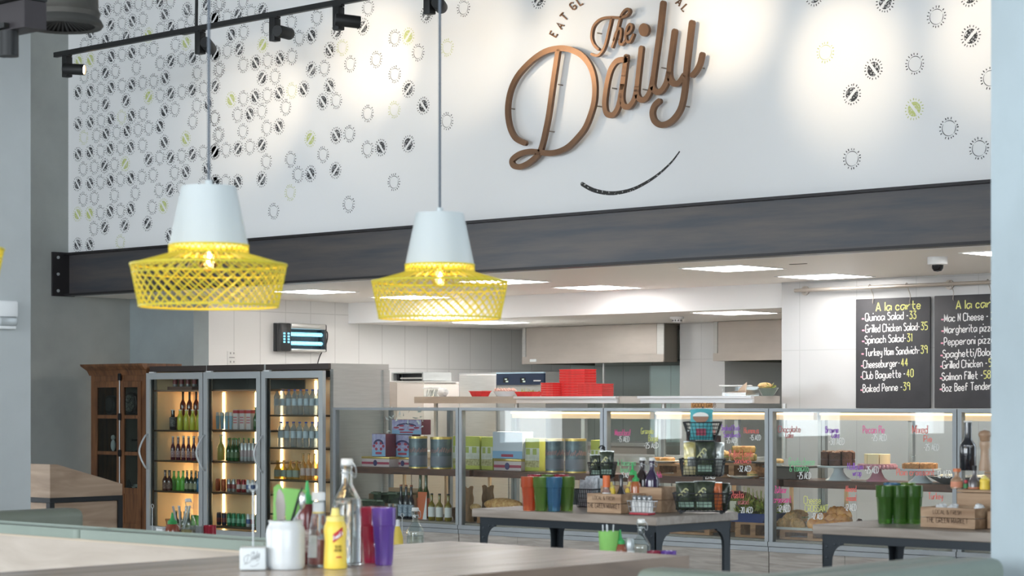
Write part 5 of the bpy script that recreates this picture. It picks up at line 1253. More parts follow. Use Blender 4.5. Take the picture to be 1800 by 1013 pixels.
# fourth case: cakes on stands
def cake_stand(loc, R, H, m, lab, scallop=False):
    t = thing('cake_stand', lab, 'cake stand', loc)
    MB().lathe([(0, 0), (R*.60, 0), (R*.58, .008), (R*.38, .03), (R*.24, H*.55), (R*.22, H*.8), (R*.34, H-.014), (0, H-.014)], n=36).build('foot', m, t)
    pt = MB().lathe([(0, H-.014), (R*.96, H-.014), (R, H-.006), (R, H), (0, H)], n=48)
    if scallop:
        for i, p in enumerate(pt.v):
            pass
        for k in range(28):
            a_ = 2*math.pi*k/28; pt.blob((R*.98*math.cos(a_), R*.98*math.sin(a_), H-.022), (.016, .016, .018), 8, 5)
    pt.build('plate', m, t); return t
m_choc = mat('chocolate_cake', (72, 44, 36), .6, var=.35, vscale=30, c2=(98, 62, 48), bump=.6, bscale=50); m_pinkst = mat('stand_pink', (206, 150, 164), .3); m_cakec = mat('cream_icing', (236, 218, 176), .55); m_whst = mat('stand_white', (214, 220, 226), .25)
DYC = .34
zc_ = lambda px, y0, y1: (y1-y0)/ppm(px, DYC)
Hs = zc_(1475, 807, 833); cake_stand(cpos(1474, DYC, ZSH), zc_(1474, 0, 38), Hs, m_whst, 'white cake stand carrying the chocolate cake')
t = thing('chocolate_cake', 'sliced dark chocolate cake on the white stand', 'cake', cpos(1473, DYC, ZSH+Hs+.001)); Rc = zc_(1470, 0, 30)
for k in range(8):
    a0 = 2*math.pi*k/8+.05; a1 = a0+2*math.pi/8-.10; hh = zc_(1470, 782, 806)*(1 if k % 3 else .93)
    sl_ = MB()
    for z0, z1 in ((0, hh*.42), (hh*.50, hh)):
        sl_.prism([(0.008*math.cos((a0+a1)/2), .008*math.sin((a0+a1)/2), z0)]+[(Rc*math.cos(a0+(a1-a0)*i/5), Rc*math.sin(a0+(a1-a0)*i/5), z0) for i in range(6)], (0, 0, z1-z0))
    so_ = sl_.build('slice', m_choc, t)
    MB().prism([(0.01*math.cos((a0+a1)/2), .01*math.sin((a0+a1)/2), hh*.42)]+[(Rc*.97*math.cos(a0+(a1-a0)*i/5), Rc*.97*math.sin(a0+(a1-a0)*i/5), hh*.42) for i in range(6)], (0, 0, hh*.08)).build('filling', mat('choc_cream', (92, 62, 60), .5), so_)
    tp = MB()
    for q in range(7): r_ = Rc*(.3+.6*rr.random()); a_ = a0+(a1-a0)*(.15+.7*rr.random()); tp.blob((r_*math.cos(a_), r_*math.sin(a_), hh), (.018, .018, .010), 7, 5, .4)
    tp.build('topping', mat('choc_shavings', (120, 78, 58), .5), so_)
Hs = zc_(1542, 803, 834); cake_stand(cpos(1542, DYC, ZSH), zc_(1542, 0, 33), Hs, m_pinkst, 'pink scalloped cake stand carrying the cream cake', True)
t = thing('cream_cake', 'pale cream iced cake cut into portions on the pink stand', 'cake', cpos(1542, DYC, ZSH+Hs+.001)); Rc = zc_(1542, 0, 22.5); hh = zc_(1542, 782, 799)
for k in range(6):
    a0 = 2*math.pi*k/6+.03+.2; a1 = a0+2*math.pi/6-.06
    MB().prism([(0.008*math.cos((a0+a1)/2), .008*math.sin((a0+a1)/2), 0)]+[(Rc*math.cos(a0+(a1-a0)*i/8), Rc*math.sin(a0+(a1-a0)*i/8), 0) for i in range(9)], (0, 0, hh)).build('slice', m_cakec, t)
Hs = zc_(1617, 812, 837); cake_stand(cpos(1618, DYC, ZSH), zc_(1618, 0, 36), Hs, m_whst, 'white cake stand carrying the pie')
t = thing('pecan_pie', 'flat golden brown pie cut into pieces on a white stand', 'pie', cpos(1617, DYC, ZSH+Hs+.001)); Rc = zc_(1617, 0, 31); hh = zc_(1617, 801, 811)
for k in range(6):
    a0 = 2*math.pi*k/6+.02; a1 = a0+2*math.pi/6-.05
    so_ = MB().prism([(0.006*math.cos((a0+a1)/2), .006*math.sin((a0+a1)/2), 0)]+[(Rc*math.cos(a0+(a1-a0)*i/8), Rc*math.sin(a0+(a1-a0)*i/8), 0) for i in range(9)], (0, 0, hh*.8)).build('slice', mat('pie_crust', (178, 122, 72), .6, var=.3, vscale=40), t)
    tp = MB()
    for q in range(12): r_ = Rc*(.2+.75*rr.random()); a_ = a0+(a1-a0)*(.1+.8*rr.random()); tp.blob((r_*math.cos(a_), r_*math.sin(a_), hh*.8), (.014, .010, .008), 7, 5, .3)
    tp.build('topping', mat('pie_top', (220, 176, 130), .5, var=.4, vscale=50, c2=(150, 96, 56)), so_)
t = thing('wine_glass', 'clear stemmed glass behind the pie', 'glass', cpos(1606, .52, ZSH)); MB().lathe([(0, 0), (.035, 0), (.005, .008), (.004, .08), (.03, .11), (.036, .15), (.03, .20)], n=24, cap=False).build('bowl', m_clear, t)
t = thing('slate_tray', 'dark slate tray on a block at the left of the fourth case shelf', 'tray', cpos(1388, DYC, ZSH)); MB().rbox((-.17, -.12, .085), (.19, .12, .10), .004).build('tray', mat('slate_board', (70, 66, 64), .6), t); MB().box((-.17, -.08, 0), (.11, .10, .084)).build('block', mat('block_dark', (104, 92, 86), .6), t)
t = thing('muffin', 'small pale muffin on the slate tray', 'muffin', cpos(1369, DYC-.03, ZSH+.101)); MB().lathe([(0, 0), (.025, 0), (.035, .03), (0, .03)], n=16).build('case', m_white, t); MB().blob((0, 0, .032), (.04, .04, .022), 16, 8, .08, seed=2).build('top', m_bread2, t)
def croissant(m):
    def fn():
        t = thing('croissant', '', 'croissant')
        def P(u, v):
            a_ = -1.15+2.3*u; r = .034*(math.sin(math.pi*u)**.7+.18)*(1+.10*abs(math.sin(u*17)))
            return (.085*math.sin(a_)+r*math.cos(2*math.pi*v)*math.sin(a_)*.4, -.05*math.cos(a_)+.04+r*math.cos(2*math.pi*v)*math.cos(a_), max(.002, r*.9+r*math.sin(2*math.pi*v)))
        MB().grid(P, 30, 12).build('pastry', m, t); return t
    return Maker(fn)
m_crs = mat('croissant_gold', (230, 168, 88), .45, var=.35, vscale=26, c2=(196, 122, 56), coat=.3)
mk_cr = croissant(m_crs); mk_cr2 = croissant(mat('zaatar_croissant', (214, 166, 104), .6, var=.6, vscale=60, c2=(150, 120, 66)))
def tray(loc, w, d, lab): 
    t = thing('serving_tray', lab, 'tray', loc); tray_mesh(w*.9, d*.9, w, d, .02, .004).build('dish', m_plate, t); return t
crate(cpos(1370, .12, DZ), .55, .46, .07, 'low pallet at the left of the fourth case deck, under the croissant trays'); 
tray(cpos(1398, .24, DZ+.07), .15, .10, 'white tray of brown croissants, left in the fourth case')
tray(cpos(1462, .26, DZ+.07), .19, .13, 'white tray of golden croissants beside the right market table') 
q = cpos(1392, .24, DZ+.078)
for k, (dx, dy, dz, rz) in enumerate(((-.05, -.02, 0, .4), (.05, -.01, 0, -.3), (.0, .05, .0, .1), (.01, .0, .05, .9))): mk_cr2((q[0]+dx, q[1]+dy, q[2]+dz), 'brown speckled croissant on the left white tray, fourth case', 'speckled croissants', rz=rz)
q = cpos(1462, .26, DZ+.078)
i = 0
for lay, pts in enumerate(([(-.12, -.06), (-.03, -.07), (.07, -.06), (.13, -.04), (-.1, .05), (.0, .05), (.1, .05)], [(-.07, -.02), (.03, -.01), (.11, .0)], [(.02, .02), (.09, .01)])):
    for dx, dy in pts: mk_cr((q[0]+dx, q[1]+dy, q[2]+lay*.048), 'golden croissant in the heap beside the right market table', 'golden croissants in the heap', rz=rr.uniform(-1.2, 1.2))
bun(cpos(1404, .40, DZ+.12), 'round burger bun on the back tray, left in the fourth case', 1.3); t = thing('serving_tray', 'pale tray under the round burger bun, fourth case', 'tray', cpos(1385, .42, DZ+.07)); MB().rbox((-.2, -.08, 0), (.25, .09, .05), .008).build('dish', mat('tray_cream', (214, 200, 176), .5), t)
t = thing('pine_cone', 'dark pine cone ornament standing behind the croissants', 'pine cone', cpos(1511, .34, DZ)); pcn = MB()
for k in range(60):
    z = k/60; r_ = .04*math.sin(math.pi*(.12+.85*z)); a_ = k*2.4; pcn.blob((r_*math.cos(a_), r_*math.sin(a_), .02+.14*z), (.013, .013, .008), 6, 4)
pcn.build('scales', mat('cone_brown', (74, 48, 44), .7), t)
plate(cpos(1530, .22, DZ), .12, 'white plate with a cookie, behind the green tumblers', name='plate')
t = thing('cookie', 'round pale cookie on the plate behind the green tumblers', 'cookie', cpos(1538, .2, DZ+.012)); MB().lathe([(0, 0), (.055, 0), (.06, .008), (.05, .018), (0, .02)], n=20).build('biscuit', m_bread2, t); mb = MB()
for k in range(9): a_ = k*2.4; mb.blob((.04*math.cos(a_)*(k/9)**.5, .04*math.sin(a_)*(k/9)**.5, .019), (.006, .006, .004), 6, 4)
mb.build('chips', m_choc, t)
crate(cpos(1490, .07, DZ-.0), .34, .04, .06, 'small pallet on the case deck seen under the right market table'); crate(cpos(1590, .10, DZ), .44, .3, .06, 'small pallet at the right end of the fourth case deck')
t = thing('black_pan', 'black roasting pan between the tumblers and the wooden crate, fourth case', 'pan', cpos(1600, .32, DZ+.06)); tray_mesh(.14, .1, .17, .13, .10, .006).build('body', mat('pan_black', (44, 46, 50), .4), t)
for px, k, lab in ((1672, 3, 'shallow grey bowl with white food at the right end of the cake shelf'), (1724, 4, 'shallow grey bowl behind the pepper mill')):
    t = thing('salad_bowl', lab, 'bowl', cpos(px, .34, ZSH)); MB().lathe([(0, 0), (.07, 0), (.17, .055), (.165, .058), (.065, .008), (0, .008)], n=32, cap=False).build('bowl', mat('bowl_grey', (150, 150, 152), .3), t)
    fo = MB()
    for q in range(8): fo.blob((.08*math.cos(q*2.4)*(q/8)**.5, .08*math.sin(q*2.4)*(q/8)**.5, .045), (.03, .024, .024), 8, 6, .3)
    fo.build('food', mat('food_white', (226, 214, 196), .6), t)
# ------------------------------------------------------------------ kitchen behind the cases
YP = 15.2; kD = lambda px, Y: D_at(X_at(px, Y), Y)
kz = lambda px, py, Y: CZ+(HY-py)*kD(px, Y)/F
def kp(px, py, Y): p = onY(px, py, Y); return p
PX0, PX1 = X_at(728, YP), X_at(1371, YP+.45)
ZPT, ZPB = kz(1000, 697, YP), kz(1000, 709.5, YP)
ps = thing('pass_shelf', 'long raised stainless pass shelf on posts behind the display cases', 'shelf', (PX0, YP, FL))
MB().box((PX0, YP, ZPB), (PX1, YP+.45, ZPT)).build('shelf', m_steel_w, ps, world=True)
for px in (742, 884, 1143, 1356):
    X = X_at(px, YP)
    MB().lathe([(0, 0), (.022, 0), (.022, ZPB-.86), (0, ZPB-.86)], (X, YP+.2, .86), 12).build('post', m_steel, ps, world=True)
m_rail = mat('pale_rail', (214, 214, 216), .35, .3)
for px0, px1 in ((911, 1088), (1129, 1326)):
    r = MB(); a, b = X_at(px0, YP), X_at(px1, YP)
    r.box((a, YP-.03, ZPB+.004), (b, YP-.002, ZPT-.026)); r.box((a-.02, YP-.05, ZPT-.022), (b, YP-.002, ZPT)); r.build('light_rail', m_rail, ps, world=True)
ct = thing('work_counter', 'stainless kitchen work counter seen through the display case glass', 'counter', (PX0-1.4, YP, FL))
MB().box((PX0-1.4, YP-.05, .80), (XM, YP+.6, .86)).build('worktop', m_steel, ct, world=True)
XA = PX0-1.4; nd = 8
MB().box((XA+.02, YP+.02, FL+.1), (XM-.02, YP+.58, .80)).build('body', m_steel_w, ct, world=True)
MB().box((XA+.05, YP+.06, FL), (XM-.05, YP+.5, FL+.1)).build('plinth', m_dk, ct, world=True)
for k in range(nd):
    a, b = XA+.02+(XM-XA-.04)*k/nd, XA+.02+(XM-XA-.04)*(k+1)/nd
    d = MB().rbox((a+.006, YP-.0, FL+.12), (b-.006, YP+.019, .78), .004).build('door', m_steel, ct, world=True)
    MB().tube([(a+.05, YP-.02, .70), (b-.05, YP-.02, .70)], .008, 6).build('handle', m_alu, d, world=True)
# small sign hanging under the pass
p = kp(1233, 713, YP-.06)
t = thing('wooden_sign', 'little tan wooden sign reading GOOD GRUB under the pass shelf', 'sign', p); w = (X_at(1252, YP-.06)-X_at(1215, YP-.06))/2
MB().rbox((-w, 0, -.022), (w, .012, .022), .003).build('board', mat('sign_tan', (176, 130, 78), .6), t)
tx = MB(); letters(tx, 'GOOD GRUB', lambda x, y: onY(x, y, YP-.0615), 1217.5, 716, 7, 0, .005, sx=1.0); tx.build('lettering', mat('sign_brown', (96, 66, 38), .6), t, world=True)
# tall steel unit at the left with an open oven above
Yu = 16.3
a, b = X_at(698, Yu), X_at(745, Yu)
un = thing('steel_cupboard', 'stainless steel cupboard just right of the drinks fridge side', 'cupboard', (a, Yu, FL))
MB().box((a, Yu, FL), (b, Yu+.55, kz(720, 671, Yu))).build('body', mat('steel_bright', (226, 219, 212), .4, .4), un, world=True)
MB().box((a-.25, Yu+.02, FL), (a-.005, Yu+.55, kz(720, 671, Yu))).build('side_panel', m_steel_w, un, world=True)
MB().box((a-.002, Yu-.012, kz(720, 673, Yu)), (b+.012, Yu+.5, kz(720, 670, Yu))).build('top_edge', m_steel, un, world=True)
z0, z1 = kz(720, 670, Yu)+.004, kz(720, 654.5, Yu); a2, b2 = X_at(688, Yu+.06), X_at(744, Yu+.06)
ov = thing('grill_oven', 'open fronted grey grill oven standing on the steel cupboard', 'oven', (a2, Yu+.06, z0))
o = MB(); o.box((a2, Yu+.06, z0), (a2+.03, Yu+.5, z1)); o.box((b2-.02, Yu+.06, z0), (b2, Yu+.5, z1)); o.box((a2, Yu+.06, z1-.012), (b2, Yu+.5, z1)); o.box((a2, Yu+.48, z0), (b2, Yu+.5, z1)); o.build('body', mat('oven_grey', (172, 176, 176), .4, .5), ov, world=True)
MB().box((a2+.03, Yu+.2, z0), (b2-.02, Yu+.21, z1-.012)).build('cavity', mat('oven_dark', (66, 68, 70), .5), ov, world=True)
MB().box((a2+.1, Yu+.1, z0+.018), (b2-.03, Yu+.2, z0+.036)).build('rack', m_steel, ov, world=True); MB().box((a2+.05, Yu+.10, z0), (a2+.08, Yu+.14, z1-.02)).build('element', m_black, ov, world=True)
# clear cutlery box on the pass
p = kp(755, 697, YP+.1)
t = thing('clear_container', 'clear plastic container with white handled cutlery, left end of the pass shelf', 'container', (p.x, YP+.1, ZPT))
w = .085; c = MB(); c.box((-w, 0, 0), (w, .12, .004)); c.box((-w, 0, 0), (-w+.003, .12, .085)); c.box((w-.003, 0, 0), (w, .12, .085)); c.box((-w, 0, 0), (w, .003, .085)); c.box((-w, .117, 0), (w, .12, .085)); c.build('body', m_clear, t)
MB().rbox((-w-.008, -.006, .083), (w*.55, .126, .094), .003).build('lid', m_white, t)
cu = MB()
for k in range(9): x = -w+.01+k*.018; cu.tube([(x, .03+.01*(k % 3), .006), (x+rr.uniform(-.01, .02), .06, .07)], .006, 5)
cu.build('cutlery', mat('cutlery_white', (222, 222, 220), .4), t)
t = thing('plastic_bag', 'crumpled white plastic bag right of the cutlery container', 'bag', (p.x+.17, YP+.12, ZPT)); MB().blob((0, 0, .045), (.06, .05, .045), 16, 10, .35, seed=6).build('bag', m_white, t)
# combi oven
Yo = 16.6
a, b = X_at(805, Yo), X_at(957, Yo); c_ = X_at(873, Yo)
z1 = kz(880, 655, Yo)
cb = thing('combi_oven', 'steel oven with dark blue control panel and two small displays', 'oven', (a, Yo, FL))
MB().box((a, Yo+.02, FL), (b, Yo+.7, z1)).build('body', mat('oven_steel', (178, 182, 182), .38, .5), cb, world=True)
MB().rbox((a+.02, Yo, .5), (c_-.01, Yo+.02, z1-.02), .008).build('door', m_steel, cb, world=True)
q = kz(915, 677, Yo)
MB().box((c_, Yo-.004, q), (b-.002, Yo+.02, z1-.014)).build('control_panel', mat('panel_navy', (38, 54, 78), .25), cb, world=True)
MB().box((c_, Yo-.008, z1-.014), (b-.002, Yo+.02, z1)).build('top_strip', mat('strip_sky', (176, 206, 222), .3), cb, world=True)
for px in (889, 919):
    d = onY(px, 669, Yo-.005)
    MB().box((d.x-.035, Yo-.007, d.z-.024), (d.x+.035, Yo-.004, d.z+.028)).build('display', mat('display_dark', (22, 28, 30), .2), cb, world=True)
    mb = MB()
    for k in range(3): mb.box((d.x+.004+.012*k, Yo-.009, d.z-.02), (d.x+.013+.012*k, Yo-.007, d.z-.004))
    mb.box((d.x-.01, Yo-.009, d.z+.006), (d.x+.02, Yo-.007, d.z+.018)); mb.build('display_digits', mat('display_grey', (190, 206, 196), .4, emit=.3), cb, world=True)
d = onY(944, 669.5, Yo-.006); MB().box((d.x-.05, Yo-.007, d.z-.006), (d.x+.05, Yo-.0045, d.z+.006)).build('maker_plate', m_white, cb, world=True)
d = onY(953, 675, Yo-.006); MB().box((d.x-.02, Yo-.007, d.z-.012), (d.x+.02, Yo-.0045, d.z+.012)).build('sticker', m_white, cb, world=True)
# red trays on the pass
m_tr = mat('tray_red', (206, 46, 48), .4, var=.12, vscale=20)
def red_tray(loc, w, d, h, lab, n, group=None):
    """a nest of n stacked trays, each a tray of its own"""
    out = []
    for k in range(n):
        t = thing('food_tray', lab, 'tray', (loc[0], loc[1], loc[2]+k*h/n), 0, group)
        hh = h/n*.92; b = tray_mesh(w/2*.97, d/2*.97, w/2, d/2, hh, .004); b.build('body', m_tr, t)
        rm = MB()
        for s in (-1, 1): rm.box((s*w/2-.003, -d/2-.003, hh-.003), (s*w/2+.003, d/2+.003, hh)); rm.box((-w/2, s*d/2-.003, hh-.003), (w/2, s*d/2+.003, hh))
        rm.build('rim', mat('tray_red_rim', (226, 96, 92), .4), t); out.append(t)
    return out
zz = lambda px, y0, y1: (y1-y0)*kD(px, YP+.15)/F
XS = lambda px, dy=.15: X_at(px, YP+dy)
def tray_stack(px0, px1, y0, y1, lab, n, dy=.15, zb=None, grp=None):
    w = XS(px1, dy)-XS(px0, dy); dd = w*.42
    return red_tray((XS((px0+px1)/2, dy), YP+dy, (ZPT+.001) if zb is None else zb), w*.74, .17, zz((px0+px1)/2, y0, y1), lab, n, grp)
tray_stack(957, 986, 672, 696, 'red tray in the low stack farthest left, on the pass', 6, .10, None, 'red trays low stack')
h1 = zz(1016, 648, 696)
tray_stack(985, 1046, 648, 696, 'red tray in the tallest stack on the pass', 10, .22, None, 'red trays tallest stack')
tray_stack(1018, 1076, 674, 696, 'red tray in the wide front stack at the right on the pass', 6, .06, None, 'red trays right stack')
t = thing('food_basket', 'single shallow red food basket, alone left of the white bowl on the pass', 'basket', (XS(844), YP+.15, ZPT+.001)); tray_mesh(.065, .05, .085, .07, .052, .006).build('body', m_tr, t); MB().tube([(-.087, -.072, .052), (.087, -.072, .052), (.087, .072, .052), (-.087, .072, .052)], .004, 6, closed=True).build('rim', mat('tray_red_rim', (226, 96, 92), .4), t)
t = thing('food_basket', 'red food basket with salad directly left of the tray stacks', 'basket', (XS(933), YP+.12, ZPT+.001)); tray_mesh(.095, .06, .115, .08, .045, .006).build('body', m_tr, t); sl_ = leaves(MB(), 60, .09, .06, .02, 9, .035).build('salad', m_lv, t); sl_.location = (0, 0, .03); sl_['kind'] = 'stuff'
t = thing('mixing_bowl', 'white bowl of pale shrimp on the pass shelf', 'bowl', (XS(888), YP+.15, ZPT+.001)); MB().lathe([(0, 0), (.08, 0), (.12, .05), (.115, .05), (.075, .006), (0, .006)], n=32, cap=False).build('bowl', m_whst, t)
fo = MB()
for k in range(46): a_ = k*2.4; r_ = .105*(k/46)**.5; fo.tube(smoothline([(r_*math.cos(a_)-.014, r_*math.sin(a_), .05), (r_*math.cos(a_), r_*math.sin(a_), .066+.006*(k % 3)), (r_*math.cos(a_)+.014, r_*math.sin(a_)+.01, .052)], 3), .007, 6)
sh_ = fo.build('shrimp', mat('shrimp_pink', (226, 184, 170), .5, var=.3, vscale=50), loc=(XS(888), YP+.15, ZPT+.001)); tag(sh_, 'heap of pale pink shrimp filling the white bowl', 'shrimp', kind='stuff')
# right end: paper tray and bowl
t = thing('clear_container', 'clear acrylic box with brown paper sheets, right end of the pass shelf', 'container', (XS(1296), YP+.1, ZPT+.001)); w = .13
c = MB(); c.box((-w, 0, 0), (w, .2, .004)); c.box((-w, 0, 0), (-w+.004, .2, .085)); c.box((w-.004, 0, 0), (w, .2, .085)); c.box((-w, .196, 0), (w, .2, .085)); c.box((-w, 0, 0), (w, .004, .03)); c.build('body', m_clear, t)
MB().rbox((-w-.03, -.01, .085), (w*.4, .21, .096), .003).build('lid', m_white, t)
for k in range(5):
    s_ = MB().box((-.1, .03, .006+k*.008), (.11, .17, .009+k*.008)); o = s_.build('paper_sheet', mat('kraft_sheet', (206, 182, 160), .7), t); o.rotation_euler = (0, -.03*k, .1*k-.2)
o = MB().add([(0, .05, .03), (.10, .05, .03), (.10, .06, .125), (.02, .06, .07)], [(0, 1, 2, 3)]).build('paper_sheet', mat('kraft_sheet', (206, 182, 160), .7), t, smooth=False)
t = thing('salad_bowl', 'clear bowl with bread and leaves, half hidden by the menu wall', 'bowl', (XS(1350, .3), YP+.3, ZPT+.001)); MB().lathe([(0, 0), (.05, 0), (.095, .07), (.09, .07), (.045, .006), (0, .006)], n=28, cap=False).build('bowl', glass('bowl_clear', (196, 206, 202), 1.4, .03, 1, .3), t)
fo = MB(); fo.blob((-.03, 0, .09), (.07, .05, .03), 14, 8, .2); fo.build('bread', m_bread2, t); sl_ = leaves(MB(), 50, .07, .05, .03, 5, .04).build('leaves', m_lv, t); sl_.location = (0, 0, .06); sl_['kind'] = 'stuff'
# ------------------------------------------------------------------ extractor hoods
YH = 18.25
def hood(px0, x1, y_top, y_bot, lab, lip):
    x0 = X_at(px0, YH); z0, z1 = 1.80, ZL
    t = thing('extractor_hood', lab, 'extractor hood', (x0, YH, z0)); e = .0
    MB().box((x0, YH+.01, z0+.01), (x1, YH+.015, z1-.004)).build('back_sheet', m_steel_w, t, world=True)
    b = MB(); b.box((x0, YH+.016, z1-.02), (x1, YH+1.3, z1-.003)); b.box((x0, YH+.016, z0), (x0+.012, YH+1.3, z1-.02)); b.box((x1-.012, YH+.016, z0), (x1, YH+.24, z1-.02)); b.build('body', mat('hood_side', (128, 122, 112), .45, .6), t, world=True)
    MB().box((x0+.06, YH, z0+.09), (x1-.10, YH+.01, z1-.004)).build('front_panel', m_steel_w, t, world=True)
    MB().box((x0, YH-.006, z0), (x1, YH+.01, z0+.085)).build('lower_band', m_steel_w, t, world=True)
    for e0, e1 in ((x0, x0+.055), (x1-.095, x1)): MB().box((e0, YH-.004, z0+.085), (e1, YH+.01, z1-.004)).build('edge_strip', m_steel, t, world=True)
    g = MB()
    for k in range(16): y = YH+.15+k*.05; g.box((x0+.2, y, z0+.02), (x1-.1, y+.03, z0+.035))
    g.build('filter', mat('hood_filter', (104, 106, 104), .5, .5), t, world=True)
    return t
h1 = hood(918, X_at(1167, YH), 576, 640, 'large stainless extractor hood above the red trays', True)
p = onY(937, 634, YH-.008); tag(MB().rbox((p.x-.05, YH-.009, p.z-.016), (p.x+.05, YH-.006, p.z+.016), .001).build('maker_plate', mat('plate_pale', (236, 240, 240), .4), h1, world=True), 'small white maker plate')
hood(1254, X_at(1254, YH)+2.0, 566, 634, 'second stainless extractor hood, cut off by the menu wall', True)
# thin steel pole between counter and hood
p = onY(1061, 660, 18.4); tag(MB().lathe([(0, 0), (.014, 0), (.014, 1.80-.9), (0, 1.80-.9)], n=10).build('support_pole', m_steel, loc=(p.x, 18.4, .9)), 'thin steel pole below the first extractor hood', 'pole')
Xr0, Xr1 = XT+.05, XP0-.03
rc = thing('cooking_range', 'stainless cooking range under the first extractor hood', 'range', (Xr0+1.2, YH+.2, FL))
MB().box((Xr0+1.2, YH+.22, FL), (X_at(1140, 18.5), YH+.9, .86)).build('body', m_steel_w, rc, world=True); MB().box((Xr0+1.18, YH+.2, .86), (X_at(1140, 18.5), YH+.92, .90)).build('top', m_steel, rc, world=True)
# ------------------------------------------------------------------ foreground table and banquettes
m_tabw = wood('oak_table_grey', (164, 151, 142), (196, 184, 175), (5, .8, 8), .26, 1.6)
m_tabe = wood('oak_table_edge', (118, 100, 86), (146, 126, 110), (6, .8, 6), .45, 1.6)
ZT1 = .86
pA = onZ(790, 951, ZT1); pB = onZ(1200, 977, ZT1)
tb = thing('dining_table', 'large pale oak dining table in the foreground holding the condiments', 'table', (pA.x, pA.y, FL))
x0, x1, y1_ = pA.x, pB.x, (pA.y+pB.y)/2; y0_ = 2.2
for k in range(6):
    a, b = x0+(x1-x0)*k/6, x0+(x1-x0)*(k+1)/6
    MB().box((a+.0004, y0_, ZT1-.04), (b-.0004, y1_, ZT1)).build('plank', m_tabw, tb, world=True)
e = MB(); e.box((x1+.0005, y0_, ZT1-.055), (x1+.012, y1_+.012, ZT1-.0008)); e.box((x0-.012, y0_, ZT1-.055), (x0-.0005, y1_+.012, ZT1-.0008)); e.box((x0, y1_+.0005, ZT1-.055), (x1, y1_+.012, ZT1-.0008)); e.build('edge_band', m_tabe, tb, world=True)
for xx in (x0+.08, x1-.14):
    for yy in (y0_+.1, y1_-.18): MB().box((xx, yy, FL), (xx+.06, yy+.06, ZT1-.055)).build('leg', m_black, tb, world=True)
MB().box((x0+.08, y0_+.1, ZT1-.10), (x1-.08, y1_-.12, ZT1-.056)).build('apron', m_black, tb, world=True)
m_vin = mat('sage_leatherette', (134, 146, 136), .42, var=.05, vscale=5, bump=.03, bscale=150)
m_vin2 = mat('grey_green_leatherette', (118, 124, 112), .5, var=.05, vscale=5, bump=.03, bscale=150)
m_ply = wood('pale_ply', (176, 163, 150), (200, 188, 176), (1.0, 6, 6), .55, 1.8)
def pad(mb, a, b, r=.03): mb.rbox(a, b, r, 4); return mb
# banquette seen from behind on the left
YA = 4.65; kzA = lambda px, py: onY(px, py, YA)
t = thing('banquette', 'long banquette seen from behind, pale plywood back and sage green roll top', 'banquette', (kzA(-150, 930).x, YA, FL))
xa, xb = kzA(-150, 930).x, x0-.035
zp = kzA(220, 951.5).z; zt = kzA(220, 937.5).z-.016
MB().box((xa, YA, FL), (xb, YA+.02, zp)).build('back_panel', m_ply, t, world=True)
MB().box((xa, YA-.002, zp-.012), (xb, YA+.03, zp+.004)).build('top_lipping', mat('ply_edge', (206, 190, 170), .5), t, world=True)
xs = kzA(143, 930).x
for a, b in ((xa, xs-.002), (xs+.002, xb)): pad(MB(), (a, YA-.02, zp+.006), (b, YA+.13, zt+.012), .026).build('back_cushion', m_vin, t, world=True)
MB().box((xa, YA+.021, FL+.1), (xb, YA+.6, .40)).build('seat_base', m_ply, t, world=True); pad(MB(), (xa, YA+.13, .40), (xb, YA+.62, .50)).build('seat', m_vin, t, world=True)
# end pad of the booth further left
XB2 = -7.53; q = onX(148, 898, XB2); q1 = onX(0, 897, XB2)
t = thing('booth_back', 'grey green upholstered booth back with rounded end, behind the roll top at left', 'booth', (XB2, q.y, FL))
MB().rbox((XB2-.14, 4.90, .46), (XB2, q.y+.01, q.z+.01), .035, 4).build('cushion', m_vin2, t, world=True); MB().box((XB2-.13, 4.92, FL), (XB2-.02, q.y-.02, .455)).build('base', m_ply, t, world=True)
# booth cushions bottom right
t = thing('booth_back', 'sage green booth back nearest the camera at the bottom right, with rounded end', 'booth', (-3.2, 5.3, FL))
X2 = -3.12; q = onX(1772, 985, X2)
MB().rbox((X2-.13, 2.6, .45), (X2+.0, q.y, q.z+.006), .035, 4).build('cushion', m_vin, t, world=True); MB().box((X2-.11, 2.62, FL), (X2-.02, q.y-.03, .445)).build('base', m_ply, t, world=True)
X3 = X2-.135; q3 = onX(1700, 981, X3)
t = thing('booth_back', 'sage green booth back tucked directly behind the nearest one, bottom right', 'booth', (X3-.13, q3.y, FL))
MB().rbox((X3-.12, 2.6, .45), (X3-.004, q3.y+.0, q3.z+.004), .035, 4).build('cushion', m_vin, t, world=True); MB().box((X3-.10, 2.62, FL), (X3-.02, q3.y-.03, .445)).build('base', m_ply, t, world=True)
YD = 4.70; qd = onY(1160, 1003, YD)
t = thing('booth_back', 'low sage green cushion edge right of the table corner, bottom centre', 'booth', (X_at(1112, YD), YD, FL))
MB().rbox((X_at(1112, YD), YD, .45), (X3-.14, YD+.13, qd.z), .03, 4).build('cushion', m_vin, t, world=True); MB().box((X_at(1112, YD)+.02, YD+.02, FL), (X3-.16, YD+.11, .445)).build('base', m_ply, t, world=True)
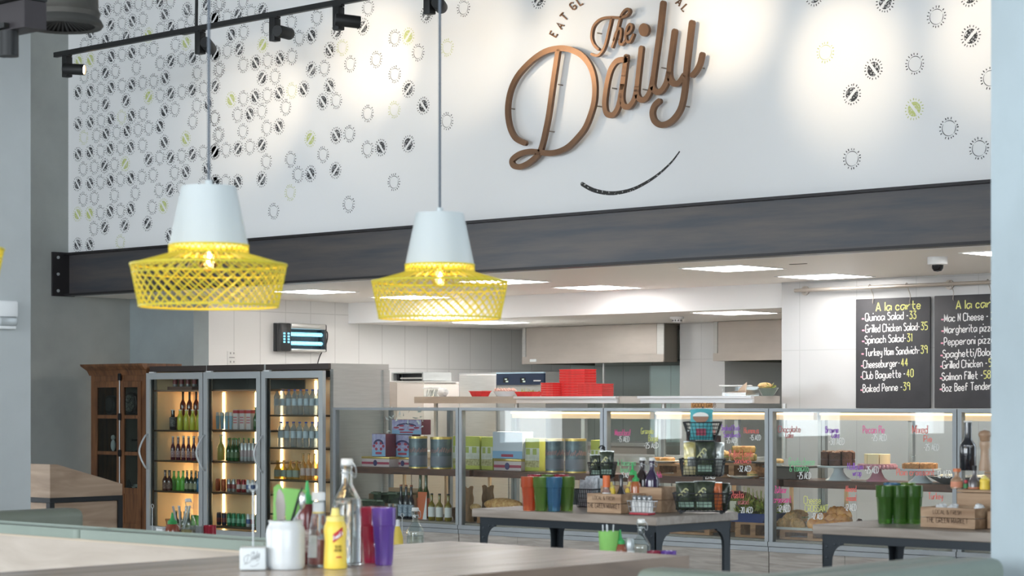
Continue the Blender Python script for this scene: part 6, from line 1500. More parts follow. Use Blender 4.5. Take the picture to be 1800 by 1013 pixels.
# ------------------------------------------------------------------ condiments on the foreground table
def tz(px, py): p = onZ(px, py, ZT1); return (p.x, p.y, ZT1+.0012)
q = tz(445, 1002)
def holder(H, cube=.055, col=(222, 228, 230)):
    def fn():
        t = thing('menu_holder', '', 'menu holder')
        MB().rbox((-cube/2, -cube/2, 0), (cube/2, cube/2, cube*.86), .006, 3).build('block', mat('holder_block', col, .4), t)
        MB().tube([(0, 0, cube*.86), (0, 0, H)], .0022, 8).build('rod', m_alu, t)
        MB().tube([(.011*math.cos(a_), 0, H+.011+.011*math.sin(a_)) for a_ in [k*math.pi/10 for k in range(20)]], .002, 6, closed=True).build('ring_clip', m_alu, t)
        return t
    return Maker(fn)
mk_holder = holder(.235, .078)
hd = mk_holder(q, 'white cube table number holder with thin rod and a small script logo, foreground table', rz=math.radians(48))
lg = MB(); D_ = [(195,1190),(75,1070),(57,850),(130,640),(290,475),(480,402),(640,440),(745,560),(780,750),(745,950),(640,1140),(480,1262),(320,1268),(160,1280),(100,1340),(160,1388),(280,1315),(345,1190),(430,700),(472,420)]
aiy = [(1041,472),(912,580),(862,880),(910,960),(1002,750),(1041,472),(1004,780),(1074,880),(1166,402),(1132,790),(1203,820),(1345,28),(1262,720),(1334,755),(1441,262),(1402,640),(1478,690),(1585,190),(1500,880),(1330,1040),(1257,940)]
The_ = [(810,410),(753,310),(850,152),(1040,131),(1062,76),(985,180),(926,390),(985,236),(995,310),(1040,330),(1090,222),(1050,230),(1102,288)]
smile_ = [(675,1532),(860,1600),(1080,1580),(1280,1475),(1490,1262)]
for ln in (D_, aiy, The_, smile_):
    pts = [(-.028+.052*x/1700, -.0396, .012+.046*(1600-y)/1600) for x, y in ln]
    lg.strip(smoothline(pts, 3), .0011, (0, -1, 0), caps=False)
lg.build('logo', mat('logo_grey', (96, 100, 104), .6), hd)
# ceramic jar with napkin and cutlery
q = tz(502, 1000.5); DJ = 6.33/F
t = thing('utensil_jar', 'white ceramic jar on the foreground table holding a green napkin and cutlery', 'jar', q); Rj = 34*DJ; Hj = 85*DJ
MB().lathe([(0, 0), (Rj*.90, 0), (Rj*.98, .008), (Rj, .02), (Rj, Hj*.78), (Rj*.95, Hj*.86), (Rj*.86, Hj*.92), (Rj*.86, Hj*.955), (Rj*.90, Hj*.965), (Rj*.90, Hj*.99), (Rj*.86, Hj), (Rj*.76, Hj), (Rj*.78, Hj*.9), (Rj*.9, Hj*.75), (Rj*.9, .02), (0, .015)], n=48, cap=False).build('body', mat('ceramic_white', (216, 220, 222), .3, coat=.3), t)
def rel(px, py): return at_D(px, py, 6.33)-Vector(q)
m_nap = mat('napkin_green', (128, 186, 100), .7)
np_ = thing('paper_napkin', 'light green folded napkin standing in the white ceramic jar', 'napkin', q)
n1 = MB(); a = [rel(*v) for v in ((480, 915), (481, 857), (487, 852), (493, 862), (494, 915))]; n1.prism(a, Vector((.004, .012, 0))); n1.build('fold', m_nap, np_)
n2 = MB(); a = [rel(*v) for v in ((503, 915), (494, 858), (531, 862), (523, 885), (508, 915))]; n2.prism(a, Vector((.006, .014, 0))); n2.build('fold', m_nap, np_)
kn = thing('knife', 'dull steel knife blade between the napkin folds in the ceramic jar', 'knife', q); n3 = MB(); a = [rel(*v) for v in ((489, 915), (487, 885), (489, 866), (493, 860), (499, 870), (502, 890), (501, 915))]; n3.prism(a, Vector((-.002, -.004, 0))); n3.build('blade', mat('knife_steel', (136, 130, 124), .4, .6), kn)
MB().tube([rel(495, 915), rel(495, 985)], .006, 8).build('handle', m_black, kn)
fk = thing('fork', 'dark handled fork leaning right out of the ceramic jar', 'fork', q); MB().tube([rel(508, 980), rel(513, 915), rel(527, 868), rel(532, 857)], .004, 6, taper=[.7, 1, .9, .5]).build('handle', m_black, fk); MB().tube([rel(508, 985), rel(508, 980)], .004, 6).build('tip', m_alu, fk)
sp = thing('spoon', 'shiny spoon standing upright at the right rim of the ceramic jar', 'spoon', q); b_ = MB(); c_ = rel(531, 880); b_.blob((c_.x, c_.y, c_.z), (.013, .010, .028), 14, 10); b_.build('bowl', mat('spoon_steel', (206, 208, 208), .2, .8), sp); MB().tube([rel(529, 896), rel(516, 915), rel(512, 980)], .003, 6).build('handle', m_alu, sp)
# sauces
def tzp(px, py, dz=0): return tz(px, py)
hs = sriracha(.255, .034, (104, 40, 44))
hs(tz(540, 992), 'red hot sauce bottle with green cap behind the ceramic jar, foreground table')
def ketchup():
    t = thing('ketchup_bottle', '', 'bottle'); H, R = .225, .034; g = glass('ketchup_glass', (247, 250, 249), 1.4, .03, 1, .12)
    lathe_o([(0, 0), (R*.95, 0), (R, .008), (R*.92, H*.35), (R*.80, H*.55), (R*.52, H*.74), (R*.46, H*.9), (0, H*.9)], 24, g, 'glass_body', t)
    lathe_o([(0, .006), (R*.88, .006), (R*.9, .012), (R*.86, H*.36), (0, H*.36)], 24, mat('ketchup_red', (140, 54, 44), .35), 'sauce', t)
    lathe_o([(0, H*.89), (R*.60, H*.89), (R*.60, H*.985), (R*.52, H), (0, H)], 24, m_white, 'cap', t)
    MB().lathe([(R*.53, H*.73), (R*.50, H*.86)], n=24, cap=False).build('neck_label', mat('neck_label', (222, 226, 230), .5), t)
    MB().lathe([(R*.56, H*.715), (R*.55, H*.735)], n=24, cap=False).build('neck_band', mat('neck_band', (214, 190, 90), .5), t)
    lb = MB(); lb.grid(lambda u, v: (R*(1.0-.12*v)*math.cos(-2.6+1.2*u), R*(1.0-.12*v)*math.sin(-2.6+1.2*u), H*(.12+.30*v)), 8, 2); lb.build('label', mat('ketchup_label', (214, 216, 214), .5), t)
    sm_ = MB()
    for k in range(9): a_ = k*2.4; z_ = .40+.3*rr.random(); sm_.blob((R*.7*math.cos(a_)*(1.2-z_), R*.7*math.sin(a_)*(1.2-z_), H*z_), (.005, .005, .009), 6, 5, .4)
    sm_.build('sauce_smear', mat('ketchup_smear', (150, 84, 60), .4), t); return t
Maker(ketchup)(tz(560, 996), 'nearly empty glass ketchup bottle with white cap left of the mustard', rz=.5)
ms = mustard(.181, .0355)(tz(589.5, 1000), 'yellow mustard squeeze bottle on the foreground table', rz=0)
R_ = .0365
bn = MB(); bn.grid(lambda u, v: (R_*.975*math.cos(-.95+.85*u), R_*.975*math.sin(-.95+.85*u), .078+.022*u+.026*v), 10, 2); bn.build('label_banner', mat('mustard_red', (196, 40, 44), .5), ms)
def mfn(x, y): u = x; return Vector((R_*1.0*math.cos(-.93+.85*u), R_*1.0*math.sin(-.93+.85*u), .082+.022*u+y))
lt = MB()
def curved_text(mb, txt, u0, z0, size, w, slope, du):
    cx = u0
    for ch in txt:
        if ch == ' ': cx += du*3; continue
        for st in GL[ch].split(','):
            pts = []
            for qq in st.split(): gx, gy = int(qq[0]), int(qq[1])-2; a_ = -.95+cx+gx*du; pts.append((R_*1.006*math.cos(a_), R_*1.006*math.sin(a_), z0+gy*size/7+slope*(cx-u0)))
            mb.strip(pts, w, (math.cos(-.5), math.sin(-.5), 0), caps=False)
        cx += du*4.6
curved_text(lt, "French's", .05, .086, .014, .0022, .022, .022); lt.build('lettering', m_white, ms)
lt = MB(); curved_text(lt, 'YELLOW', .15, .063, .008, .0013, 0, .020); curved_text(lt, 'MUSTARD', .12, .052, .008, .0013, 0, .019); lt.build('lettering', mat('mustard_text', (120, 96, 40), .6), ms)
lt = MB(); lt.strip(smoothline([(R_*1.0*math.cos(-.95+.3+.4*k/4), R_*1.0*math.sin(-.95+.3+.4*k/4), .034+.003*(k % 2)) for k in range(5)], 3), .003, (math.cos(-.5), math.sin(-.5), 0)); lt.build('emblem', mat('mustard_red', (196, 40, 44), .5), ms)
big_swing = swing_bottle(.325, .0465, real_glass('big_bottle_glass', 1.45), (real_glass('still_water', 1.33), .62), n=16)
big_swing(tz(610, 993), 'large clear swing-top water bottle behind the mustard, foreground table')
tumbler((214, 44, 84), .172, .044, .45)(tz(657, 990), 'magenta red tumbler beside the purple one on the foreground table')
tumbler((122, 74, 196), .175, .0375, .45)(tz(674.5, 994), 'purple tumbler, rightmost of the things on the foreground table')
# ------------------------------------------------------------------ market tables
m_mt = wood('market_top', (136, 125, 115), (168, 157, 147), (1.2, 8, 8), .38, 2.0); m_leg = mat('table_iron', (46, 52, 58), .45, .5)
Y7 = 7.2; ZT2 = .86
def market_table(xl, xr, y1, lab):
    t = thing('market_table', lab, 'table', (xl, Y7, FL)); th = .038
    MB().rbox((xl, Y7, ZT2-th), (xr, y1, ZT2), .003, 1).build('tabletop', m_mt, t, world=True)
    a, b, c, d = xl+.035, xr-.02, Y7+.02, y1-.035; w = .045
    ap = MB(); ap.box((a, c, ZT2-th-.035), (b, c+.006, ZT2-th)); ap.box((a, d, ZT2-th-.035), (b, d+.006, ZT2-th)); ap.box((b-.006, c, ZT2-th-.035), (b, d, ZT2-th)); ap.box((a, c, ZT2-th-.035), (a+.006, d, ZT2-th)); ap.build('apron', m_leg, t, world=True)
    for i, (lx, ly, sx, sy) in enumerate(((a, c, 1, 1), (b, c, -1, 1), (a, d, 1, -1), (b, d, -1, -1))):
        lg_ = MB(); lg_.box((lx, ly, FL), (lx+sx*w, ly+sy*.005, ZT2-th)); lg_.box((lx, ly, FL), (lx+sx*.005, ly+sy*w, ZT2-th)); 
        z = ZT2-th-.03
        for ux, uy in ((sx, 0), (0, sy)):
            arc = [(0, 0), (.10, 0), (.10, -.012)]+[(.045+.055*(1-math.sin(k*math.pi/12)), -.012-.07*(1-math.cos(k*math.pi/12))) for k in range(1, 6)]+[(.045, -.09), (0, -.09)]
            lg_.prism([(lx+ux*p_+uy*0, ly+uy*p_, z+q_) for p_, q_ in arc], (0 if ux else sx*.005, 0 if uy else sy*.005, 0))
        o = lg_.build('leg', m_leg, t, world=True)
        for dx, dz in ((.022, -.055), (.022, -.10), (.06, -.045), (.085, -.045)): MB().blob((lx+sx*dx, ly-sy*.001, z+dz+.035), (.006, .004, .006), 8, 5).build('rivet', mat('rivet_iron', (66, 72, 78), .4, .6), o, world=True)
    return t
TL0, TL1 = X_at(829, Y7), X_at(1153.5, Y7); YB1 = onX(1298, 903, TL1).y
market_table(TL0, TL1, YB1, 'oak topped iron table with curved brackets holding the tumblers and tiered basket')
TR0 = X_at(1428, Y7); market_table(TR0, TR0+1.1, YB1, 'oak topped iron table at right, partly behind the column, holding green tumblers')
def mz(px, py): p = onZ(px, py, ZT2); return (p.x, p.y, ZT2+.001)
T_or = tumbler((226, 108, 60), .156, .0385, .35); T_gr = tumbler((112, 158, 54), .156, .0385, .35); T_bl = tumbler((70, 140, 186), .156, .0385, .35); T_rd = tumbler((190, 40, 60), .156, .0385, .35); T_dg = tumbler((76, 140, 44), .156, .0385, .35)
for mk, px, py, lab in ((T_or, 930, 898, 'orange tumbler, farthest left in the row'), (T_gr, 951, 899, 'olive green tumbler between the orange and blue ones'), (T_bl, 974, 899.5, 'sky blue tumbler in the row'), (T_gr, 996, 898.5, 'olive green tumbler at the right end of the row')):
    mk(mz(px, py), lab+' on the left market table')
for mk, px, py, lab in ((T_rd, 941, 893, 'red tumbler half hidden behind the orange and green ones'), (T_gr, 962, 893, 'green tumbler hidden behind the blue one'), (T_rd, 986, 893, 'red tumbler peeping out behind the blue and green ones')):
    mk(mz(px, py), lab+', left market table')
for mk, px, py, lab in ((T_dg, 1556, 921, 'green tumbler, leftmost of three'), (T_dg, 1582, 921, 'green tumbler, middle of three'), (T_dg, 1606, 921, 'green tumbler beside the wooden crate, rightmost of three')):
    mk(mz(px, py), lab+' on the right market table')
T_bl(mz(1569, 914), 'blue tumbler behind the green ones on the right market table'); T_gr(mz(1594, 914), 'green tumbler in the back row, right market table')
# wooden crates
m_crw = wood('crate_wood', (150, 118, 90), (196, 166, 136), (1.6, 9, 9), .6, 2.0)
m_ink = mat('stamp_ink', (84, 64, 50), .8)
def wooden_crate(loc, w, d, h, lab, stamp=True, n=2, rz=0):
    t = thing('wooden_crate', lab, 'crate', loc, rz); th = .012; s_ = h/n
    for k in range(n):
        z0, z1 = k*s_+.001, (k+1)*s_-.001
        MB().box((0, 0, z0), (w, th, z1)).build('slat', m_crw, t); MB().box((0, d-th, z0), (w, d, z1)).build('slat', m_crw, t)
        MB().box((0, th, z0), (th, d-th, z1)).build('slat', m_crw, t); MB().box((w-th, th, z0), (w, d-th, z1)).build('slat', m_crw, t)
    MB().box((th, th, 0), (w-th, d-th, .01)).build('bottom', m_crw, t)
    if stamp:
        def wr_(txt, cx_, z_, sz_, w_):
            mb = MB(); f0 = lambda x, y: Vector((x, -.001, -y))
            L = letters(MB(), txt, f0, 0, 0, sz_, 0, w_); letters(mb, txt, f0, cx_-L/2, -z_, sz_, 0, w_); return mb
        wr_('LOCAL & FRESH', w/2, h*.68, .016, .0018).build('stamp', m_ink, t); wr_('THE GREEN MARKET', w/2, h*.26, .019, .0024).build('stamp', m_ink, t)
        MB().strip([(w*.36, -.001, h*.5), (w*.64, -.001, h*.5)], .003, (0, -1, 0)).build('stamp', m_ink, t)
    return t
mD = lambda px, py: D_at(*mz(px, py)[:2])
q0 = mz(1032, 901.5); q1 = mz(1095, 902.5); w = (1095-1032)*9.3/F/.80
wooden_crate(q0, w, .17, .088, 'stamped wooden crate with hot sauces, left market table')
qb = (q0[0]+.02, q0[1]+.175, ZT2+.001)
Yk2 = q0[1]+.178; xk2 = X_at(1056, Yk2)
wooden_crate((xk2, Yk2, ZT2+.001), X_at(1163, Yk2)-xk2, .15, .115, 'plain wooden crate behind the stamped one, left market table', False, 2)
# bottles standing in those crates
CB = ZT2+.012
def inb(px, Y, mk, lab, z=CB): return mk((X_at(px, Y), Y, z), lab)
Yc = q0[1]+.08; Yd = q0[1]+.255
b_tab = bottle('hot_sauce_bottle', 'bottle', .155, .020, mat('tabasco_glass', (150, 120, 110), .25, coat=.4), mat('cap_orange', (222, 112, 60), .45), m_lab_w, (.2, .5), neck=.7, shoulder=(.5, .62), caph=.34, cap_r=.017)
inb(1066, Yc, b_tab, 'small sauce bottle with fat orange cap in the stamped crate')
ms2 = mustard(.125, .022); inb(1074, Yc+.03, ms2, 'little yellow mustard bottle right of the orange capped sauce')
b_soy = bottle('soy_bottle', 'bottle', .16, .026, mat('soy_dark', (44, 38, 40), .2, coat=.5), capk, None, neck=.32, shoulder=(.35, .7), caph=.1)
inb(1092, Yc+.03, b_soy, 'small dark soy bottle with black cap in the stamped crate')
hs2 = sriracha(.21, .024, (120, 66, 50)); inb(1112, Yd, hs2, 'sriracha bottle with green cap, left of two behind the crate'); hs3 = sriracha(.175, .026, (170, 96, 54)); inb(1117.5, Yd-.07, hs3, 'orange sauce bottle with green cap in front of the sriracha')
inb(1107, Yd-.06, ms2, 'little yellow mustard bottle beside the green capped sauces')
brown = swing_bottle(.235, .033, mat('brown_bottle_glass', (46, 34, 32), .12, coat=.6)); inb(1129, Yd, brown, 'dark brown swing-top bottle, left of the pair in the crate'); 
violet = swing_bottle(.235, .033, mat('violet_bottle_glass', (54, 42, 70), .12, coat=.6)); inb(1146, Yd+.0, violet, 'dark violet brown swing-top bottle, right of the pair in the crate')
# wire baskets
m_wire = mat('wire_black', (34, 36, 40), .45, .5)
def wire_basket(mb, w0, d0, w1, d1, z0, z1, nx=9, nz=4, r=.0014, rb=.003):
    def P(k, t_): # corner loop
        w_, d_ = w0+(w1-w0)*t_, d0+(d1-d0)*t_; return [(-w_, -d_, z0+(z1-z0)*t_), (w_, -d_, z0+(z1-z0)*t_), (w_, d_, z0+(z1-z0)*t_), (-w_, d_, z0+(z1-z0)*t_)]
    for k in range(nz+1): mb.tube(P(0, k/nz), rb if k in (0, nz) else r, 4, closed=True)
    lo, hi = P(0, 0), P(0, 1)
    for e_ in range(4):
        n = nx if e_ % 2 == 0 else max(3, int(nx*d1/w1))
        for i in range(n+1):
            t_ = i/n; f = (e_+1) % 4
            a = [lo[e_][c]+(lo[f][c]-lo[e_][c])*t_ for c in range(3)]; b = [hi[e_][c]+(hi[f][c]-hi[e_][c])*t_ for c in range(3)]; mb.tube([a, b], r, 4)
    for i in range(nx+1): x = -w0+2*w0*i/nx; mb.tube([(x, -d0, z0), (x, d0, z0)], r, 4)
    return mb
m_chip = mat('snack_bag_dark', (48, 52, 48), .25, .2, var=.9, vscale=26, c2=(74, 84, 64)); m_chipw = mat('snack_bag_silver', (176, 180, 176), .25, .5, var=.4, vscale=20); m_chiply = mat('snack_bag_yellow', (186, 172, 92), .3, .2, var=.5, vscale=26, c2=(210, 204, 176)); m_chipb = mat('snack_bag_brown', (74, 54, 50), .35, .2, var=.4, vscale=20); m_teal = mat('snack_bag_teal', (90, 178, 186), .4, var=.1, vscale=12); m_chipo = mat('snack_bag_orange', (176, 92, 46), .35, .1, var=.4, vscale=20)
BAGS = []
def turn(root, c, ang):
    """turn a stand and the bags in it to face the room"""
    root.rotation_euler.z = ang
    for b in BAGS:
        v = Vector(b.location)-Vector(c); b.location = Vector(c)+Matrix.Rotation(ang, 3, 'Z') @ v; b.rotation_euler.z += ang
    BAGS.clear()
def snack_bag(loc, w, h, m, lab, rz=0, tilt=0, deco=None):
    t = thing('snack_bag', lab, 'snack bag', loc, rz); t.rotation_euler.x = tilt; dp = w*.26; BAGS.append(t)
    def side(s): return lambda u, v: ((u-.5)*w*(1-.06*math.sin(math.pi*v)), s*dp*math.sin(math.pi*u)**.7*math.sin(math.pi*min(1, max(0, v)))**.55+.003*math.sin(20*u+9*v)*math.sin(math.pi*v), v*h)
    MB().grid(side(-1), 10, 10).grid(side(1), 10, 10).build('pouch', m, t)
    MB().box((-w*.5, -.002, h*.96), (w*.5, .002, h)).build('top_seal', m_chipw, t)
    if deco:
        bd = dp*.98
        if deco == 'label': MB().grid(lambda u, v: ((u-.5)*w*.55, -dp*math.sin(math.pi*(.5+(u-.5)*.55))**.7*math.sin(math.pi*(.25+.28*v))**.55-.004, h*(.25+.28*v)), 4, 4).build('label', m_chipw, t)
        if deco == 'leaf':
            mb = MB()
            for k in range(3): mb.strip(smoothline([(w*(-.36+.12*k+.2*i/3), -dp*.86-.006, h*(.52+.09*k+.06*math.sin(i))) for i in range(4)], 3), .006, (0, -1, 0))
            mb.build('motif', mat('leaf_motif', (176, 176, 128), .5), t)
            MB().grid(lambda u, v: ((u-.5)*w*.7, -dp*math.sin(math.pi*(.5+(u-.5)*.7))**.7*math.sin(math.pi*(.10+.18*v))**.55-.004, h*(.10+.18*v)), 4, 4).build('label', mat('label_mint', (150, 176, 160), .5, var=.3, vscale=30), t)
        if deco == 'bowl':
            mb = MB(); mb.prism([(w*.34*math.cos(math.pi+math.pi*k/12), -dp-.006, h*.74+h*.20*math.sin(math.pi+math.pi*k/12)) for k in range(13)], (0, .001, 0)); mb.build('bowl_print', mat('bowl_brown', (150, 110, 86), .5), t)
            mb = MB(); mb.prism([(w*.34*math.cos(math.pi*k/12), -dp-.006, h*.745+h*.13*math.sin(math.pi*k/12)) for k in range(13)], (0, .001, 0)); mb.build('milk_print', mat('milk_white', (232, 232, 226), .5), t)
            mb = MB(); mb.box((-w*.20, -dp-.008, h*.14), (w*.22, -dp-.006, h*.36)); mb.build('price_square', mat('price_red', (156, 50, 78), .5), t)
    return t
# three-tier stand
p = mz(1211, 905)
ts = thing('tiered_basket_stand', 'three tier black wire basket stand on small wheels, left market table', 'basket stand', (p[0], p[1]+.10, ZT2+.001))
SD = 9.35/F
def lvl(py): return (905-py)*SD
b1 = wire_basket(MB(), .105, .07, .125, .085, lvl(900), lvl(868), 11, 5); b1.build('basket', m_wire, ts)
b2 = wire_basket(MB(), .085, .06, .098, .07, lvl(838), lvl(808), 10, 5); b2.build('basket', m_wire, ts)
b3 = wire_basket(MB(), .055, .045, .082, .058, lvl(776), lvl(743), 9, 5); b3.build('basket', m_wire, ts)
MB().tube([(0, .058, lvl(900)), (0, .058, lvl(724)), (0, .02, lvl(716)), (0, -.01, lvl(720)), (0, -.01, lvl(726))], .004, 8).build('pole', m_wire, ts)
for sx in (-.09, .09):
    for sy in (-.055, .055):
        w_ = MB(); w_.lathe([(0, -.005), (.009, -.005), (.009, .005), (0, .005)], n=12); w_.v = [(sx+pp[0], sy+pp[2], .0095+pp[1]) for pp in w_.v]; w_.tube([(sx, sy, .012), (sx, sy, lvl(900))], .003, 5); w_.build('wheel', m_black, ts)
o3 = (p[0], p[1]+.10, ZT2+.001)
snack_bag((o3[0]-.004, o3[1]-.012, o3[2]+lvl(774)), 36*SD*1.15, lvl(718)-lvl(774), m_teal, 'teal snack bag with milk bowl picture in the top basket', 0, 0, 'bowl')
z2 = o3[2]+lvl(836)
snack_bag((o3[0]-.048, o3[1]-.005, z2), .075, .15, m_chiply, 'yellow and silver snack bag at the left of the middle basket', .2, 0, 'label'); snack_bag((o3[0]-.035, o3[1]+.032, z2+.03), .085, .17, m_chipb, 'brown snack bag leaning behind the yellow one in the middle basket', .15, .0, 'label')
snack_bag((o3[0]+.014, o3[1]-.028, z2), .088, .155, m_chip, 'dark green leaf motif snack bag in the centre of the middle basket', 0, 0, 'leaf'); snack_bag((o3[0]+.062, o3[1]+.01, z2), .07, .145, m_chipw, 'silver grey snack bag at the right of the middle basket', -.2, .0, 'label'); snack_bag((o3[0]+.04, o3[1]+.046, z2+.02), .08, .16, m_chipb, 'brown snack bag at the back right of the middle basket', -.1)
z1_ = o3[2]+lvl(898)
snack_bag((o3[0]-.07, o3[1]-.03, z1_), .095, .125, m_chip, 'dark leaf motif snack bag, left front of the bottom basket', .1, 0, 'leaf'); snack_bag((o3[0]+.012, o3[1]-.035, z1_), .095, .13, m_chip, 'dark leaf motif snack bag, centre front of the bottom basket', 0, 0, 'leaf')
snack_bag((o3[0]+.068, o3[1]-.03, z1_), .045, .125, m_chipo, 'narrow orange snack bag in the bottom basket', -.1); snack_bag((o3[0]+.088, o3[1]+.02, z1_), .07, .12, m_chip, 'dark snack bag at the right end of the bottom basket', -.3, 0, 'label'); snack_bag((o3[0]-.02, o3[1]+.04, z1_), .10, .12, m_chipw, 'silver snack bag at the back of the bottom basket', .05)
turn(ts, o3, .55)
# basket on a stand with crisps, left
p = mz(1036, 893); pb = Vector((X_at(1059, p[1]+.16), p[1]+.16, ZT2+.001)); SB = 9.55/F
bs = thing('wire_basket_stand', 'black wire basket on a pole holding dark crisp bags, behind the stamped crate', 'basket stand', pb)
l2 = lambda py: (893-py)*SB
b_ = wire_basket(MB(), .05, .042, .062, .052, l2(840), l2(812), 8, 5); b_.build('basket', m_wire, bs)
MB().tube([(0, .05, 0), (0, .05, l2(790)), (0, .02, l2(782)), (0, -.01, l2(786))], .004, 8).build('pole', m_wire, bs); MB().lathe([(0, 0), (.05, 0), (.045, .006), (0, .008)], n=24).build('foot', m_wire, bs)
MB().tube([(.014*math.cos(k*math.pi/10), -.012, l2(786)+.014*math.sin(k*math.pi/10)) for k in range(11)], .003, 6).build('hook', m_wire, bs)
snack_bag((pb.x-.033, pb.y-.005, pb.z+l2(838)), .055, l2(797)-l2(838), m_chip, 'dark crisp bag at the left in the basket on the pole', .2, 0, 'leaf'); snack_bag((pb.x+.024, pb.y-.012, pb.z+l2(838)), .07, l2(790)-l2(838), m_chip, 'dark crisp bag with leaf motif at the right in the basket on the pole', 0, 0, 'leaf')
turn(bs, pb, .5)
q = mz(1031, 892)
lb = thing('napkin_basket', 'black wire basket with folded printed papers left of the stamped crate', 'basket', (q[0], q[1]+.02, ZT2+.001)); wire_basket(MB(), .045, .035, .055, .045, .0, .085, 8, 4).build('basket', m_wire, lb)
np2 = thing('printed_papers', 'folded newsprint style papers standing in the low wire basket', 'papers', (q[0], q[1]+.02, ZT2+.004)); 
for k, (dx, rz, w_) in enumerate(((-.03, .5, .045), (.012, -.1, .085), (.02, .05, .08))):
    o = MB().box((-w_/2, -.001, 0), (w_/2, .001, .125+.01*k)).build('sheet', mat('newsprint', (200, 206, 210), .7, var=.25, vscale=70, c2=(150, 156, 162)), np2); o.location = (dx, -.015+.016*k, 0); o.rotation_euler = (0, .08*(1-k), rz)
# shaker rack
q = mz(1129, 905.5); rk = thing('shaker_rack', 'small wire rack with white shakers at the front edge of the left market table', 'rack', (q[0], q[1], ZT2+.001)); m_wirew = mat('wire_chrome', (190, 190, 192), .3, .7)
wire_basket(MB(), .052, .024, .062, .03, .012, .06, 6, 2, .0015, .0022).build('rack', m_wirew, rk); MB().rbox((-.054, -.026, 0), (.054, .026, .010), .003).build('red_base', mat('rack_red', (176, 60, 70), .5), rk)
mk_sh = shaker(mat('shaker_cap', (150, 152, 154), .3, .6), H=.075, R=.014)
for k in range(4): mk_sh((q[0]-.042+.028*k, q[1], ZT2+.0115), 'white salt shaker with grey cap in the small wire rack', 'shakers in the wire rack')
# right market table: crates and bottles
q0 = mz(1618, 927.5); w = (1714-1618)*8.75/F/.80*.80
wooden_crate(q0, .245, .17, .082, 'stamped wooden crate with sachets on the right market table')
qs = (q0[0]+.256, q0[1]+.075, ZT2+.001); wooden_crate(qs, .20, .10, .07, 'low plain crate behind the white saucer, right market table', False, 1)
qt = (q0[0]+.055, q0[1]+.185, ZT2+.001); HT = .135; wooden_crate(qt, .42, .13, HT, 'taller wooden crate box behind the stamped one, right market table', False, 2)
qu = (q0[0]+.10, q0[1]+.325, ZT2+.001); HU = .205; wooden_crate(qu, .42, .14, HU, 'tallest wooden crate at the back, carrying the black bottle and pepper mill', False, 3)
MB_ = None
lid1 = tag(MB().rbox((qt[0], qt[1], ZT2+HT+.002), (qt[0]+.42, qt[1]+.13, ZT2+HT+.012), .002).build('crate_lid', m_crw, loc=(qt[0], qt[1], ZT2+HT+.002), world=True), 'flat wooden lid on the taller crate, under the small sauce bottles', 'lid')
lid2 = tag(MB().rbox((qu[0], qu[1], ZT2+HU+.002), (qu[0]+.42, qu[1]+.14, ZT2+HU+.012), .002).build('crate_lid', m_crw, loc=(qu[0], qu[1], ZT2+HU+.002), world=True), 'flat wooden lid on the tallest crate, under the pepper mill', 'lid')
Yt = qt[1]+.06; Yu_ = qu[1]+.07; z1_ = ZT2+HT+.0125; z2_ = ZT2+HU+.0125
b_rose = bottle('vinegar_bottle', 'bottle', .082, .025, mat('amber_vinegar', (176, 140, 112), .25, coat=.5), mat('cap_orange2', (222, 130, 84), .45), mat('label_peach', (222, 150, 120), .6), (.08, .36), neck=.42, shoulder=(.42, .62), caph=.16, cap_r=.016)
b_rose((X_at(1682, Yt), Yt, z1_), 'small bottle with orange cap and peach label on the crate lid, right market table')
b_tiny = bottle('tabasco_bottle', 'bottle', .036, .010, mat('tiny_red', (120, 40, 40), .3), mat('cap_pinkred', (206, 80, 90), .5), mat('tiny_green', (70, 140, 90), .6), (.1, .6), neck=.6, caph=.3); b_tiny((X_at(1698, Yt), Yt, z1_), 'tiny sauce bottle with red cap between two larger bottles')
b_soy2 = bottle('soy_bottle', 'bottle', .095, .026, mat('soy_glass', (96, 90, 92), .2, coat=.5), capk, mat('soy_band', (186, 120, 90), .5), (.02, .10), neck=.34, shoulder=(.28, .6), caph=.2); b_soy2((X_at(1713, Yt), Yt, z1_), 'small clear necked soy bottle with black stopper on the crate lid')
mustard(.056, .021)((X_at(1731, Yt), Yt, z1_), 'little yellow squeeze bottle beside the column, on the crate lid')
blk = bottle('beer_bottle', 'bottle', .205, .034, mat('black_glass_bottle', (34, 36, 42), .1, coat=.7), capw, None, neck=.46, shoulder=(.48, .66), caph=.03, n=24); ob = blk((X_at(1701.5, Yu_), Yu_, z2_), 'tall black swing-top style bottle with white lettering, on the tallest crate')
lt = MB()
u_ = .0
for i, ch in enumerate('GEORGE'):
    for st in GL[ch].split(','):
        pts = []
        for qq in st.split(): a_ = -1.35+.20*i+.03*int(qq[0])-.2; pts.append((.0335*math.cos(a_), .0335*math.sin(a_), .094+.0014*(int(qq[1])-2)))
        lt.strip(pts, .0016, (.2, -1, 0), caps=False)
lt.build('lettering', m_white, ob)
t = thing('pepper_mill', 'turned pale wood pepper mill on the tallest crate beside the column', 'pepper mill', (X_at(1731, Yu_), Yu_, z2_)); m_mill = wood('mill_wood', (176, 146, 120), (198, 170, 146), (8, 8, 2), .4, 2)
lathe_o([(0, 0), (.024, 0), (.024, .02), (.018, .05), (.016, .085), (.021, .10), (.022, .112), (.020, .12), (0, .12)], 28, m_mill, 'body', t); lathe_o([(.018, .121), (.021, .125), (.021, .137), (.025, .143), (.026, .152), (.020, .162), (.006, .167), (.0, .168)], 28, mat('mill_head', (168, 136, 110), .35), 'head', t); MB().blob((0, 0, .170), (.004, .004, .004), 8, 6).build('knob', m_alu, t)
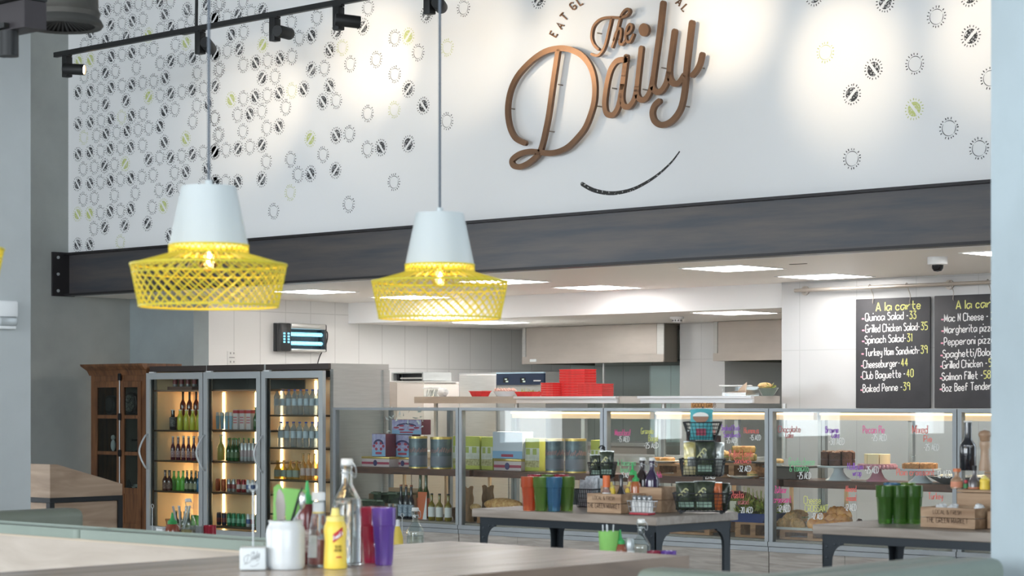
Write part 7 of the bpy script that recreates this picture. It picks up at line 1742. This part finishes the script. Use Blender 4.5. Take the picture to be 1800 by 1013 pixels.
# sachets, saucer
for k, px in enumerate((1656, 1676)):
    t = thing('napkin_ball', ('crumpled white sachet heap, left in the stamped crate at right', 'crumpled white sachet heap, right in the stamped crate at right')[k], 'sachets', (X_at(px, q0[1]+.08), q0[1]+.08, ZT2+.055)); MB().blob((0, 0, .018), (.024, .022, .02), 14, 8, .5, seed=k+1).build('paper', m_white, t)
t = thing('salt_dish', 'white crumpled cup in the low crate next to the column', 'cup', (X_at(1722, qs[1]+.05), qs[1]+.05, ZT2+.013)); MB().lathe([(0, 0), (.018, 0), (.022, .07), (.018, .07), (.015, .01), (0, .01)], n=10).build('cup', m_white, t); MB().blob((0, 0, .072), (.018, .018, .012), 10, 6, .4, seed=4).build('paper', m_white, t)
plate(mz(1719, 929), .034, 'small white saucer at the front of the right market table', .010, name='saucer')
# ------------------------------------------------------------------ low tables beyond, with their condiments
def low_table(cx, cy, z, w, d, lab):
    t = thing('dining_table', lab, 'table', (cx, cy, FL)); MB().rbox((cx-w/2, cy-d/2, z-.04), (cx+w/2, cy+d/2, z), .003, 1).build('tabletop', m_tabw, t, world=True)
    for sx in (-1, 1):
        for sy in (-1, 1): MB().box((cx+sx*(w/2-.05)-.02, cy+sy*(d/2-.05)-.02, FL), (cx+sx*(w/2-.05)+.02, cy+sy*(d/2-.05)+.02, z-.04)).build('leg', m_black, t, world=True)
    return t
P1 = at_D(325, 976, 12.0); low_table(P1.x, P1.y, P1.z, .8, .7, 'low oak table hidden behind the banquette, carrying the bottle and red tumbler')
P2 = at_D(725, 992, 12.0); low_table(P2.x, P2.y, P2.z, .8, .7, 'low oak table beyond the foreground table, carrying the clear bottle')
P3 = at_D(1110, 1024, 8.3); low_table(P3.x, P3.y, P3.z, .8, .6, 'low oak table between the foreground and left market tables, carrying green napkin pot')
def on(P, D, px, dd=0): v = at_D(px, 900, D+dd); return (v.x, v.y, P.z+.0012)
swing_mid = swing_bottle(.32, .046, glass('mid_bottle_glass', (247, 250, 249), 1.45, .02), (mat('lemon_infusion', (170, 150, 96), .4), .45))
swing_mid(on(P1, 12, 331), 'swing-top bottle with lemon inside, in front of the left fridge bay')
sriracha(.24, .045, (150, 74, 52))(on(P1, 12, 303), 'hot sauce bottle with green cap beside the lemon bottle, before the fridge')
tumbler((206, 210, 212), .165, .042, .2)(on(P1, 12, 346), 'clear tumbler beside the red tumbler, above the banquette')
tumbler((200, 28, 52), .168, .036, .6)(on(P1, 12, 369), 'red tumbler in front of the middle fridge bay')
holder(.265, .05)(on(P1, 12, 268), 'wire table number holder standing in front of the pine cabinet edge')
mk_h2 = holder(.10, .075); 
t = thing('sugar_box', 'small white box left of the hot sauce, above the banquette', 'box', on(P1, 12, 287)); MB().rbox((-.03, -.03, 0), (.03, .03, .15), .005).build('body', m_white, t); MB().rbox((-.031, -.031, .15), (.031, .031, .158), .002).build('lid', mat('lid_grey', (200, 204, 206), .4), t)
t = thing('cutlery_pot', 'pot of forks and knives behind the lemon bottle, before the fridge', 'pot', on(P1, 12, 318, .12)); lathe_o([(0, 0), (.04, 0), (.045, .14), (0, .14)], 20, m_black, 'body', t); cu = MB()
for k in range(7): a_ = k*.9; cu.tube([(.02*math.cos(a_), .02*math.sin(a_), .14), (.05*math.cos(a_), .05*math.sin(a_), .27)], .005, 5, taper=[.7, 1.5])
cu.build('cutlery', m_alu, t)
swing2 = swing_bottle(.32, .050, glass('far_bottle_glass', (247, 250, 249), 1.5, .02), (glass('far_water', (247, 250, 249), 1.33), .5))
swing2(on(P2, 12, 730), 'clear swing-top bottle right of the purple tumbler, in front of the leftmost display case')
holder(.265, .05)(on(P2, 12, 707), 'wire table number holder beside the clear bottle, right of the purple tumbler')
t = thing('lemon_squeezer', 'yellow lemon shaped juice bottle just right of the purple tumbler', 'bottle', on(P2, 12, 699, -.1)); lathe_o([(0, 0), (.03, 0), (.036, .05), (.03, .16), (.012, .22), (0, .22)], 18, mat('lemon_yellow', (236, 206, 84), .4), 'body', t); lathe_o([(0, .22), (.013, .22), (.011, .255), (0, .26)], 14, m_white, 'cap', t)
hs4 = sriracha(.205, .030, (150, 84, 60)); hs4(on(P3, 8.3, 1090), 'hot sauce bottle with green cap right of the green napkin pot')
t = thing('napkin_pot', 'lime green pot with cutlery beyond the far edge of the foreground table', 'pot', on(P3, 8.3, 1070)); lathe_o([(0, 0), (.028, 0), (.041, .20), (.038, .20), (.026, .01), (0, .01)], 24, mat('pot_lime', (138, 200, 104), .6), 'body', t); cu = MB()
for k in range(5): a_ = k*1.3; cu.tube([(.012*math.cos(a_), .012*math.sin(a_), .012), (.024*math.cos(a_), .024*math.sin(a_), .225)], .003, 5)
cu.build('cutlery', m_alu, t)
swing3 = swing_bottle(.248, .037, glass('near_low_glass', (247, 250, 249), 1.45, .02), (mat('lemon_water', (196, 184, 120), .3), .30)); swing3(on(P3, 8.3, 1127), 'swing-top bottle with lemon slices beyond the foreground table, before the iron table leg')
mk_s2 = shaker(m_alu, H=.175, R=.022); mk_s2(on(P3, 8.3, 1107), 'tall white shaker between the hot sauce and the swing-top bottle')
tumbler((190, 36, 70), .122, .030, .5)(on(P3, 8.3, 1150), 'red tumbler rim just showing above the foreground table edge'); tumbler((120, 70, 190), .122, .034, .5)(on(P3, 8.3, 1174), 'purple tumbler rim just showing above the foreground table edge')
# ------------------------------------------------------------------ host stand
m_oak = wood('host_oak', (152, 126, 104), (186, 160, 136), (1.2, 1.2, 7), .5, 2.2)
c0 = at_D(88, 817, 11.0); Xh = c0.x; Yh = c0.y
e1 = onX(100, 817, Xh); e2 = onX(215, 851, Xh); e3 = onX(215, 877, Xh); w = .36
t = thing('host_stand', 'oak host stand with sloping top and black metal frame beside the left column', 'host stand', (Xh, Yh, FL)); zt_ = c0.z; zb_ = onX(88, 880, Xh).z
MB().prism([(Xh, Yh, zb_+.012), (Xh, e2.y, zb_+.012), (Xh, e2.y, e2.z), (Xh, e1.y, zt_), (Xh, Yh, zt_)], (-w, 0, 0)).build('desk_top', m_oak, t, world=True)
fb = MB(); fb.box((Xh-w, Yh-.004, zb_-.014), (Xh+.004, e2.y, zb_+.012))
for xx, yy in ((Xh-.03, Yh-.004), (Xh-.03, e2.y-.03), (Xh-w, Yh-.004), (Xh-w, e2.y-.03)): fb.box((xx, yy, FL), (xx+.034, yy+.03, zb_-.014))
fb.build('frame', m_black, t, world=True); MB().box((Xh-w+.02, Yh+.008, FL+.1), (Xh-.006, e2.y-.01, zb_-.016)).build('panel', m_oak, t, world=True)
bpy.context.view_layer.update()
